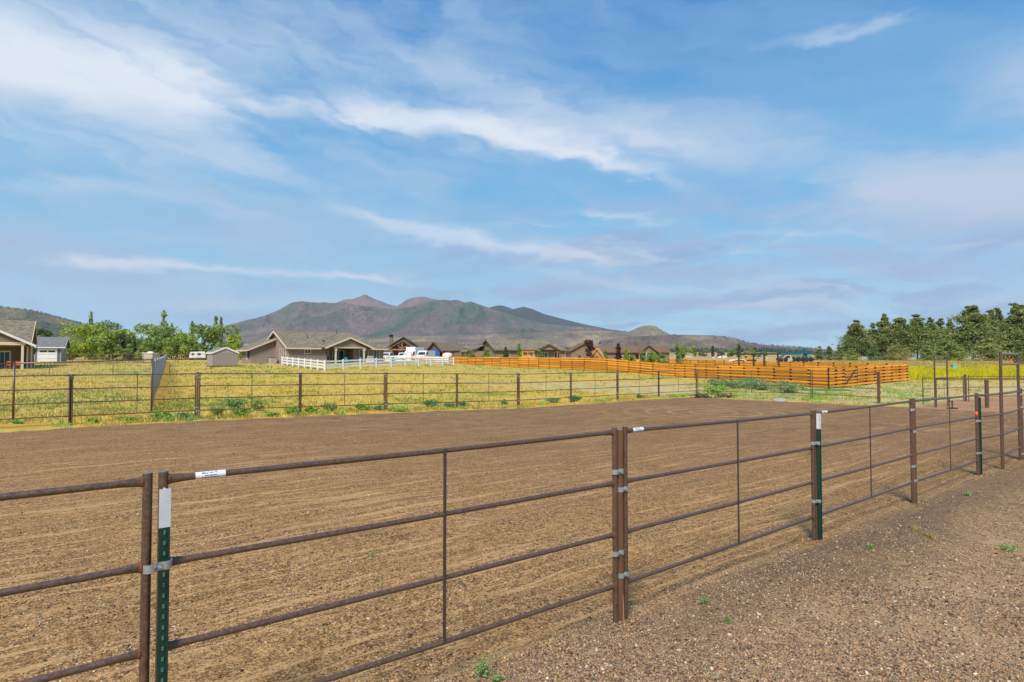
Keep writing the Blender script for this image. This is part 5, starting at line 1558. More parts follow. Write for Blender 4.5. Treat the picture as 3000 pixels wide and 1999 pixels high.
def broadleaf(label, u, v_base, v_top, w_px, Y, col, seed, group='trees', name='tree', nl=11, dens=1.0, leaf=.26, shape='round', low=.03, trunk_r=.016, zoff=0, cat='tree', cards_n=1700):
    rng = np.random.default_rng(seed)
    x = xat(u, Y, v_base); zb = g(x, Y); ztop = H + slopes(u, v_top)[1] * Y
    h = max(.6, ztop - zb); w = w_px * Y / F * (1.3 if group == TB and shape == 'round' else 1.0)
    root = thing(name, label, cat, (x, Y, zb), rng.uniform(0, 6.28), group)
    limbs(root, h, w, h * trunk_r, rng, n=7)
    P = []; tot = int(cards_n * dens)
    if shape == 'column' and h > 7 and Y < 170: w *= 1.35; col = tuple(q * 1.5 for q in col)
    if shape == 'round':
        cs = []
        for k in range(nl):
            t = rng.uniform(low + .10, .86); prof = math.sqrt(max(.05, 1 - ((t - .5) / .56) ** 2))
            a = rng.uniform(0, 6.28); rr = w * .5 * prof * rng.uniform(.3, .9)
            cs.append((math.cos(a) * rr, math.sin(a) * rr, h * t, min(w, h) * rng.uniform(.17, .31)))
        cs.append((0, 0, h * .86, min(w, h) * .2))
        per = tot // len(cs)
        for cx, cy, cz, r in cs:
            d = rng.normal(size=(per, 3)); d /= np.linalg.norm(d, axis=1)[:, None]
            rad = r * rng.uniform(.25, 1.0, per) ** .45
            p = d * rad[:, None]; p[:, 2] *= .78
            P.append(p + np.array([cx, cy, cz]))
    elif shape == 'column':
        t = rng.uniform(low, 1, tot); bl = np.array([mnoise.noise(Vector((0, tt * 9, seed))) for tt in t]); prof = np.sin(np.pi * np.clip(t * .84 + .12, 0, 1)) ** .8 * np.clip(.8 + bl * 1.3, .15, 1.5)
        a = rng.uniform(0, 6.28, tot); r = w * .5 * prof * rng.random(tot) ** .5 * (0.75 + .35 * np.sin(t * 23 + a * 2))
        P.append(np.stack([np.cos(a) * r, np.sin(a) * r, t * h], 1))
    elif shape == 'sparse':
        for k in range(16):
            t0 = rng.uniform(low, .9); a = rng.uniform(0, 6.28); L = w * .5 * (1.1 - t0 * .75)
            n_ = tot // 16; s = rng.uniform(.2, 1, n_)
            p = np.stack([np.cos(a) * L * s, np.sin(a) * L * s, h * (t0 + .10 * s)], 1) + rng.normal(size=(n_, 3)) * np.array([.1, .1, .07]) * w * .6
            P.append(p)
        n_ = tot // 8; P.append(np.stack([rng.normal(size=n_) * w * .05, rng.normal(size=n_) * w * .05, h * rng.uniform(.8, 1, n_)], 1))
    elif shape == 'weep':
        for k in range(26):
            a = rng.uniform(0, 6.28); rr = w * .5 * rng.uniform(.3, 1); t0 = rng.uniform(.6, .95); n_ = tot // 26
            s = rng.random(n_); P.append(np.stack([np.cos(a) * rr * (.7 + .3 * s), np.sin(a) * rr * (.7 + .3 * s), h * (t0 - s * t0 * .75)], 1) + rng.normal(size=(n_, 3)) * w * .035)
    P = np.concatenate(P); P[:, 2] = np.clip(P[:, 2], h * .03, h * 1.02)
    V, Fc = cards(P, leaf, rng)
    c = np.repeat(tint(col, len(P), rng, .3, .14), 4, axis=0)
    link('crown', big_mesh('crown', V, Fc, MT['leaf'], c), root)
    return root


G1 = (.32, .42, .09); G2 = (.27, .36, .10); G3 = (.37, .45, .055); G4 = (.22, .27, .12); RED = (.12, .055, .055); DG = (.11, .17, .065)
TB = 'trees at the back left'
broadleaf('bright green round tree at the left end of the tree belt', 196, 818, 744, 100, 150, G3, 1, TB, nl=14, leaf=.34, cards_n=2600)
broadleaf('tall thin ragged poplar with a bare top above the left end of the tree belt', 208, 818, 716, 14, 156, G4, 2, TB, shape='column', dens=.19, low=.35, leaf=.32)
broadleaf('dark thin crowned tree with gaps, second above the tree belt from left', 245, 818, 734, 66, 162, G4, 3, TB, nl=15, dens=.75, low=.3, leaf=.34)
broadleaf('pale weeping willow at the front of the tree belt', 287, 820, 764, 46, 142, (.12, .17, .06), 4, TB, shape='weep', leaf=.3, cards_n=1500)
broadleaf('widest round green tree in the middle of the tree belt', 322, 818, 745, 130, 150, G1, 5, TB, nl=17, leaf=.36, cards_n=3200)
broadleaf('round mid green tree right of the widest one in the belt', 384, 818, 750, 84, 148, G2, 6, TB, nl=14, leaf=.34, cards_n=2300)
broadleaf('tallest poplar standing alone above the middle of the belt', 375, 818, 714, 22, 160, G4, 7, TB, shape='column', dens=.41, low=.2, leaf=.32)
broadleaf('short ragged poplar right of the tallest one', 394, 818, 743, 13, 158, G4, 8, TB, shape='column', dens=.24, low=.2, leaf=.3)
broadleaf('narrow poplar in the gap between the belt and the big right tree', 441, 818, 739, 19, 158, G4, 9, TB, shape='column', dens=.38, low=.1, leaf=.32)
broadleaf('low yellow green tree under the narrow gap poplar', 417, 818, 764, 46, 146, G3, 10, TB, nl=10, leaf=.32)
broadleaf('big grey green tree behind the taupe shed', 500, 820, 746, 112, 144, G2, 11, TB, nl=17, leaf=.36, cards_n=3000)
broadleaf('left one of two poplar tips above the big tree behind the shed', 495, 818, 727, 15, 152, G4, 12, TB, shape='column', dens=.33, low=.3, leaf=.3)
broadleaf('right one of two poplar tips above the big tree behind the shed', 507, 818, 729, 12, 154, G4, 13, TB, shape='column', dens=.27, low=.3, leaf=.3)
broadleaf('bright yellow green tree left of the wide house roof', 543, 818, 770, 46, 136, G3, 14, TB, nl=10, leaf=.32)
broadleaf('dark bushy tree just right of the left house roof', 93, 818, 752, 30, 140, DG, 15, TB, nl=9, leaf=.32)
broadleaf('yellow green tree above the slate blue garage roof', 116, 818, 766, 34, 150, G3, 16, TB, nl=9, leaf=.34)
broadleaf('small yellow green tree right of the garage ridge', 146, 818, 770, 40, 150, G3, 17, TB, nl=9, leaf=.34)
for k, (u, vt, w, c, lab) in enumerate([(160, 786, 46, G3, 'low bright shrub right of the garage'), (236, 774, 60, G1, 'mid height green tree filling the belt left of the willow'), (268, 760, 64, G1, 'light green tree just left of the willow'),
    (352, 772, 60, G2, 'dark green tree low in the middle of the belt'), (412, 776, 60, G1, 'low green tree left of the gap in the belt'), (446, 785, 52, G2, 'low dark green tree closing the gap in the belt'), (300, 790, 70, G2, 'dark low shrub row under the widest tree'),
    (205, 780, 60, G3, 'yellow green low tree under the ragged poplar')]):
    broadleaf(lab, u, 820, vt, w, 139 + (k % 3) * 2, c, 90 + k, TB, nl=12, leaf=.32, cards_n=1700)
TY = 'young trees behind the orange fence'
Yd = 100
for k, a in enumerate([
    ('dark green bush right of the dark brown house', 1078, 824, 803, 30, G2, 'round'),
    ('green shrub in front of the tan house gable', 1117, 824, 803, 24, G2, 'round'),
    ('small upright dark conifer shaped tree left of the tan house windows', 1162, 824, 798, 17, DG, 'column'),
    ('light green young tree in front of the tan house roof', 1193, 824, 791, 20, G1, 'column'),
    ('thin sparse young tree beside the tan house porch', 1240, 824, 798, 15, G2, 'sparse'),
    ('larger dark red leaved tree left of the play house', 1348, 826, 777, 34, RED, 'round'),
    ('green shrub right of the play house', 1391, 826, 805, 15, G1, 'column'),
    ('smaller dark red leaved tree in front of the long brown house', 1421, 827, 790, 22, RED, 'column'),
    ('bright green young tree right of the smaller red leaved tree', 1439, 827, 802, 18, G3, 'column'),
    ('low round green bush left of the tall green shrub pair', 1451, 829, 816, 16, G2, 'round'),
    ('tall dark green shrub below the brown house gable', 1477, 830, 805, 17, G2, 'column'),
    ('broad bright green shrub right of the tall dark one', 1495, 831, 806, 28, G1, 'round'),
    ('loose green shrub at the right end of the brown house', 1520, 832, 813, 28, G2, 'round'),
    ('tall sparse sapling with see-through crown past the brown house', 1557, 831, 788, 17, G2, 'sparse'),
    ('bright green sapling right of the see-through one', 1568, 831, 800, 20, G1, 'round')]):
    lab, u, vb, vt, w, c, shp = a
    broadleaf(lab, u, vb, vt, w, (118 if u < 1200 else 104 if u < 1300 else 92) + (k % 4) * 2, c, 40 + k, TY, shape=shp, leaf=.16 if shp != 'sparse' else .15, dens=.62 if shp != 'sparse' else .3, nl=9, low=.05, trunk_r=.016)
TF = 'far trees beyond the parked cars'
for k, a in enumerate([
    ('far round green tree left of the pink tiled house', 1573, 826, 794, 26, G2, 'round'), ('far paler round tree next to the pink roof', 1592, 826, 795, 18, G1, 'round'),
    ('low far trees above the pink roof', 1619, 822, 805, 34, G4, 'round'), ('thin dark far poplar above the pink roof', 1638, 822, 796, 7, DG, 'column'),
    ('far dark bush at the right end of the pink roof', 1657, 822, 806, 22, G4, 'round'), ('far spreading green tree right of the pink roof', 1677, 824, 801, 24, G2, 'round'),
    ('tallest far dark poplar above the carport frame', 1698, 822, 791, 12, DG, 'column'), ('far pale tree left of the second thin poplar', 1727, 822, 802, 18, G1, 'round'),
    ('second thin far poplar right of the tallest one', 1734, 822, 800, 6, DG, 'column'), ('low olive far trees behind the carport', 1712, 823, 807, 40, G2, 'round'),
    ('low olive far trees behind the white pickup', 1755, 824, 809, 44, G2, 'round')]):
    lab, u, vb, vt, w, c, shp = a
    broadleaf(lab, u, vb, vt, w, 395 + (k % 3) * 14, c, 70 + k, TF, shape=shp, leaf=.7, dens=.45, nl=8, low=.03)


# ------------------------------------------------------------------ pines on the right
def pine(label, u, v_top, w_px, Y, seed, group, col=(.235, .275, .085), low=.10, small=False, vb=829, gap=.05):
    rng = np.random.default_rng(seed)
    x = xat(u, Y, vb); zb = g(x, Y); h = H + slopes(u, v_top)[1] * Y - zb; w = w_px * Y / F * (1.1 if small else 1.28)
    root = thing('pine_tree', label, 'pine tree', (x, Y, zb), rng.uniform(0, 6.28), group)
    m = MB(); lean = rng.normal(size=2) * h * .01
    m.tube([(lean[0] * t, lean[1] * t, h * t - .2) for t in (0, .3, .6, .85, .98)], [h * .017 * k for k in (1.1, .85, .55, .3, .08)], 7)
    P = []; S_ = []; Cc = []
    nlev = 16 if small else 21; pexp = rng.uniform(.8, 1.15)
    for k in range(nlev):
        t = low + (.97 - low) * (k + rng.uniform(-.5, .5)) / nlev
        if small: prof = (1 - t) ** .8 * 1.08 + .05
        else: prof = min(1.0, ((1 - t) / .62) ** pexp) * (1.0 if t > .2 else .8) * (1 + .22 * math.sin(t * 19 + seed)) + .03
        nb = rng.integers(6, 11) if not small else rng.integers(6, 9)
        for b in range(nb):
            if rng.random() < gap: continue
            a = rng.uniform(0, 6.28); L = w * .5 * prof * rng.uniform(.6, 1.18); t = min(.96, t + rng.uniform(-.5, .5) / nlev)
            droop = rng.uniform(-.12, .16) if not small else rng.uniform(.0, .25)
            p0 = Vector((0, 0, h * t)); p1 = p0 + Vector((math.cos(a) * L, math.sin(a) * L, L * droop))
            if not small or k < nlev * .5: m.tube([p0, p1.lerp(p0, .12)], [h * .004, h * .0015], 4, False)
            npad = 3 if not small else 2
            for q in range(npad):
                s = 1.0 - q * .27 if not small else 1.0 - q * .42
                pr = (L * .27 + h * .022) * (.45 + .55 * min(1, prof)) * rng.uniform(.8, 1.25)
                cnt = 36 if not small else 28
                d = rng.normal(size=(cnt, 3)) * np.array([pr, pr, pr * .52]) * .62
                P.append(d + np.array([math.cos(a) * L * s, math.sin(a) * L * s, h * t + L * droop * s + pr * .15]))
                Cc.append(np.full(cnt, rng.uniform(.72, 1.3)))
    P = np.concatenate(P); Cc = np.concatenate(Cc)
    V, Fc = cards(P, (.30 if not small else .22) * (h / 16 if not small else max(.6, h / 7)), rng, .5)
    if small: col = tuple(k_ * 2.2 for k_ in col)
    c = tint(col, len(P), rng, .22, .12) * Cc[:, None]
    m.build('trunk', MT['pinebark'], root, True)
    link('crown', big_mesh('crown', V, Fc, MT['needle'], np.repeat(c, 4, axis=0)), root)
    return root


GP = 'tall dark pines on the right'; GS = 'young pines on the right'
PXU = lambda x: 1921.5 + .1833 * x
PYV = lambda y: 682.3 + .1833 * y
for k, (lab, cx, ty, w, Y, lo) in enumerate([
    ('leftmost tall pine of the grove with an open leaning crown', 262, 282, 268, 186, .14), ('thin open pine second from left in the grove', 462, 315, 130, 196, .16),
    ('slim high pine with a pointed tip above the orange fence end', 612, 176, 170, 192, .12), ('broad dark pine left of the far bow gate', 800, 226, 300, 184, .10),
    ('round topped dark pine with a bare lower trunk', 1020, 212, 262, 186, .22), ('hazy pine between the round topped pine and the gap', 1190, 250, 170, 205, .12),
    ('thin pine left of the pointed small tip', 1320, 256, 130, 207, .15), ('thin pointed pine tip before the gap to the tallest grove', 1435, 264, 100, 209, .2),
    ('largest pine with a massive crown, behind the near bow gate', 1715, 76, 430, 180, .09), ('pine with a rounded top right of the largest pine', 1945, 150, 200, 196, .12),
    ('pointed pine between the largest pine and the right edge', 2050, 124, 150, 198, .12), ('big pine cut by the right edge', 2290, 58, 330, 184, .10),
    ('pine beyond the right edge pine, partly out of frame', 2420, 110, 260, 190, .10), ('dark pine filling the gap low behind the largest pine', 2130, 260, 240, 204, .06),
    ('dim pine low between the round topped pine and the largest one', 1330, 380, 230, 212, .05), ('dim low pine behind the broad dark pine', 640, 420, 220, 212, .05)]):
    pine(lab, PXU(cx), PYV(ty), w * .1833, Y, 200 + k, GP, low=lo)
for k, (lab, cx, ty, w, Y, c) in enumerate([
    ('small pointed pine apart on the left, first of three', -210, 612, 82, 190, (.105, .135, .055)), ('small round pine apart on the left, middle of three', -85, 604, 90, 188, (.10, .13, .052)),
    ('small olive pine apart on the left, last of three', 38, 598, 112, 184, (.13, .145, .055)), ('bright young pine left of the tall grove', 195, 640, 140, 176, (.14, .185, .048)),
    ('dark young pine under the thin open pine', 470, 600, 144, 176, (.085, .125, .05)), ('olive brown topped pine in front of the broad dark pine', 765, 592, 270, 174, (.155, .15, .055)),
    ('soft green young pine left of the far bow gate frame', 1140, 600, 184, 174, (.135, .17, .06)), ('tallest young pine behind the far bow gate frame', 1385, 470, 240, 172, (.12, .155, .048)),
    ('bright small pine right of the far bow gate frame', 1545, 614, 196, 170, (.15, .19, .05)), ('large light green young pine left of the near bow gate', 1905, 512, 310, 170, (.15, .17, .062)),
    ('dark young pine at the right edge', 2290, 560, 150, 172, (.10, .135, .05)), ('small bright pine at the right edge of the frame', 2370, 610, 120, 166, (.15, .18, .048)),
    ('scrubby olive pine sapling low in the grove', 1240, 640, 120, 180, (.14, .14, .06))]):
    pine(lab, PXU(cx), PYV(ty), w * .1833, Y, 300 + k, GS, col=c, low=.03, small=True, vb=830, gap=.1)


# ------------------------------------------------------------------ grass, weeds, flowers, gravel
def blades(P, hgt, nb, spread, cols, rng, wid=.012, lean=.5):
    """tufts: nb three-cornered blades round each point"""
    n = len(P); N = n * nb
    base = np.repeat(P, nb, 0) + np.stack([rng.normal(size=N) * np.repeat(spread, nb), rng.normal(size=N) * np.repeat(spread, nb), np.zeros(N) - .01], 1)
    hh = np.repeat(hgt, nb) * rng.uniform(.45, 1.15, N); a = rng.uniform(0, 6.28, N); l = hh * rng.uniform(0.05, lean, N)
    ww = np.repeat(wid, nb) if hasattr(wid, '__len__') else np.full(N, wid)
    b = rng.uniform(0, 6.28, N)
    d = np.stack([np.cos(b) * ww, np.sin(b) * ww, np.zeros(N)], 1)
    tip = base + np.stack([np.cos(a) * l, np.sin(a) * l, hh], 1)
    V = np.stack([base - d, base + d, tip], 1).reshape(-1, 3)
    Fc = np.arange(N * 3).reshape(-1, 3)
    c = np.repeat(np.repeat(cols, nb, 0) * rng.uniform(.8, 1.2, N)[:, None], 3, 0)
    return V, Fc, c


def scatter(n, u0, u1, Y0, Y1, rng, power=1.0):
    """points on the ground with roughly even cover over the view"""
    t = rng.random(n); Y = 1 / (1 / Y0 + (1 / Y1 - 1 / Y0) * t) if power == 1 else (Y0 ** (1 - power) + t * (Y1 ** (1 - power) - Y0 ** (1 - power))) ** (1 / (1 - power))
    u = rng.uniform(u0, u1, n); x = (u - CX) / F * Y
    return x, Y


def DN(x, y): return (x - PB.x) * FT.y - (y - PB.y) * FT.x
def DF(x, y): return -(x - PC.x) * GT.y + (y - PC.y) * GT.x
def DE(x, y): return (x - 12.1) * .683 + (y - 39.2) * .731


def vnoise(x, y, s, seed):
    return np.array([mnoise.noise(Vector((a * s, b * s, seed))) for a, b in zip(x, y)])


def grass_field():
    rng = np.random.default_rng(21)
    x, y = scatter(46000, -250, 2600, 19, 120, rng, 1.35)
    df = DF(x, y); de = DE(x, y); dn = DN(x, y)
    inside = (df < -.9 + rng.normal(size=len(x)) * .15) & (de < -2.2)
    keep = ~inside & (dn < -7.5) & ~((de > -2) & (dn > -9))
    x, y, df, de = x[keep], y[keep], df[keep], de[keep]
    n1 = vnoise(x, y, .16, 1.0) + .8 * vnoise(x, y, .05, 8.0); n2 = vnoise(x, y, .55, 5.0)
    k = rng.random(len(x)) < np.clip(.58 + n1 * .55 + n2 * 1.0, .03, 1)
    keep = k & ((de < -2) | (rng.random(len(x)) < .45)) & ~((y > 92) & (x > 28))
    x, y, de, n1, n2 = x[keep], y[keep], de[keep], n1[keep], n2[keep]
    m = len(x)
    pal = np.array([S(206, 178, 76)[:3], S(216, 186, 102)[:3], S(176, 174, 78)[:3], S(140, 158, 78)[:3], S(210, 188, 130)[:3]])
    green = np.clip(.38 + n1 * .9 + rng.normal(size=m) * .22 + np.clip((y - 52) / 40, 0, .42) + (de > -2) * .25, 0, 1)
    idx = np.where(green > .74, 3, np.where(green > .48, 2, np.where(rng.random(m) < .5, 0, np.where(rng.random(m) < .7, 1, 4))))
    c = pal[idx] * rng.uniform(.8, 1.15, m)[:, None]
    hgt = rng.uniform(.06, .19, m) * (1 + np.clip((y - 30) / 90, 0, .6))
    P = np.stack([x, y, gz(x, y)], 1)
    V, Fc, C = blades(P, hgt, 5, np.full(m, .08) * (y / 28), c, rng, .012 + y * .00055, .9)
    o = link('grass', big_mesh('grass', V, Fc, MT['blade'], C)); tag(o, 'dry yellow green grass over the field behind the arena', 'grass', kind='stuff')
    # long straw grass along the wire mesh fence
    t = rng.random(2600); a = np.array([c0.x, c0.y]); b = np.array([e1.x, e1.y]); t = .05 + .95 * t ** 1.25
    q = a + (b - a) * t[:, None] + np.array([.87, .495]) * rng.gamma(1.5, .07, 2600)[:, None]
    P = np.stack([q[:, 0], q[:, 1], gz(q[:, 0], q[:, 1])], 1)
    c = np.array([S(232, 200, 116)[:3], S(222, 184, 96)[:3]])[rng.integers(0, 2, 2600)]
    V, Fc, C = blades(P, rng.uniform(.2, .45, 2600), 6, np.full(2600, .08), c, rng, .02, .7)
    o = link('straw_grass', big_mesh('straw_grass', V, Fc, MT['blade'], C)); tag(o, 'long straw coloured grass along the grey wire mesh fence', 'grass', kind='stuff')


grass_field()


def yellow_field():
    rng = np.random.default_rng(22)
    n = 15000
    u = rng.uniform(2085, 2700, n); Y = rng.uniform(58, 94, n); x = (u - CX) / F * Y
    nz = vnoise(x, Y, .13, 3.0)
    k = rng.random(n) < np.clip(.65 + nz * 1.0 - (Y > 84) * .35 - (Y < 62) * .2, .05, 1); x, Y, nz = x[k], Y[k], nz[k]; n = len(x)
    P = np.stack([x, Y, gz(x, Y)], 1)
    pal = np.array([S(226, 210, 20)[:3], S(214, 200, 30)[:3], S(176, 184, 48)[:3], S(224, 184, 80)[:3]])
    c = pal[np.clip((rng.random(n) * 3.2 + nz).astype(int), 0, 3)]
    V, Fc, C = blades(P, rng.uniform(.35, .75, n) * (1 + nz * .4), 9, np.full(n, .24), c, rng, .04, .5)
    o = link('yellow_flowers', big_mesh('yellow_flowers', V, Fc, MT['blade'], C)); tag(o, 'band of yellow flowering plants beyond the gates on the right', 'flowers', kind='stuff')
    x, Y = scatter(2600, 1880, 2700, 92, 172, rng)
    P = np.stack([x, Y, gz(x, Y)], 1); c = np.array([S(196, 170, 112)[:3], S(176, 158, 84)[:3], S(150, 150, 70)[:3]])[rng.integers(0, 3, len(x))]
    V, Fc, C = blades(P, rng.uniform(.2, .6, len(x)), 6, np.full(len(x), .3), c, rng, .06, .8)
    o = link('straw_stubble', big_mesh('straw_stubble', V, Fc, MT['blade'], C)); tag(o, 'pale dry grass strip in front of the pine grove', 'grass', kind='stuff')


yellow_field()


def weed(label, p, w, h, col, seed, name='weed', n=300, leaf=.035, cat='weed', group='green weeds along the far fence', aspect=.6, rz=0.0):
    """a leafy plant: arching stems with small leaves, fuller at the foot"""
    rng = np.random.default_rng(seed)
    root = thing(name, label, cat, (p[0], p[1], g(p[0], p[1])), rz, group)
    ns = 16; st = MB(); P = []
    for k in range(ns):
        a = rng.uniform(0, 6.28); L = rng.uniform(.35, 1); q = Vector((math.cos(a) * w * .5 * L, math.sin(a) * w * .5 * L * aspect, h * rng.uniform(.55, 1) * (1.15 - .55 * L)))
        st.tube([(q.x * .15, q.y * .15, -.01), q * .55 + Vector((0, 0, h * .12)), q], [min(.008, h * .018), min(.006, h * .013), min(.003, h * .008)], 3, False)
        m_ = n // ns; s = rng.uniform(.15, 1, m_)[:, None]
        P.append(np.array(q)[None] * s + rng.normal(size=(m_, 3)) * np.array([w * .08, w * .08 * aspect, h * .09]) + np.array([0, 0, h * .06]))
    P = np.concatenate(P); P[:, 2] = np.clip(P[:, 2], .005, None)
    V, Fc = cards(P, leaf, rng, .2)
    c = np.repeat(tint(col, len(P), rng, .3, .12), 4, axis=0)
    st.build('stems', MT['twig'], root)
    link('leaves', big_mesh('leaves', V, Fc, MT['leaf'], c), root)
    return root


WG = (.34, .52, .10); WD = (.24, .41, .15); WY = (.42, .48, .12)
gfw = 'green weeds along the far fence'
for k, (u, v, wpx, hpx, c, lab) in enumerate([
    (372, 964, 46, 20, WG, 'low green weed at the foot of the mesh fence corner post'), (425, 961, 58, 15, WD, 'flat dark green weed patch left of the first triple joint'),
    (292, 968, 40, 12, WG, 'thin green weed left of the mesh fence corner post'), (215, 974, 26, 14, WG, 'small weed between the left joint and the thin stay'), (40, 975, 24, 10, WG, 'tiny weed at the foot of the leftmost brown post'),
    (498, 955, 50, 30, WY, 'yellow green weed right of the first triple joint'), (536, 942, 66, 40, WD, 'tallest dark green weed below the taupe shed'), (552, 956, 62, 26, WG, 'bright green weed in front of the tallest dark one'),
    (590, 945, 44, 34, WY, 'pale green weed at the right of the tallest dark one'), (625, 958, 40, 14, WG, 'small weed halfway to the second joint'), (668, 953, 40, 24, WG, 'bushy weed just left of the far white tipped T-post'),
    (712, 950, 46, 22, WG, 'bushy weed just right of the far white tipped T-post'), (758, 946, 50, 28, WY, 'yellow green weed right of the bushy pair'), (836, 944, 58, 22, WG, 'wide weed left of the second triple joint'),
    (868, 944, 26, 14, WD, 'small dark weed against the second triple joint'), (912, 946, 60, 12, WG, 'low weed right of the second triple joint'), (990, 936, 42, 24, WD, 'blue green weed left of the third joint T-post'),
    (1034, 937, 36, 14, WD, 'low dark weed left of the centre T-post'), (1062, 934, 22, 12, WD, 'tiny weed right of the centre T-post'), (1158, 932, 20, 16, WD, 'thin weed left of the centre triple joint'),
    (1272, 926, 42, 14, WD, 'low weed left of the pale tipped T-post'), (1322, 923, 40, 20, WD, 'weed right of the pale tipped T-post'), (1470, 915, 24, 10, WD, 'low weed below the orange fence kink'), (1560, 913, 60, 9, WG, 'flat green weed left of the brush pile')]):
    x, y, z = ground_at(u, v, 12); weed(lab, (x, y), wpx * y / F * .95, hpx * y / F * .85, c, 500 + k, n=760, leaf=.042, group=gfw)
gb_ = 'green bushes behind the arena corner'
for k, (u, v, wpx, hpx, c, lab) in enumerate([
    (1655, 893, 84, 26, (.27, .39, .15), 'left bush of the green row behind the arena corner'), (1700, 893, 90, 24, (.28, .40, .16), 'second bush of the green row behind the arena corner'),
    (1755, 897, 96, 28, (.26, .37, .16), 'third bush of the green row, grey green'), (1815, 903, 90, 30, (.26, .37, .15), 'rightmost and roundest bush of the green row'),
    (1720, 884, 70, 20, (.27, .39, .15), 'bush behind the second one, against the orange boards'), (1640, 905, 60, 20, WG, 'bright low weed right of the brush pile')]):
    x, y, z = ground_at(u, v, 25); weed(lab, (x, y), wpx * y / F, hpx * y / F, c, 560 + k, 'bush', 1100, .075, 'bush', gb_, .8)


def small_weeds():
    """ground cover at the arena's far end, and bits of green by the fence foot"""
    rng = np.random.default_rng(31)
    Ps = []; n = 800
    t = rng.uniform(-6, 33, n); off_ = rng.normal(size=n) * .45 - .1
    x = PC.x + GT.x * (t - 13) - GT.y * off_; y = PC.y + GT.y * (t - 13) + GT.x * off_
    n2 = vnoise(x, y, .5, 9.0); k = rng.random(n) < np.clip(.35 + n2 * 1.3, 0, 1)
    Ps.append(np.stack([x[k], y[k]], 1))
    u = rng.uniform(1560, 2130, 3800); v = rng.uniform(880, 945, 3800)
    Y = 2.42 * F / (v - 824); x = (u - CX) / F * Y
    k = (DE(x, Y) > -2.3 + rng.normal(size=3800) * .2) & (DN(x, Y) < -8)
    x, Y = x[k], Y[k]; n2 = vnoise(x, Y, .35, 2.0); k = rng.random(len(x)) < np.clip(.3 + n2 * 1.5, 0, 1)
    Ps.append(np.stack([x[k], Y[k]], 1))
    q = np.concatenate(Ps); P = np.stack([q[:, 0], q[:, 1], gz(q[:, 0], q[:, 1])], 1); n = len(P)
    c = np.array([WG, WD, WY, S(150, 160, 70)[:3]])[rng.integers(0, 4, n)]
    V, Fc, C = blades(P, rng.uniform(.08, .24, n), 12, np.full(n, .11), c, rng, .022, 1.0)
    o = link('ground_weeds', big_mesh('ground_weeds', V, Fc, MT['blade'], C)); tag(o, 'low green ground weeds along the far end of the arena', 'weeds', kind='stuff')


small_weeds()
gf = 'seedlings on the near gravel'
for k, (u, v, wpx, hpx, lab) in enumerate([
    (1106, 1562, 46, 44, 'feathery green seedling at the bottom edge left of the gravel'), (1142, 1570, 30, 20, 'small seedling at the bottom edge beside the feathery one'),
    (1618, 1392, 14, 20, 'tiny upright seedling right of the triple post'), (1672, 1436, 12, 20, 'second tiny upright seedling on the gravel'), (2000, 1262, 18, 12, 'small green tuft left of the white tipped T-post foot'),
    (2320, 1268, 60, 16, 'flat grey green weed near the right edge'), (2136, 1238, 30, 12, 'yellowish tuft in the middle of the right gravel'), (2100, 1222, 14, 10, 'small yellow tuft beside the yellowish one'),
    (2225, 1140, 20, 10, 'tiny green tuft near the last T-post'), (852, 1280, 14, 8, 'tiny green sprout on the arena dirt')]):
    x, y, z = ground_at(u, v, 2); weed(lab, (x, y), wpx * y / F, hpx * y / F, (.34, .46, .16) if 'yellow' not in lab else (.55, .46, .16), 600 + k, 'seedling', 260, .012, 'seedling', gf, .8)


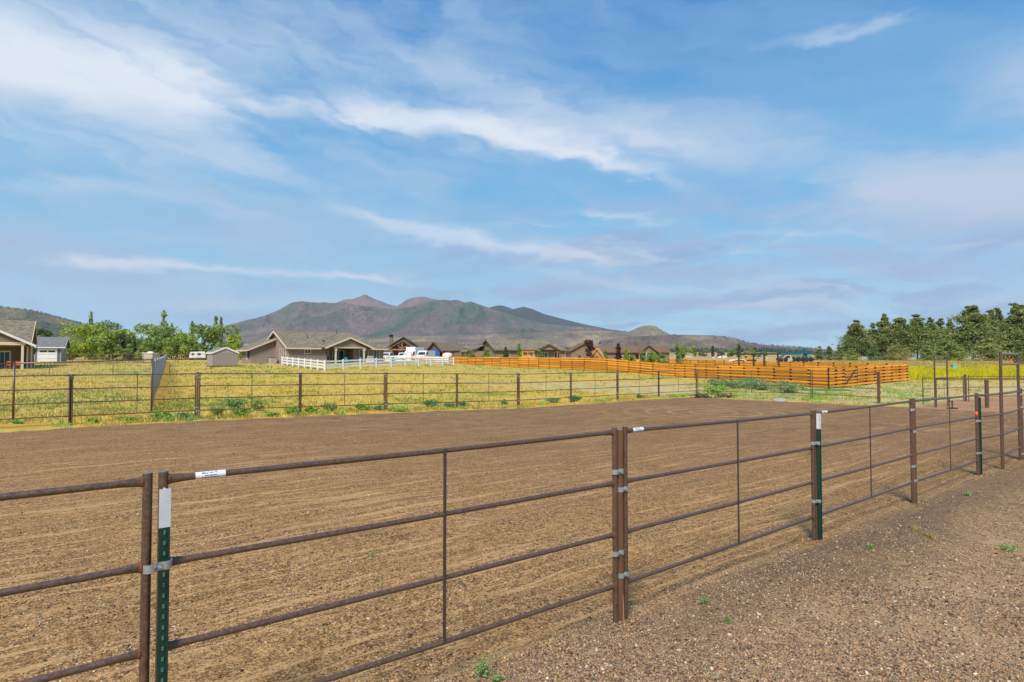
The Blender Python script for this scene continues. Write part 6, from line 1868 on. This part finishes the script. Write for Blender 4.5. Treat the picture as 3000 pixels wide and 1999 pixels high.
def stones():
    rng = np.random.default_rng(41)
    WARM = np.array([1.04, .96, .85])
    oc = np.array([[1, 0, 0], [0, 1, 0], [-1, 0, 0], [0, -1, 0], [0, 0, 1], [0, 0, -1]], float)
    of = np.array([[0, 1, 4], [1, 2, 4], [2, 3, 4], [3, 0, 4], [1, 0, 5], [2, 1, 5], [3, 2, 5], [0, 3, 5]])
    def make(name, x, y, size, cols, label):
        n = len(x); print(name, n); z = gz(x, y)
        v = oc[None] * rng.uniform(.6, 1.25, (n, 6, 1)) * (size[:, None, None] * np.stack([rng.uniform(.7, 1.2, n), rng.uniform(.6, 1.1, n), rng.uniform(.4, .75, n)], 1)[:, None, :])
        v += rng.normal(size=v.shape) * size[:, None, None] * .16
        a = rng.uniform(0, 6.28, n); ca, sa = np.cos(a)[:, None], np.sin(a)[:, None]
        vx = v[:, :, 0] * ca - v[:, :, 1] * sa; vy = v[:, :, 0] * sa + v[:, :, 1] * ca
        V = np.stack([vx + x[:, None], vy + y[:, None], v[:, :, 2] + (z + size * .12)[:, None]], -1).reshape(-1, 3)
        Fc = (of[None] + (np.arange(n) * 6)[:, None, None]).reshape(-1, 3)
        o = link(name, big_mesh(name, V, Fc, MT['pebble'], np.repeat(cols, 6, 0))); tag(o, label, 'gravel', kind='stuff')
    pal = np.array([S(168, 148, 126)[:3], S(198, 180, 154)[:3], S(116, 100, 88)[:3], S(78, 68, 62)[:3], S(210, 198, 180)[:3], S(186, 150, 116)[:3], S(138, 130, 124)[:3], S(176, 128, 98)[:3]]) * WARM
    x, y = scatter(230000, 700, 2450, 3.8, 16, rng, 1.9)
    dn = DN(x, y); k = (dn > -.15); x, y, dn = x[k], y[k], dn[k]
    nz = vnoise(x, y, .9, 4.0)
    k = rng.random(len(x)) < np.clip(.7 + nz * .9, .2, 1) * np.clip(.5 + dn * .35, .4, 1); x, y = x[k], y[k]
    s = rng.gamma(3.0, .0021, len(x)) + .0025; s = np.clip(s * .88, .003, .017)
    w = np.array([.24, .08, .22, .16, .015, .18, .08, .04]); c = pal[rng.choice(8, len(x), p=w / w.sum())] * rng.uniform(.75, 1.15, (len(x), 1))
    make('gravel', x, y, s, c, 'mixed brown and pale gravel in the foreground on the right')
    x, y = scatter(2600, 900, 2450, 3.9, 13, rng, 1.6)
    k = DN(x, y) > .1; x, y = x[k], y[k]; s = rng.gamma(3, .0028, len(x)) + .008
    make('gravel', x, y, np.clip(s, .008, .026), pal[rng.choice(8, len(x))] * rng.uniform(.7, 1.1, (len(x), 1)), 'larger loose stones among the foreground gravel')
    x, y = scatter(170000, -60, 2400, 3.8, 30, rng, 1.8)
    dn = DN(x, y); df = DF(x, y); k = (dn < -.05) & (df < -1.0) & (DE(x, y) < -2); x, y = x[k], y[k]
    nz = vnoise(x, y, .8, 7.0)
    k = rng.random(len(x)) < np.clip(.5 + nz * 1.1, .08, 1); x, y = x[k], y[k]
    for j_ in (JB, JC, JD, JE, JF):                                  # earth and clods thrown up round the post feet
        x = np.concatenate([x, j_.x + rng.normal(size=420) * .13]); y = np.concatenate([y, j_.y + rng.normal(size=420) * .10])
    s = np.clip(rng.gamma(1.8, .0022, len(x)) + .003, .003, .022) * (1 + np.clip((y - 8) / 30, 0, .5))
    w = np.array([.14, .09, .28, .28, .03, .14, .04, .0]); c = pal[rng.choice(8, len(x), p=w / w.sum())] * rng.uniform(.7, 1.15, (len(x), 1))
    make('cinder_gravel', x, y, s, c, 'dark cinders and clods strewn over the raked arena dirt')
    # loose pale stones that stand out
    for kk, (u, v, sz, slab) in enumerate([(708, 1181, 5, 'small pale stone under the top rail, between the two near joints'), (1336, 1085, 4, 'small pale stone on the dirt above the left end of the triple joint rail'), (1768, 1106, 4, 'small pale stone behind the middle of the sticker panel right of the triple joint'), (1180, 1395, 6, 'pale stone low behind the nearest complete panel'), (1440, 1424, 6, 'pale stone against the foot of the triple post'), (1560, 1500, 7, 'larger rounded pale stone on the gravel right of the triple post'), (2160, 1480, 6, 'pale stone on the gravel near the right edge')]):
        x, y, z = ground_at(u, v, 2); r = sz * y / F
        m = MB(); n = 9
        import mathutils
        bm_v = []
        for i in range(5):
            t = math.pi * (i + .5) / 5
            for j in range(n): 
                a = 2 * math.pi * j / n; q = rng.uniform(.6, 1.25)
                bm_v.append((math.sin(t) * math.cos(a) * r * q, math.sin(t) * math.sin(a) * r * .8 * q, math.cos(t) * r * .55))
        fs = [(i * n + j, (i + 1) * n + j, (i + 1) * n + (j + 1) % n, i * n + (j + 1) % n) for i in range(4) for j in range(n)] + [tuple(range(n)), tuple(range(4 * n, 5 * n))[::-1]]
        m.add(bm_v, fs); o = m.build('stone', MT['palestone'], None, False, (x, y, z + r * .25))
        tag(o, slab, 'stone', 'loose pale stones')
    # straw
    x, y = scatter(1500, -60, 2450, 3.6, 22, rng, 1.7)
    dn = DN(x, y); k = (DF(x, y) < -1.2) & (DE(x, y) < -2.2); x, y = x[k], y[k]; n = len(x)
    a = rng.uniform(0, 6.28, n); L = rng.uniform(.015, .07, n); z = gz(x, y) + .008
    d = np.stack([np.cos(a) * L, np.sin(a) * L, rng.uniform(-.006, .014, n)], 1); s_ = np.stack([-np.sin(a), np.cos(a), np.zeros(n)], 1) * .0022
    p = np.stack([x, y, z], 1); V = np.stack([p - s_, p + s_, p + d + s_, p + d - s_], 1).reshape(-1, 3); Fc = np.arange(n * 4).reshape(-1, 4)
    c = np.repeat(np.array([S(206, 178, 124)[:3], S(186, 150, 96)[:3]])[rng.integers(0, 2, n)], 4, 0)
    o = link('straw_bits', big_mesh('straw_bits', V, Fc, MT['pebble'], c)); tag(o, 'bits of straw scattered on the dirt', 'straw', kind='stuff')


MT['palestone'] = mat('pale stone', S(172, 150, 124), 0.9, var=0.25, vscale=30, rnd=.12)
stones()

# ------------------------------------------------------------------ brush pile, lid, mat
x, y, z = ground_at(1640, 914, 20)
bp = thing('brush_pile', 'tangled pile of dark dead branches at the far corner of the arena', 'brush pile', (x, y, z), 0)
rnb = random.Random(4)
for k in range(5):
    m = MB()
    for q in range(12):
        p = Vector((rnb.uniform(-1.1, 1.1) , rnb.uniform(-.5, .5), rnb.uniform(.02, .12))); pts = [p]
        a = rnb.uniform(0, 6.28); e = rnb.uniform(-.2, .6)
        for j in range(5):
            a += rnb.uniform(-.8, .8); e += rnb.uniform(-.5, .25)
            p = p + Vector((math.cos(a) * .14, math.sin(a) * .1, math.sin(e) * .1)); p.z = max(.01, min(p.z, .5 * (1.2 - abs(p.x) * .6))); pts.append(p)
        m.tube(pts, [.022, .02, .018, .015, .011, .006], 5)
    m.build('branch_bundle', MT['twig'], bp)
MB().tube([(-.35, -.1, .05), (-.28, -.05, .35), (-.2, .1, .62)], [.03, .025, .012], 6).tube([(-.28, -.05, .35), (-.4, 0, .6)], [.018, .008], 6).build('bare_stick', MT['rawwood'], bp)
x, y, z = ground_at(1792, 922, 20)
ld = thing('lid', 'flat pale disc lying tilted on the dirt right of the brush pile', 'lid', (x, y, z), 0); ld.rotation_euler = (R(8), R(-7), .3)
MB().tube([(0, 0, .03), (0, 0, .07)], [.36, .38], 18).build('disc', MT['concrete'], ld); MB().tube([(0, 0, .071), (0, 0, .09)], [.34, .31], 18).build('rim', MT['greywall'], ld)
x, y, z = ground_at(1892, 897, 30)
o = MB().add([(-1.6, -.5, .02), (1.7, -.6, .02), (1.9, .6, .02), (-1.3, .7, .02), (-1.6, -.5, .06), (1.7, -.6, .06), (1.9, .6, .06), (-1.3, .7, .06)], [(3, 2, 1, 0), (4, 5, 6, 7), (0, 1, 5, 4), (1, 2, 6, 5), (2, 3, 7, 6), (3, 0, 4, 7)]).build('turf_mat', MT['greenmat'], None, False, (x, y, z))
tag(o, 'bright green turf mat on the ground by the near corner of the orange fence', 'mat')

# ------------------------------------------------------------------ carport frame inside the orange fence
p = [Vector(at(u, 830, 62)[:2]) for u in (1698, 1731.5, 1755.7, 1787)]
cp = thing('carport_frame', 'dark open carport frame standing inside the orange fence', 'carport', (p[0].x, p[0].y, g(*p[0])), 0)
zt = zat(815.5, 62) - cp.location.z
for i, q in enumerate(p):
    d = q - p[0]; ln = .35 if i == 3 else 0
    MB().beam((d.x + ln, d.y, -.1), (d.x, d.y, zt), .13, .13, (0, 1, 0)).build('post', MT['darkmetal'], cp)
d = p[3] - p[0]
MB().beam((-.1, 0, zt + .08), (d.x + .1, d.y, zt + .08), .14, .16).build('beam', MT['darkmetal'], cp)
MB().beam((-.1, 2.6, zt + .08), (d.x + .1, d.y + 2.6, zt + .08), .14, .16).build('beam', MT['darkmetal'], cp)
for t in (0, .33, .66, 1): MB().beam((d.x * t, .075, zt + .1), (d.x * t, 2.53, zt + .1), .07, .12).build('rafter', MT['darkmetal'], cp)


# ------------------------------------------------------------------ vehicles
def vehicle(name, label, cat, u, v, Y, rz, prof, L, Wd, mt, glassprof=None, cargo=None, wheels=(.2, .8), wr=.36, group='parked vehicles', z=None, front=None):
    """prof: side outline (x along 0..1, z in metres); glassprof: side window outlines; front: (z0, z1, x) of the windscreen seen head-on"""
    x = xat(u, Y, v); zb = g(x, Y) if z is None else z
    t = thing(name, label, cat, (x, Y, zb), rz, group)
    MB().prism([((a - .5) * L, b) for a, b in prof], 'y', -Wd / 2, Wd / 2).build('body', MT[mt], t)
    for gp in glassprof or []:
        m = MB()
        for s in (-1, 1):
            y0 = s * (Wd / 2 + .004); m.prism([((a - .5) * L, b) for a, b in gp], 'y', min(y0, y0 + s * .015), max(y0, y0 + s * .015))
        m.build('side_window', MT['glass'], t)
    if front:
        (xa, za), (xb, zb2) = front
        m = MB(); w = Wd * .43; n = Vector((zb2 - za, 0, -(xb - xa) * L)); n = n.normalized() * (.02 if n.x < 0 else -.02)
        q = [Vector(((xa - .5) * L, -w, za)), Vector(((xa - .5) * L, w, za)), Vector(((xb - .5) * L, w * .86, zb2)), Vector(((xb - .5) * L, -w * .86, zb2))]
        m.add([c + n for c in q] + [c + n * .2 for c in q], [(0, 1, 2, 3), (7, 6, 5, 4), (0, 4, 5, 1), (1, 5, 6, 2), (2, 6, 7, 3), (3, 7, 4, 0)]).build('windscreen', MT['glass'], t)
        for s in (-1, 1): MB().box(((-.5) * L - .012, s * Wd * .36, prof[1][1] * .82), (.03, .3, .16)).build('headlight', MT['cap'], t)
        MB().box((-.5 * L - .02, 0, .48), (.05, Wd * .95, .18)).build('bumper', MT['darkmetal'], t)
    if cargo: MB().bx((cargo[0] - .5) * L, (cargo[1] - .5) * L, -cargo[4] / 2, cargo[4] / 2, cargo[2], cargo[3]).build('cargo_box', MT['white'], t)
    for a in wheels:
        for s in (-1, 1):
            w_ = MB().tube([((a - .5) * L, s * (Wd / 2 - .2), wr), ((a - .5) * L, s * (Wd / 2 + .02), wr)], wr, 12).build('wheel', MT['rubber'], t)
            MB().tube([((a - .5) * L, s * (Wd / 2 + .021), wr), ((a - .5) * L, s * (Wd / 2 + .03), wr)], wr * .55, 10).build('rim', MT['cap'], w_)
    return t


PICK = [(0, .45), (.0, .95), (.03, 1.02), (.26, 1.12), (.36, 1.72), (.56, 1.76), (.62, 1.12), (1.0, 1.1), (1.0, .5)]
PICKG = [[(.30, 1.16), (.375, 1.64), (.46, 1.66), (.46, 1.16)], [(.48, 1.16), (.48, 1.66), (.55, 1.66), (.59, 1.16)]]
VAN = [(0, .45), (0, 1.0), (.04, 1.12), (.12, 1.25), (.22, 2.05), (.28, 2.2), (1.0, 2.25), (1.0, .45)]
VANG = [[(.15, 1.3), (.235, 1.98), (.34, 2.0), (.34, 1.3)]]
SED = [(0, .4), (0, .72), (.05, .82), (.27, .92), (.40, 1.38), (.68, 1.42), (.86, .98), (1, .92), (1, .42)]
SEDG = [[(.32, .95), (.42, 1.31), (.53, 1.34), (.53, .95)], [(.55, .95), (.55, 1.34), (.67, 1.34), (.79, .97)]]
head = R(88)
vehicle('pickup_truck', 'white pickup truck parked beside the right corner of the wide taupe house', 'pickup truck', 893, 832, 138, R(68), PICK, 5.4, 1.95, 'white', PICKG, front=((.26, 1.14), (.36, 1.68)))
vehicle('pickup_truck', 'white truck with things on its roof under the timber porch', 'pickup truck', 969 - 40, 832, 138, R(78), PICK, 5.4, 1.95, 'white', PICKG, front=((.26, 1.14), (.36, 1.68)))
ll = vehicle('box_truck', 'white box truck in front of the left blue garage door', 'truck', 949, 833, 136, R(70), VAN[:5] + [(.30, 2.1), (.32, 1.0), (1.0, .9), (1.0, .5)], 6.2, 2.1, 'white', VANG, cargo=(.325, 1.0, .95, 3.05, 2.4), wr=.42, front=((.12, 1.28), (.22, 2.0)))
vehicle('cargo_van', 'white cargo van between the two blue garage doors', 'van', 978, 833, 132, R(72), VAN, 5.6, 2.05, 'white', VANG, front=((.12, 1.28), (.22, 2.0)))
kk = thing('ladder_rack', 'upright wooden rack and leaning poles by the timber porch', 'rack', (*at(906, 832, 141)[:2], g(*at(906, 832, 141)[:2])), 0)
for q in range(5): MB().beam((q * .5 - 1.6, 0, 0), (q * .35 - 2.6, .5, 3.3), .1, .1).build('pole', MT['timber'], kk)
for s in (0, .9): MB().bx(1.0 + s, 1.12 + s, 0, .1, 0, 4.2).build('upright', MT['redbrown'], kk)
for q in range(9): MB().bx(1.121, 1.899, .02, .08, .4 + q * .45, .47 + q * .45).build('rung', MT['cap'], kk)
tk = thing('tank', 'small white domed tank in front of the dark house', 'tank', (*at(1028, 826, 128)[:2], zat(822, 128)), 0)
MB().tube([(0, 0, 0), (0, 0, .5), (0, 0, .8), (0, 0, 1.0), (0, 0, 1.06)], [1.05, 1.1, .98, .5, .1], 16).build('dome', MT['white'], tk)
MB().tube([(0, 0, -1.2), (0, 0, -.003)], 1.0, 14).build('base', MT['greywall'], tk); MB().tube([(0, 0, 1.061), (0, 0, 1.2)], .2, 10).build('cap', MT['darkmetal'], tk)
ub = thing('utility_box', 'white utility box left of the end of the orange fence', 'box', (*at(939, 833, 118)[:2], g(*at(939, 833, 118)[:2])), 0)
MB().bx(-.55, .55, -.4, .4, 0, 1.85).build('casing', MT['white'], ub); MB().bx(-.6, .6, -.45, .45, 1.853, 1.92).build('lid', MT['white'], ub)
FY = 'vehicles parked far beyond the orange fence'
vehicle('car', 'white car roof showing just over the rear orange fence left of the carport', 'car', 1690, 834, 97, R(4), SED, 5.2, 1.85, 'white', SEDG, group=FY, z=zat(826.2, 97) - 1.42)
vehicle('pickup_truck', 'far white pickup truck right of the carport frame', 'pickup truck', 1757, 830, 300, R(145), PICK, 6.2, 2.0, 'white', PICKG, group=FY, z=zat(830, 300))
vehicle('car', 'far silver blue car seen through the carport frame', 'car', 1737, 830, 290, R(40), SED, 5.0, 1.85, 'silverblue', SEDG, group=FY, z=zat(829.5, 290))
vehicle('pickup_truck', 'far white pickup truck below the pink tiled roof', 'pickup truck', 1643, 828, 350, R(20), PICK, 6.4, 2.0, 'white', PICKG, group=FY, z=zat(827.2, 350))
vehicle('cargo_van', 'far pale van right of the truck below the pink roof', 'van', 1659, 828, 345, R(30), VAN, 5.6, 2.0, 'white', VANG, group=FY, z=zat(827.5, 345))
vehicle('car', 'far tan car between the pale van and the yellow machine', 'car', 1679, 829, 330, R(150), SED, 5.0, 1.85, 'tan', SEDG, group=FY, z=zat(828, 330))
vehicle('car', 'dark far car at the foot of the pink roofed house', 'car', 1626, 828, 360, R(15), SED, 5, 1.85, 'darkmetal', SEDG, group=FY, z=zat(827, 360))
vehicle('camper', 'far white and turquoise camper trailer left of the pink roofed house', 'camper', 1578, 829, 390, R(12), [(0, .5), (.02, 1.4), (.08, 2.3), (.95, 2.4), (1, 1.6), (1, .5)], 7.2, 2.3, 'white', [[(.15, 1.3), (.15, 2.0), (.35, 2.0), (.35, 1.3)], [(.5, 1.3), (.5, 2.0), (.75, 2.0), (.75, 1.3)]], wheels=(.5, .62), group=FY, z=zat(828, 390))
st_ = [c for c in COL.objects if c.name.startswith('camper')][0]
MB().bx(-3.4, 3.3, -1.17, -1.152, .75, 1.2).build('stripe', MT['teal'], st_)
vehicle('camper', 'white camper seen under the trees just left of the taupe shed', 'camper', 453, 825, 140, R(30), [(0, .5), (.02, 1.2), (.08, 1.9), (.95, 2.0), (1, 1.3), (1, .5)], 3.4, 2.0, 'white', [[(.15, 1.1), (.15, 1.6), (.3, 1.6), (.3, 1.1)], [(.5, 1.1), (.5, 1.6), (.7, 1.6), (.7, 1.1)]], wheels=(.5, .7), wr=.3, group='campers')
tw = thing('stock_tank', 'small white domed hut standing behind the mesh fence under the trees', 'hut', (*at(345.5, 828, 112)[:2], g(*at(345.5, 828, 112)[:2])), 0)
MB().bx(-.9, .9, -.9, .9, 0, 1.55).build('body', MT['tan'], tw); MB().bx(-1.0, 1.0, -1.0, 1.0, 1.553, 1.68).build('roof', MT['white'], tw); MB().tube([(0, 0, 1.681), (0, 0, 1.86), (0, 0, 1.95)], [.55, .42, .05], 12).build('dome', MT['white'], tw)


# machines in the far yard
def zq(v, Y): return zat(v, Y)
ex = thing('excavator', 'far yellow excavator seen through the carport frame', 'excavator', (*at(1711, 829, 150)[:2], zq(831, 150)), 0)
MB().prism([(-1.8, .9), (-1.8, 2.0), (-.6, 3.2), (1.4, 3.0), (2.2, 1.6), (2.2, .9)], 'y', -1.1, 1.1).build('body', MT['yellow'], ex)
for s in (-1, 1): MB().prism([(-2.0, .1), (-2.2, .5), (-1.9, .88), (2.1, .88), (2.4, .5), (2.1, .1)], 'y', s * .95 - .25, s * .95 + .25).build('track', MT['rubber'], ex)
bx_ = 2.9; ex.scale = (.48, .48, .48)
MB().beam((1.2, 0, 2.4), (bx_, 0, 3.6), .3, .4).beam((bx_, 0, 3.6), (bx_ + .4, 0, .6), .25, .35).build('boom', MT['yellow'], ex)
MB().bx(-.4, .9, -1.12, -1.103, 1.9, 2.8).build('window', MT['glass'], ex)
bh = thing('backhoe', 'far yellow backhoe arm standing between the carport and the white pickup', 'backhoe', (*at(1729, 829, 156)[:2], zq(831, 156)), 0)
MB().bx(-.9, 1.2, -.8, .8, .5, 1.6).build('body', MT['yellow'], bh)
for a in (-.7, .9):
    for s in (-1, 1): MB().tube([(a, s * .75, .5), (a, s * 1.0, .5)], .5, 12).build('wheel', MT['rubber'], bh)
MB().beam((-.6, 0, 1.5), (-.9, 0, 4.3), .25, .3).beam((-.9, 0, 4.3), (-.1, 0, 3.2), .2, .25).build('boom', MT['yellow'], bh); bh.scale = (.6, .6, .55)
Yk = 130
kx = at(1788, 830, Yk); w_ = lambda u: at(u, 820, Yk)[0] - kx[0]
cr = thing('drill_rig', 'dark teal drilling rig with a lattice mast lying low over the rear orange fence', 'drill rig', (kx[0], Yk, zq(832, Yk)), 0)
zz = lambda v: zq(v, Yk) - cr.location.z
MB().bx(w_(1789), w_(1838), -.7, .7, zz(816), zz(810.5)).build('mast_body', MT['tealdark'], cr)
MB().bx(w_(1838), w_(1866), -.5, .5, zz(813), zz(810.6)).build('mast_arm', MT['tealdark'], cr)
m = MB()
for k in range(9):
    a, b = w_(1805 + k * 6), w_(1811 + k * 6); m.beam((a, -.75, zz(821)), (b, -.75, zz(816.5)), .08, .08).beam((b, -.75, zz(821)), (a, -.75, zz(816.5)), .08, .08)
m.beam((w_(1803), -.75, zz(821)), (w_(1866), -.75, zz(821)), .12, .12); m.build('lattice', MT['tealdark'], cr)
MB().beam((w_(1832), 0, zz(810)), (w_(1849), 0, zz(801)), .15, .2).beam((w_(1849), 0, zz(801)), (w_(1853), 0, zz(826)), .3, .5).beam((w_(1846), 0, zz(802)), (w_(1846), 0, zz(826)), .15, .2).build('tower', MT['tealdark'], cr)
MB().bx(w_(1788), w_(1866), -1.1, 1.1, zz(829), zz(823.5)).build('chassis', MT['darkmetal'], cr)
MB().prism([(w_(1794), zz(829)), (w_(1796), zz(820)), (w_(1802), zz(816.6)), (w_(1812), zz(816.6)), (w_(1816), zz(829))], 'y', -1.15, 1.15).build('cab', MT['tan'], cr)
MB().prism([(w_(1798), zz(823)), (w_(1799.5), zz(819.5)), (w_(1804), zz(818)), (w_(1809), zz(818)), (w_(1810), zz(823))], 'y', -1.2, -1.153).build('window', MT['glass'], cr)
for u in (1800, 1828, 1840, 1858):
    for s in (-1, 1): MB().tube([(w_(u), s * .8, .5), (w_(u), s * 1.16, .5)], .5, 12).build('wheel', MT['rubber'], cr)

# small things in the right field
def crate(name, label, cat, u, v, Y, wd, h, mt):
    x = xat(u, Y, v); t = thing(name, label, cat, (x, Y, g(x, Y)), 0)
    MB().bx(-wd / 2, wd / 2, -wd / 2, wd / 2, 0, h).build('casing', MT[mt], t); MB().bx(-wd / 2 - .04, wd / 2 + .04, -wd / 2 - .04, wd / 2 + .04, h + .003, h + .09).build('lid', MT[mt], t)
    return t
crate('utility_box', 'mint green utility box in the yellow flower field', 'box', 2192, 842, 84, .55, .8, 'mint')
crate('utility_box', 'low tan vault in the flower field behind the far bow gate', 'box', 2150, 841, 88, 1.9, .5, 'tan')
crate('marker', 'thin yellow marker post at the edge of the flower field', 'marker', 2114, 842, 84, .14, .75, 'yellow')
crate('barrel', 'small orange marker below the near bow gate crossbar, by the pines', 'marker', 2322, 830, 150, .5, .7, 'orange')
x = xat(2356, 120, 835)
lg = thing('log_pile', 'pile of cut logs at the right edge before the pines', 'log pile', (x, 120, g(x, 120)), 0)
for k in range(9):
    a, b = k % 4, k // 4; MB().tube([(-1.8 + a * .06, a * .35 + b * .18 - .5, .2 + b * .3), (1.4 + b * .1, a * .35 + b * .18 - .5, .22 + b * .3)], .17, 9).build('log', MT['bark'], lg)
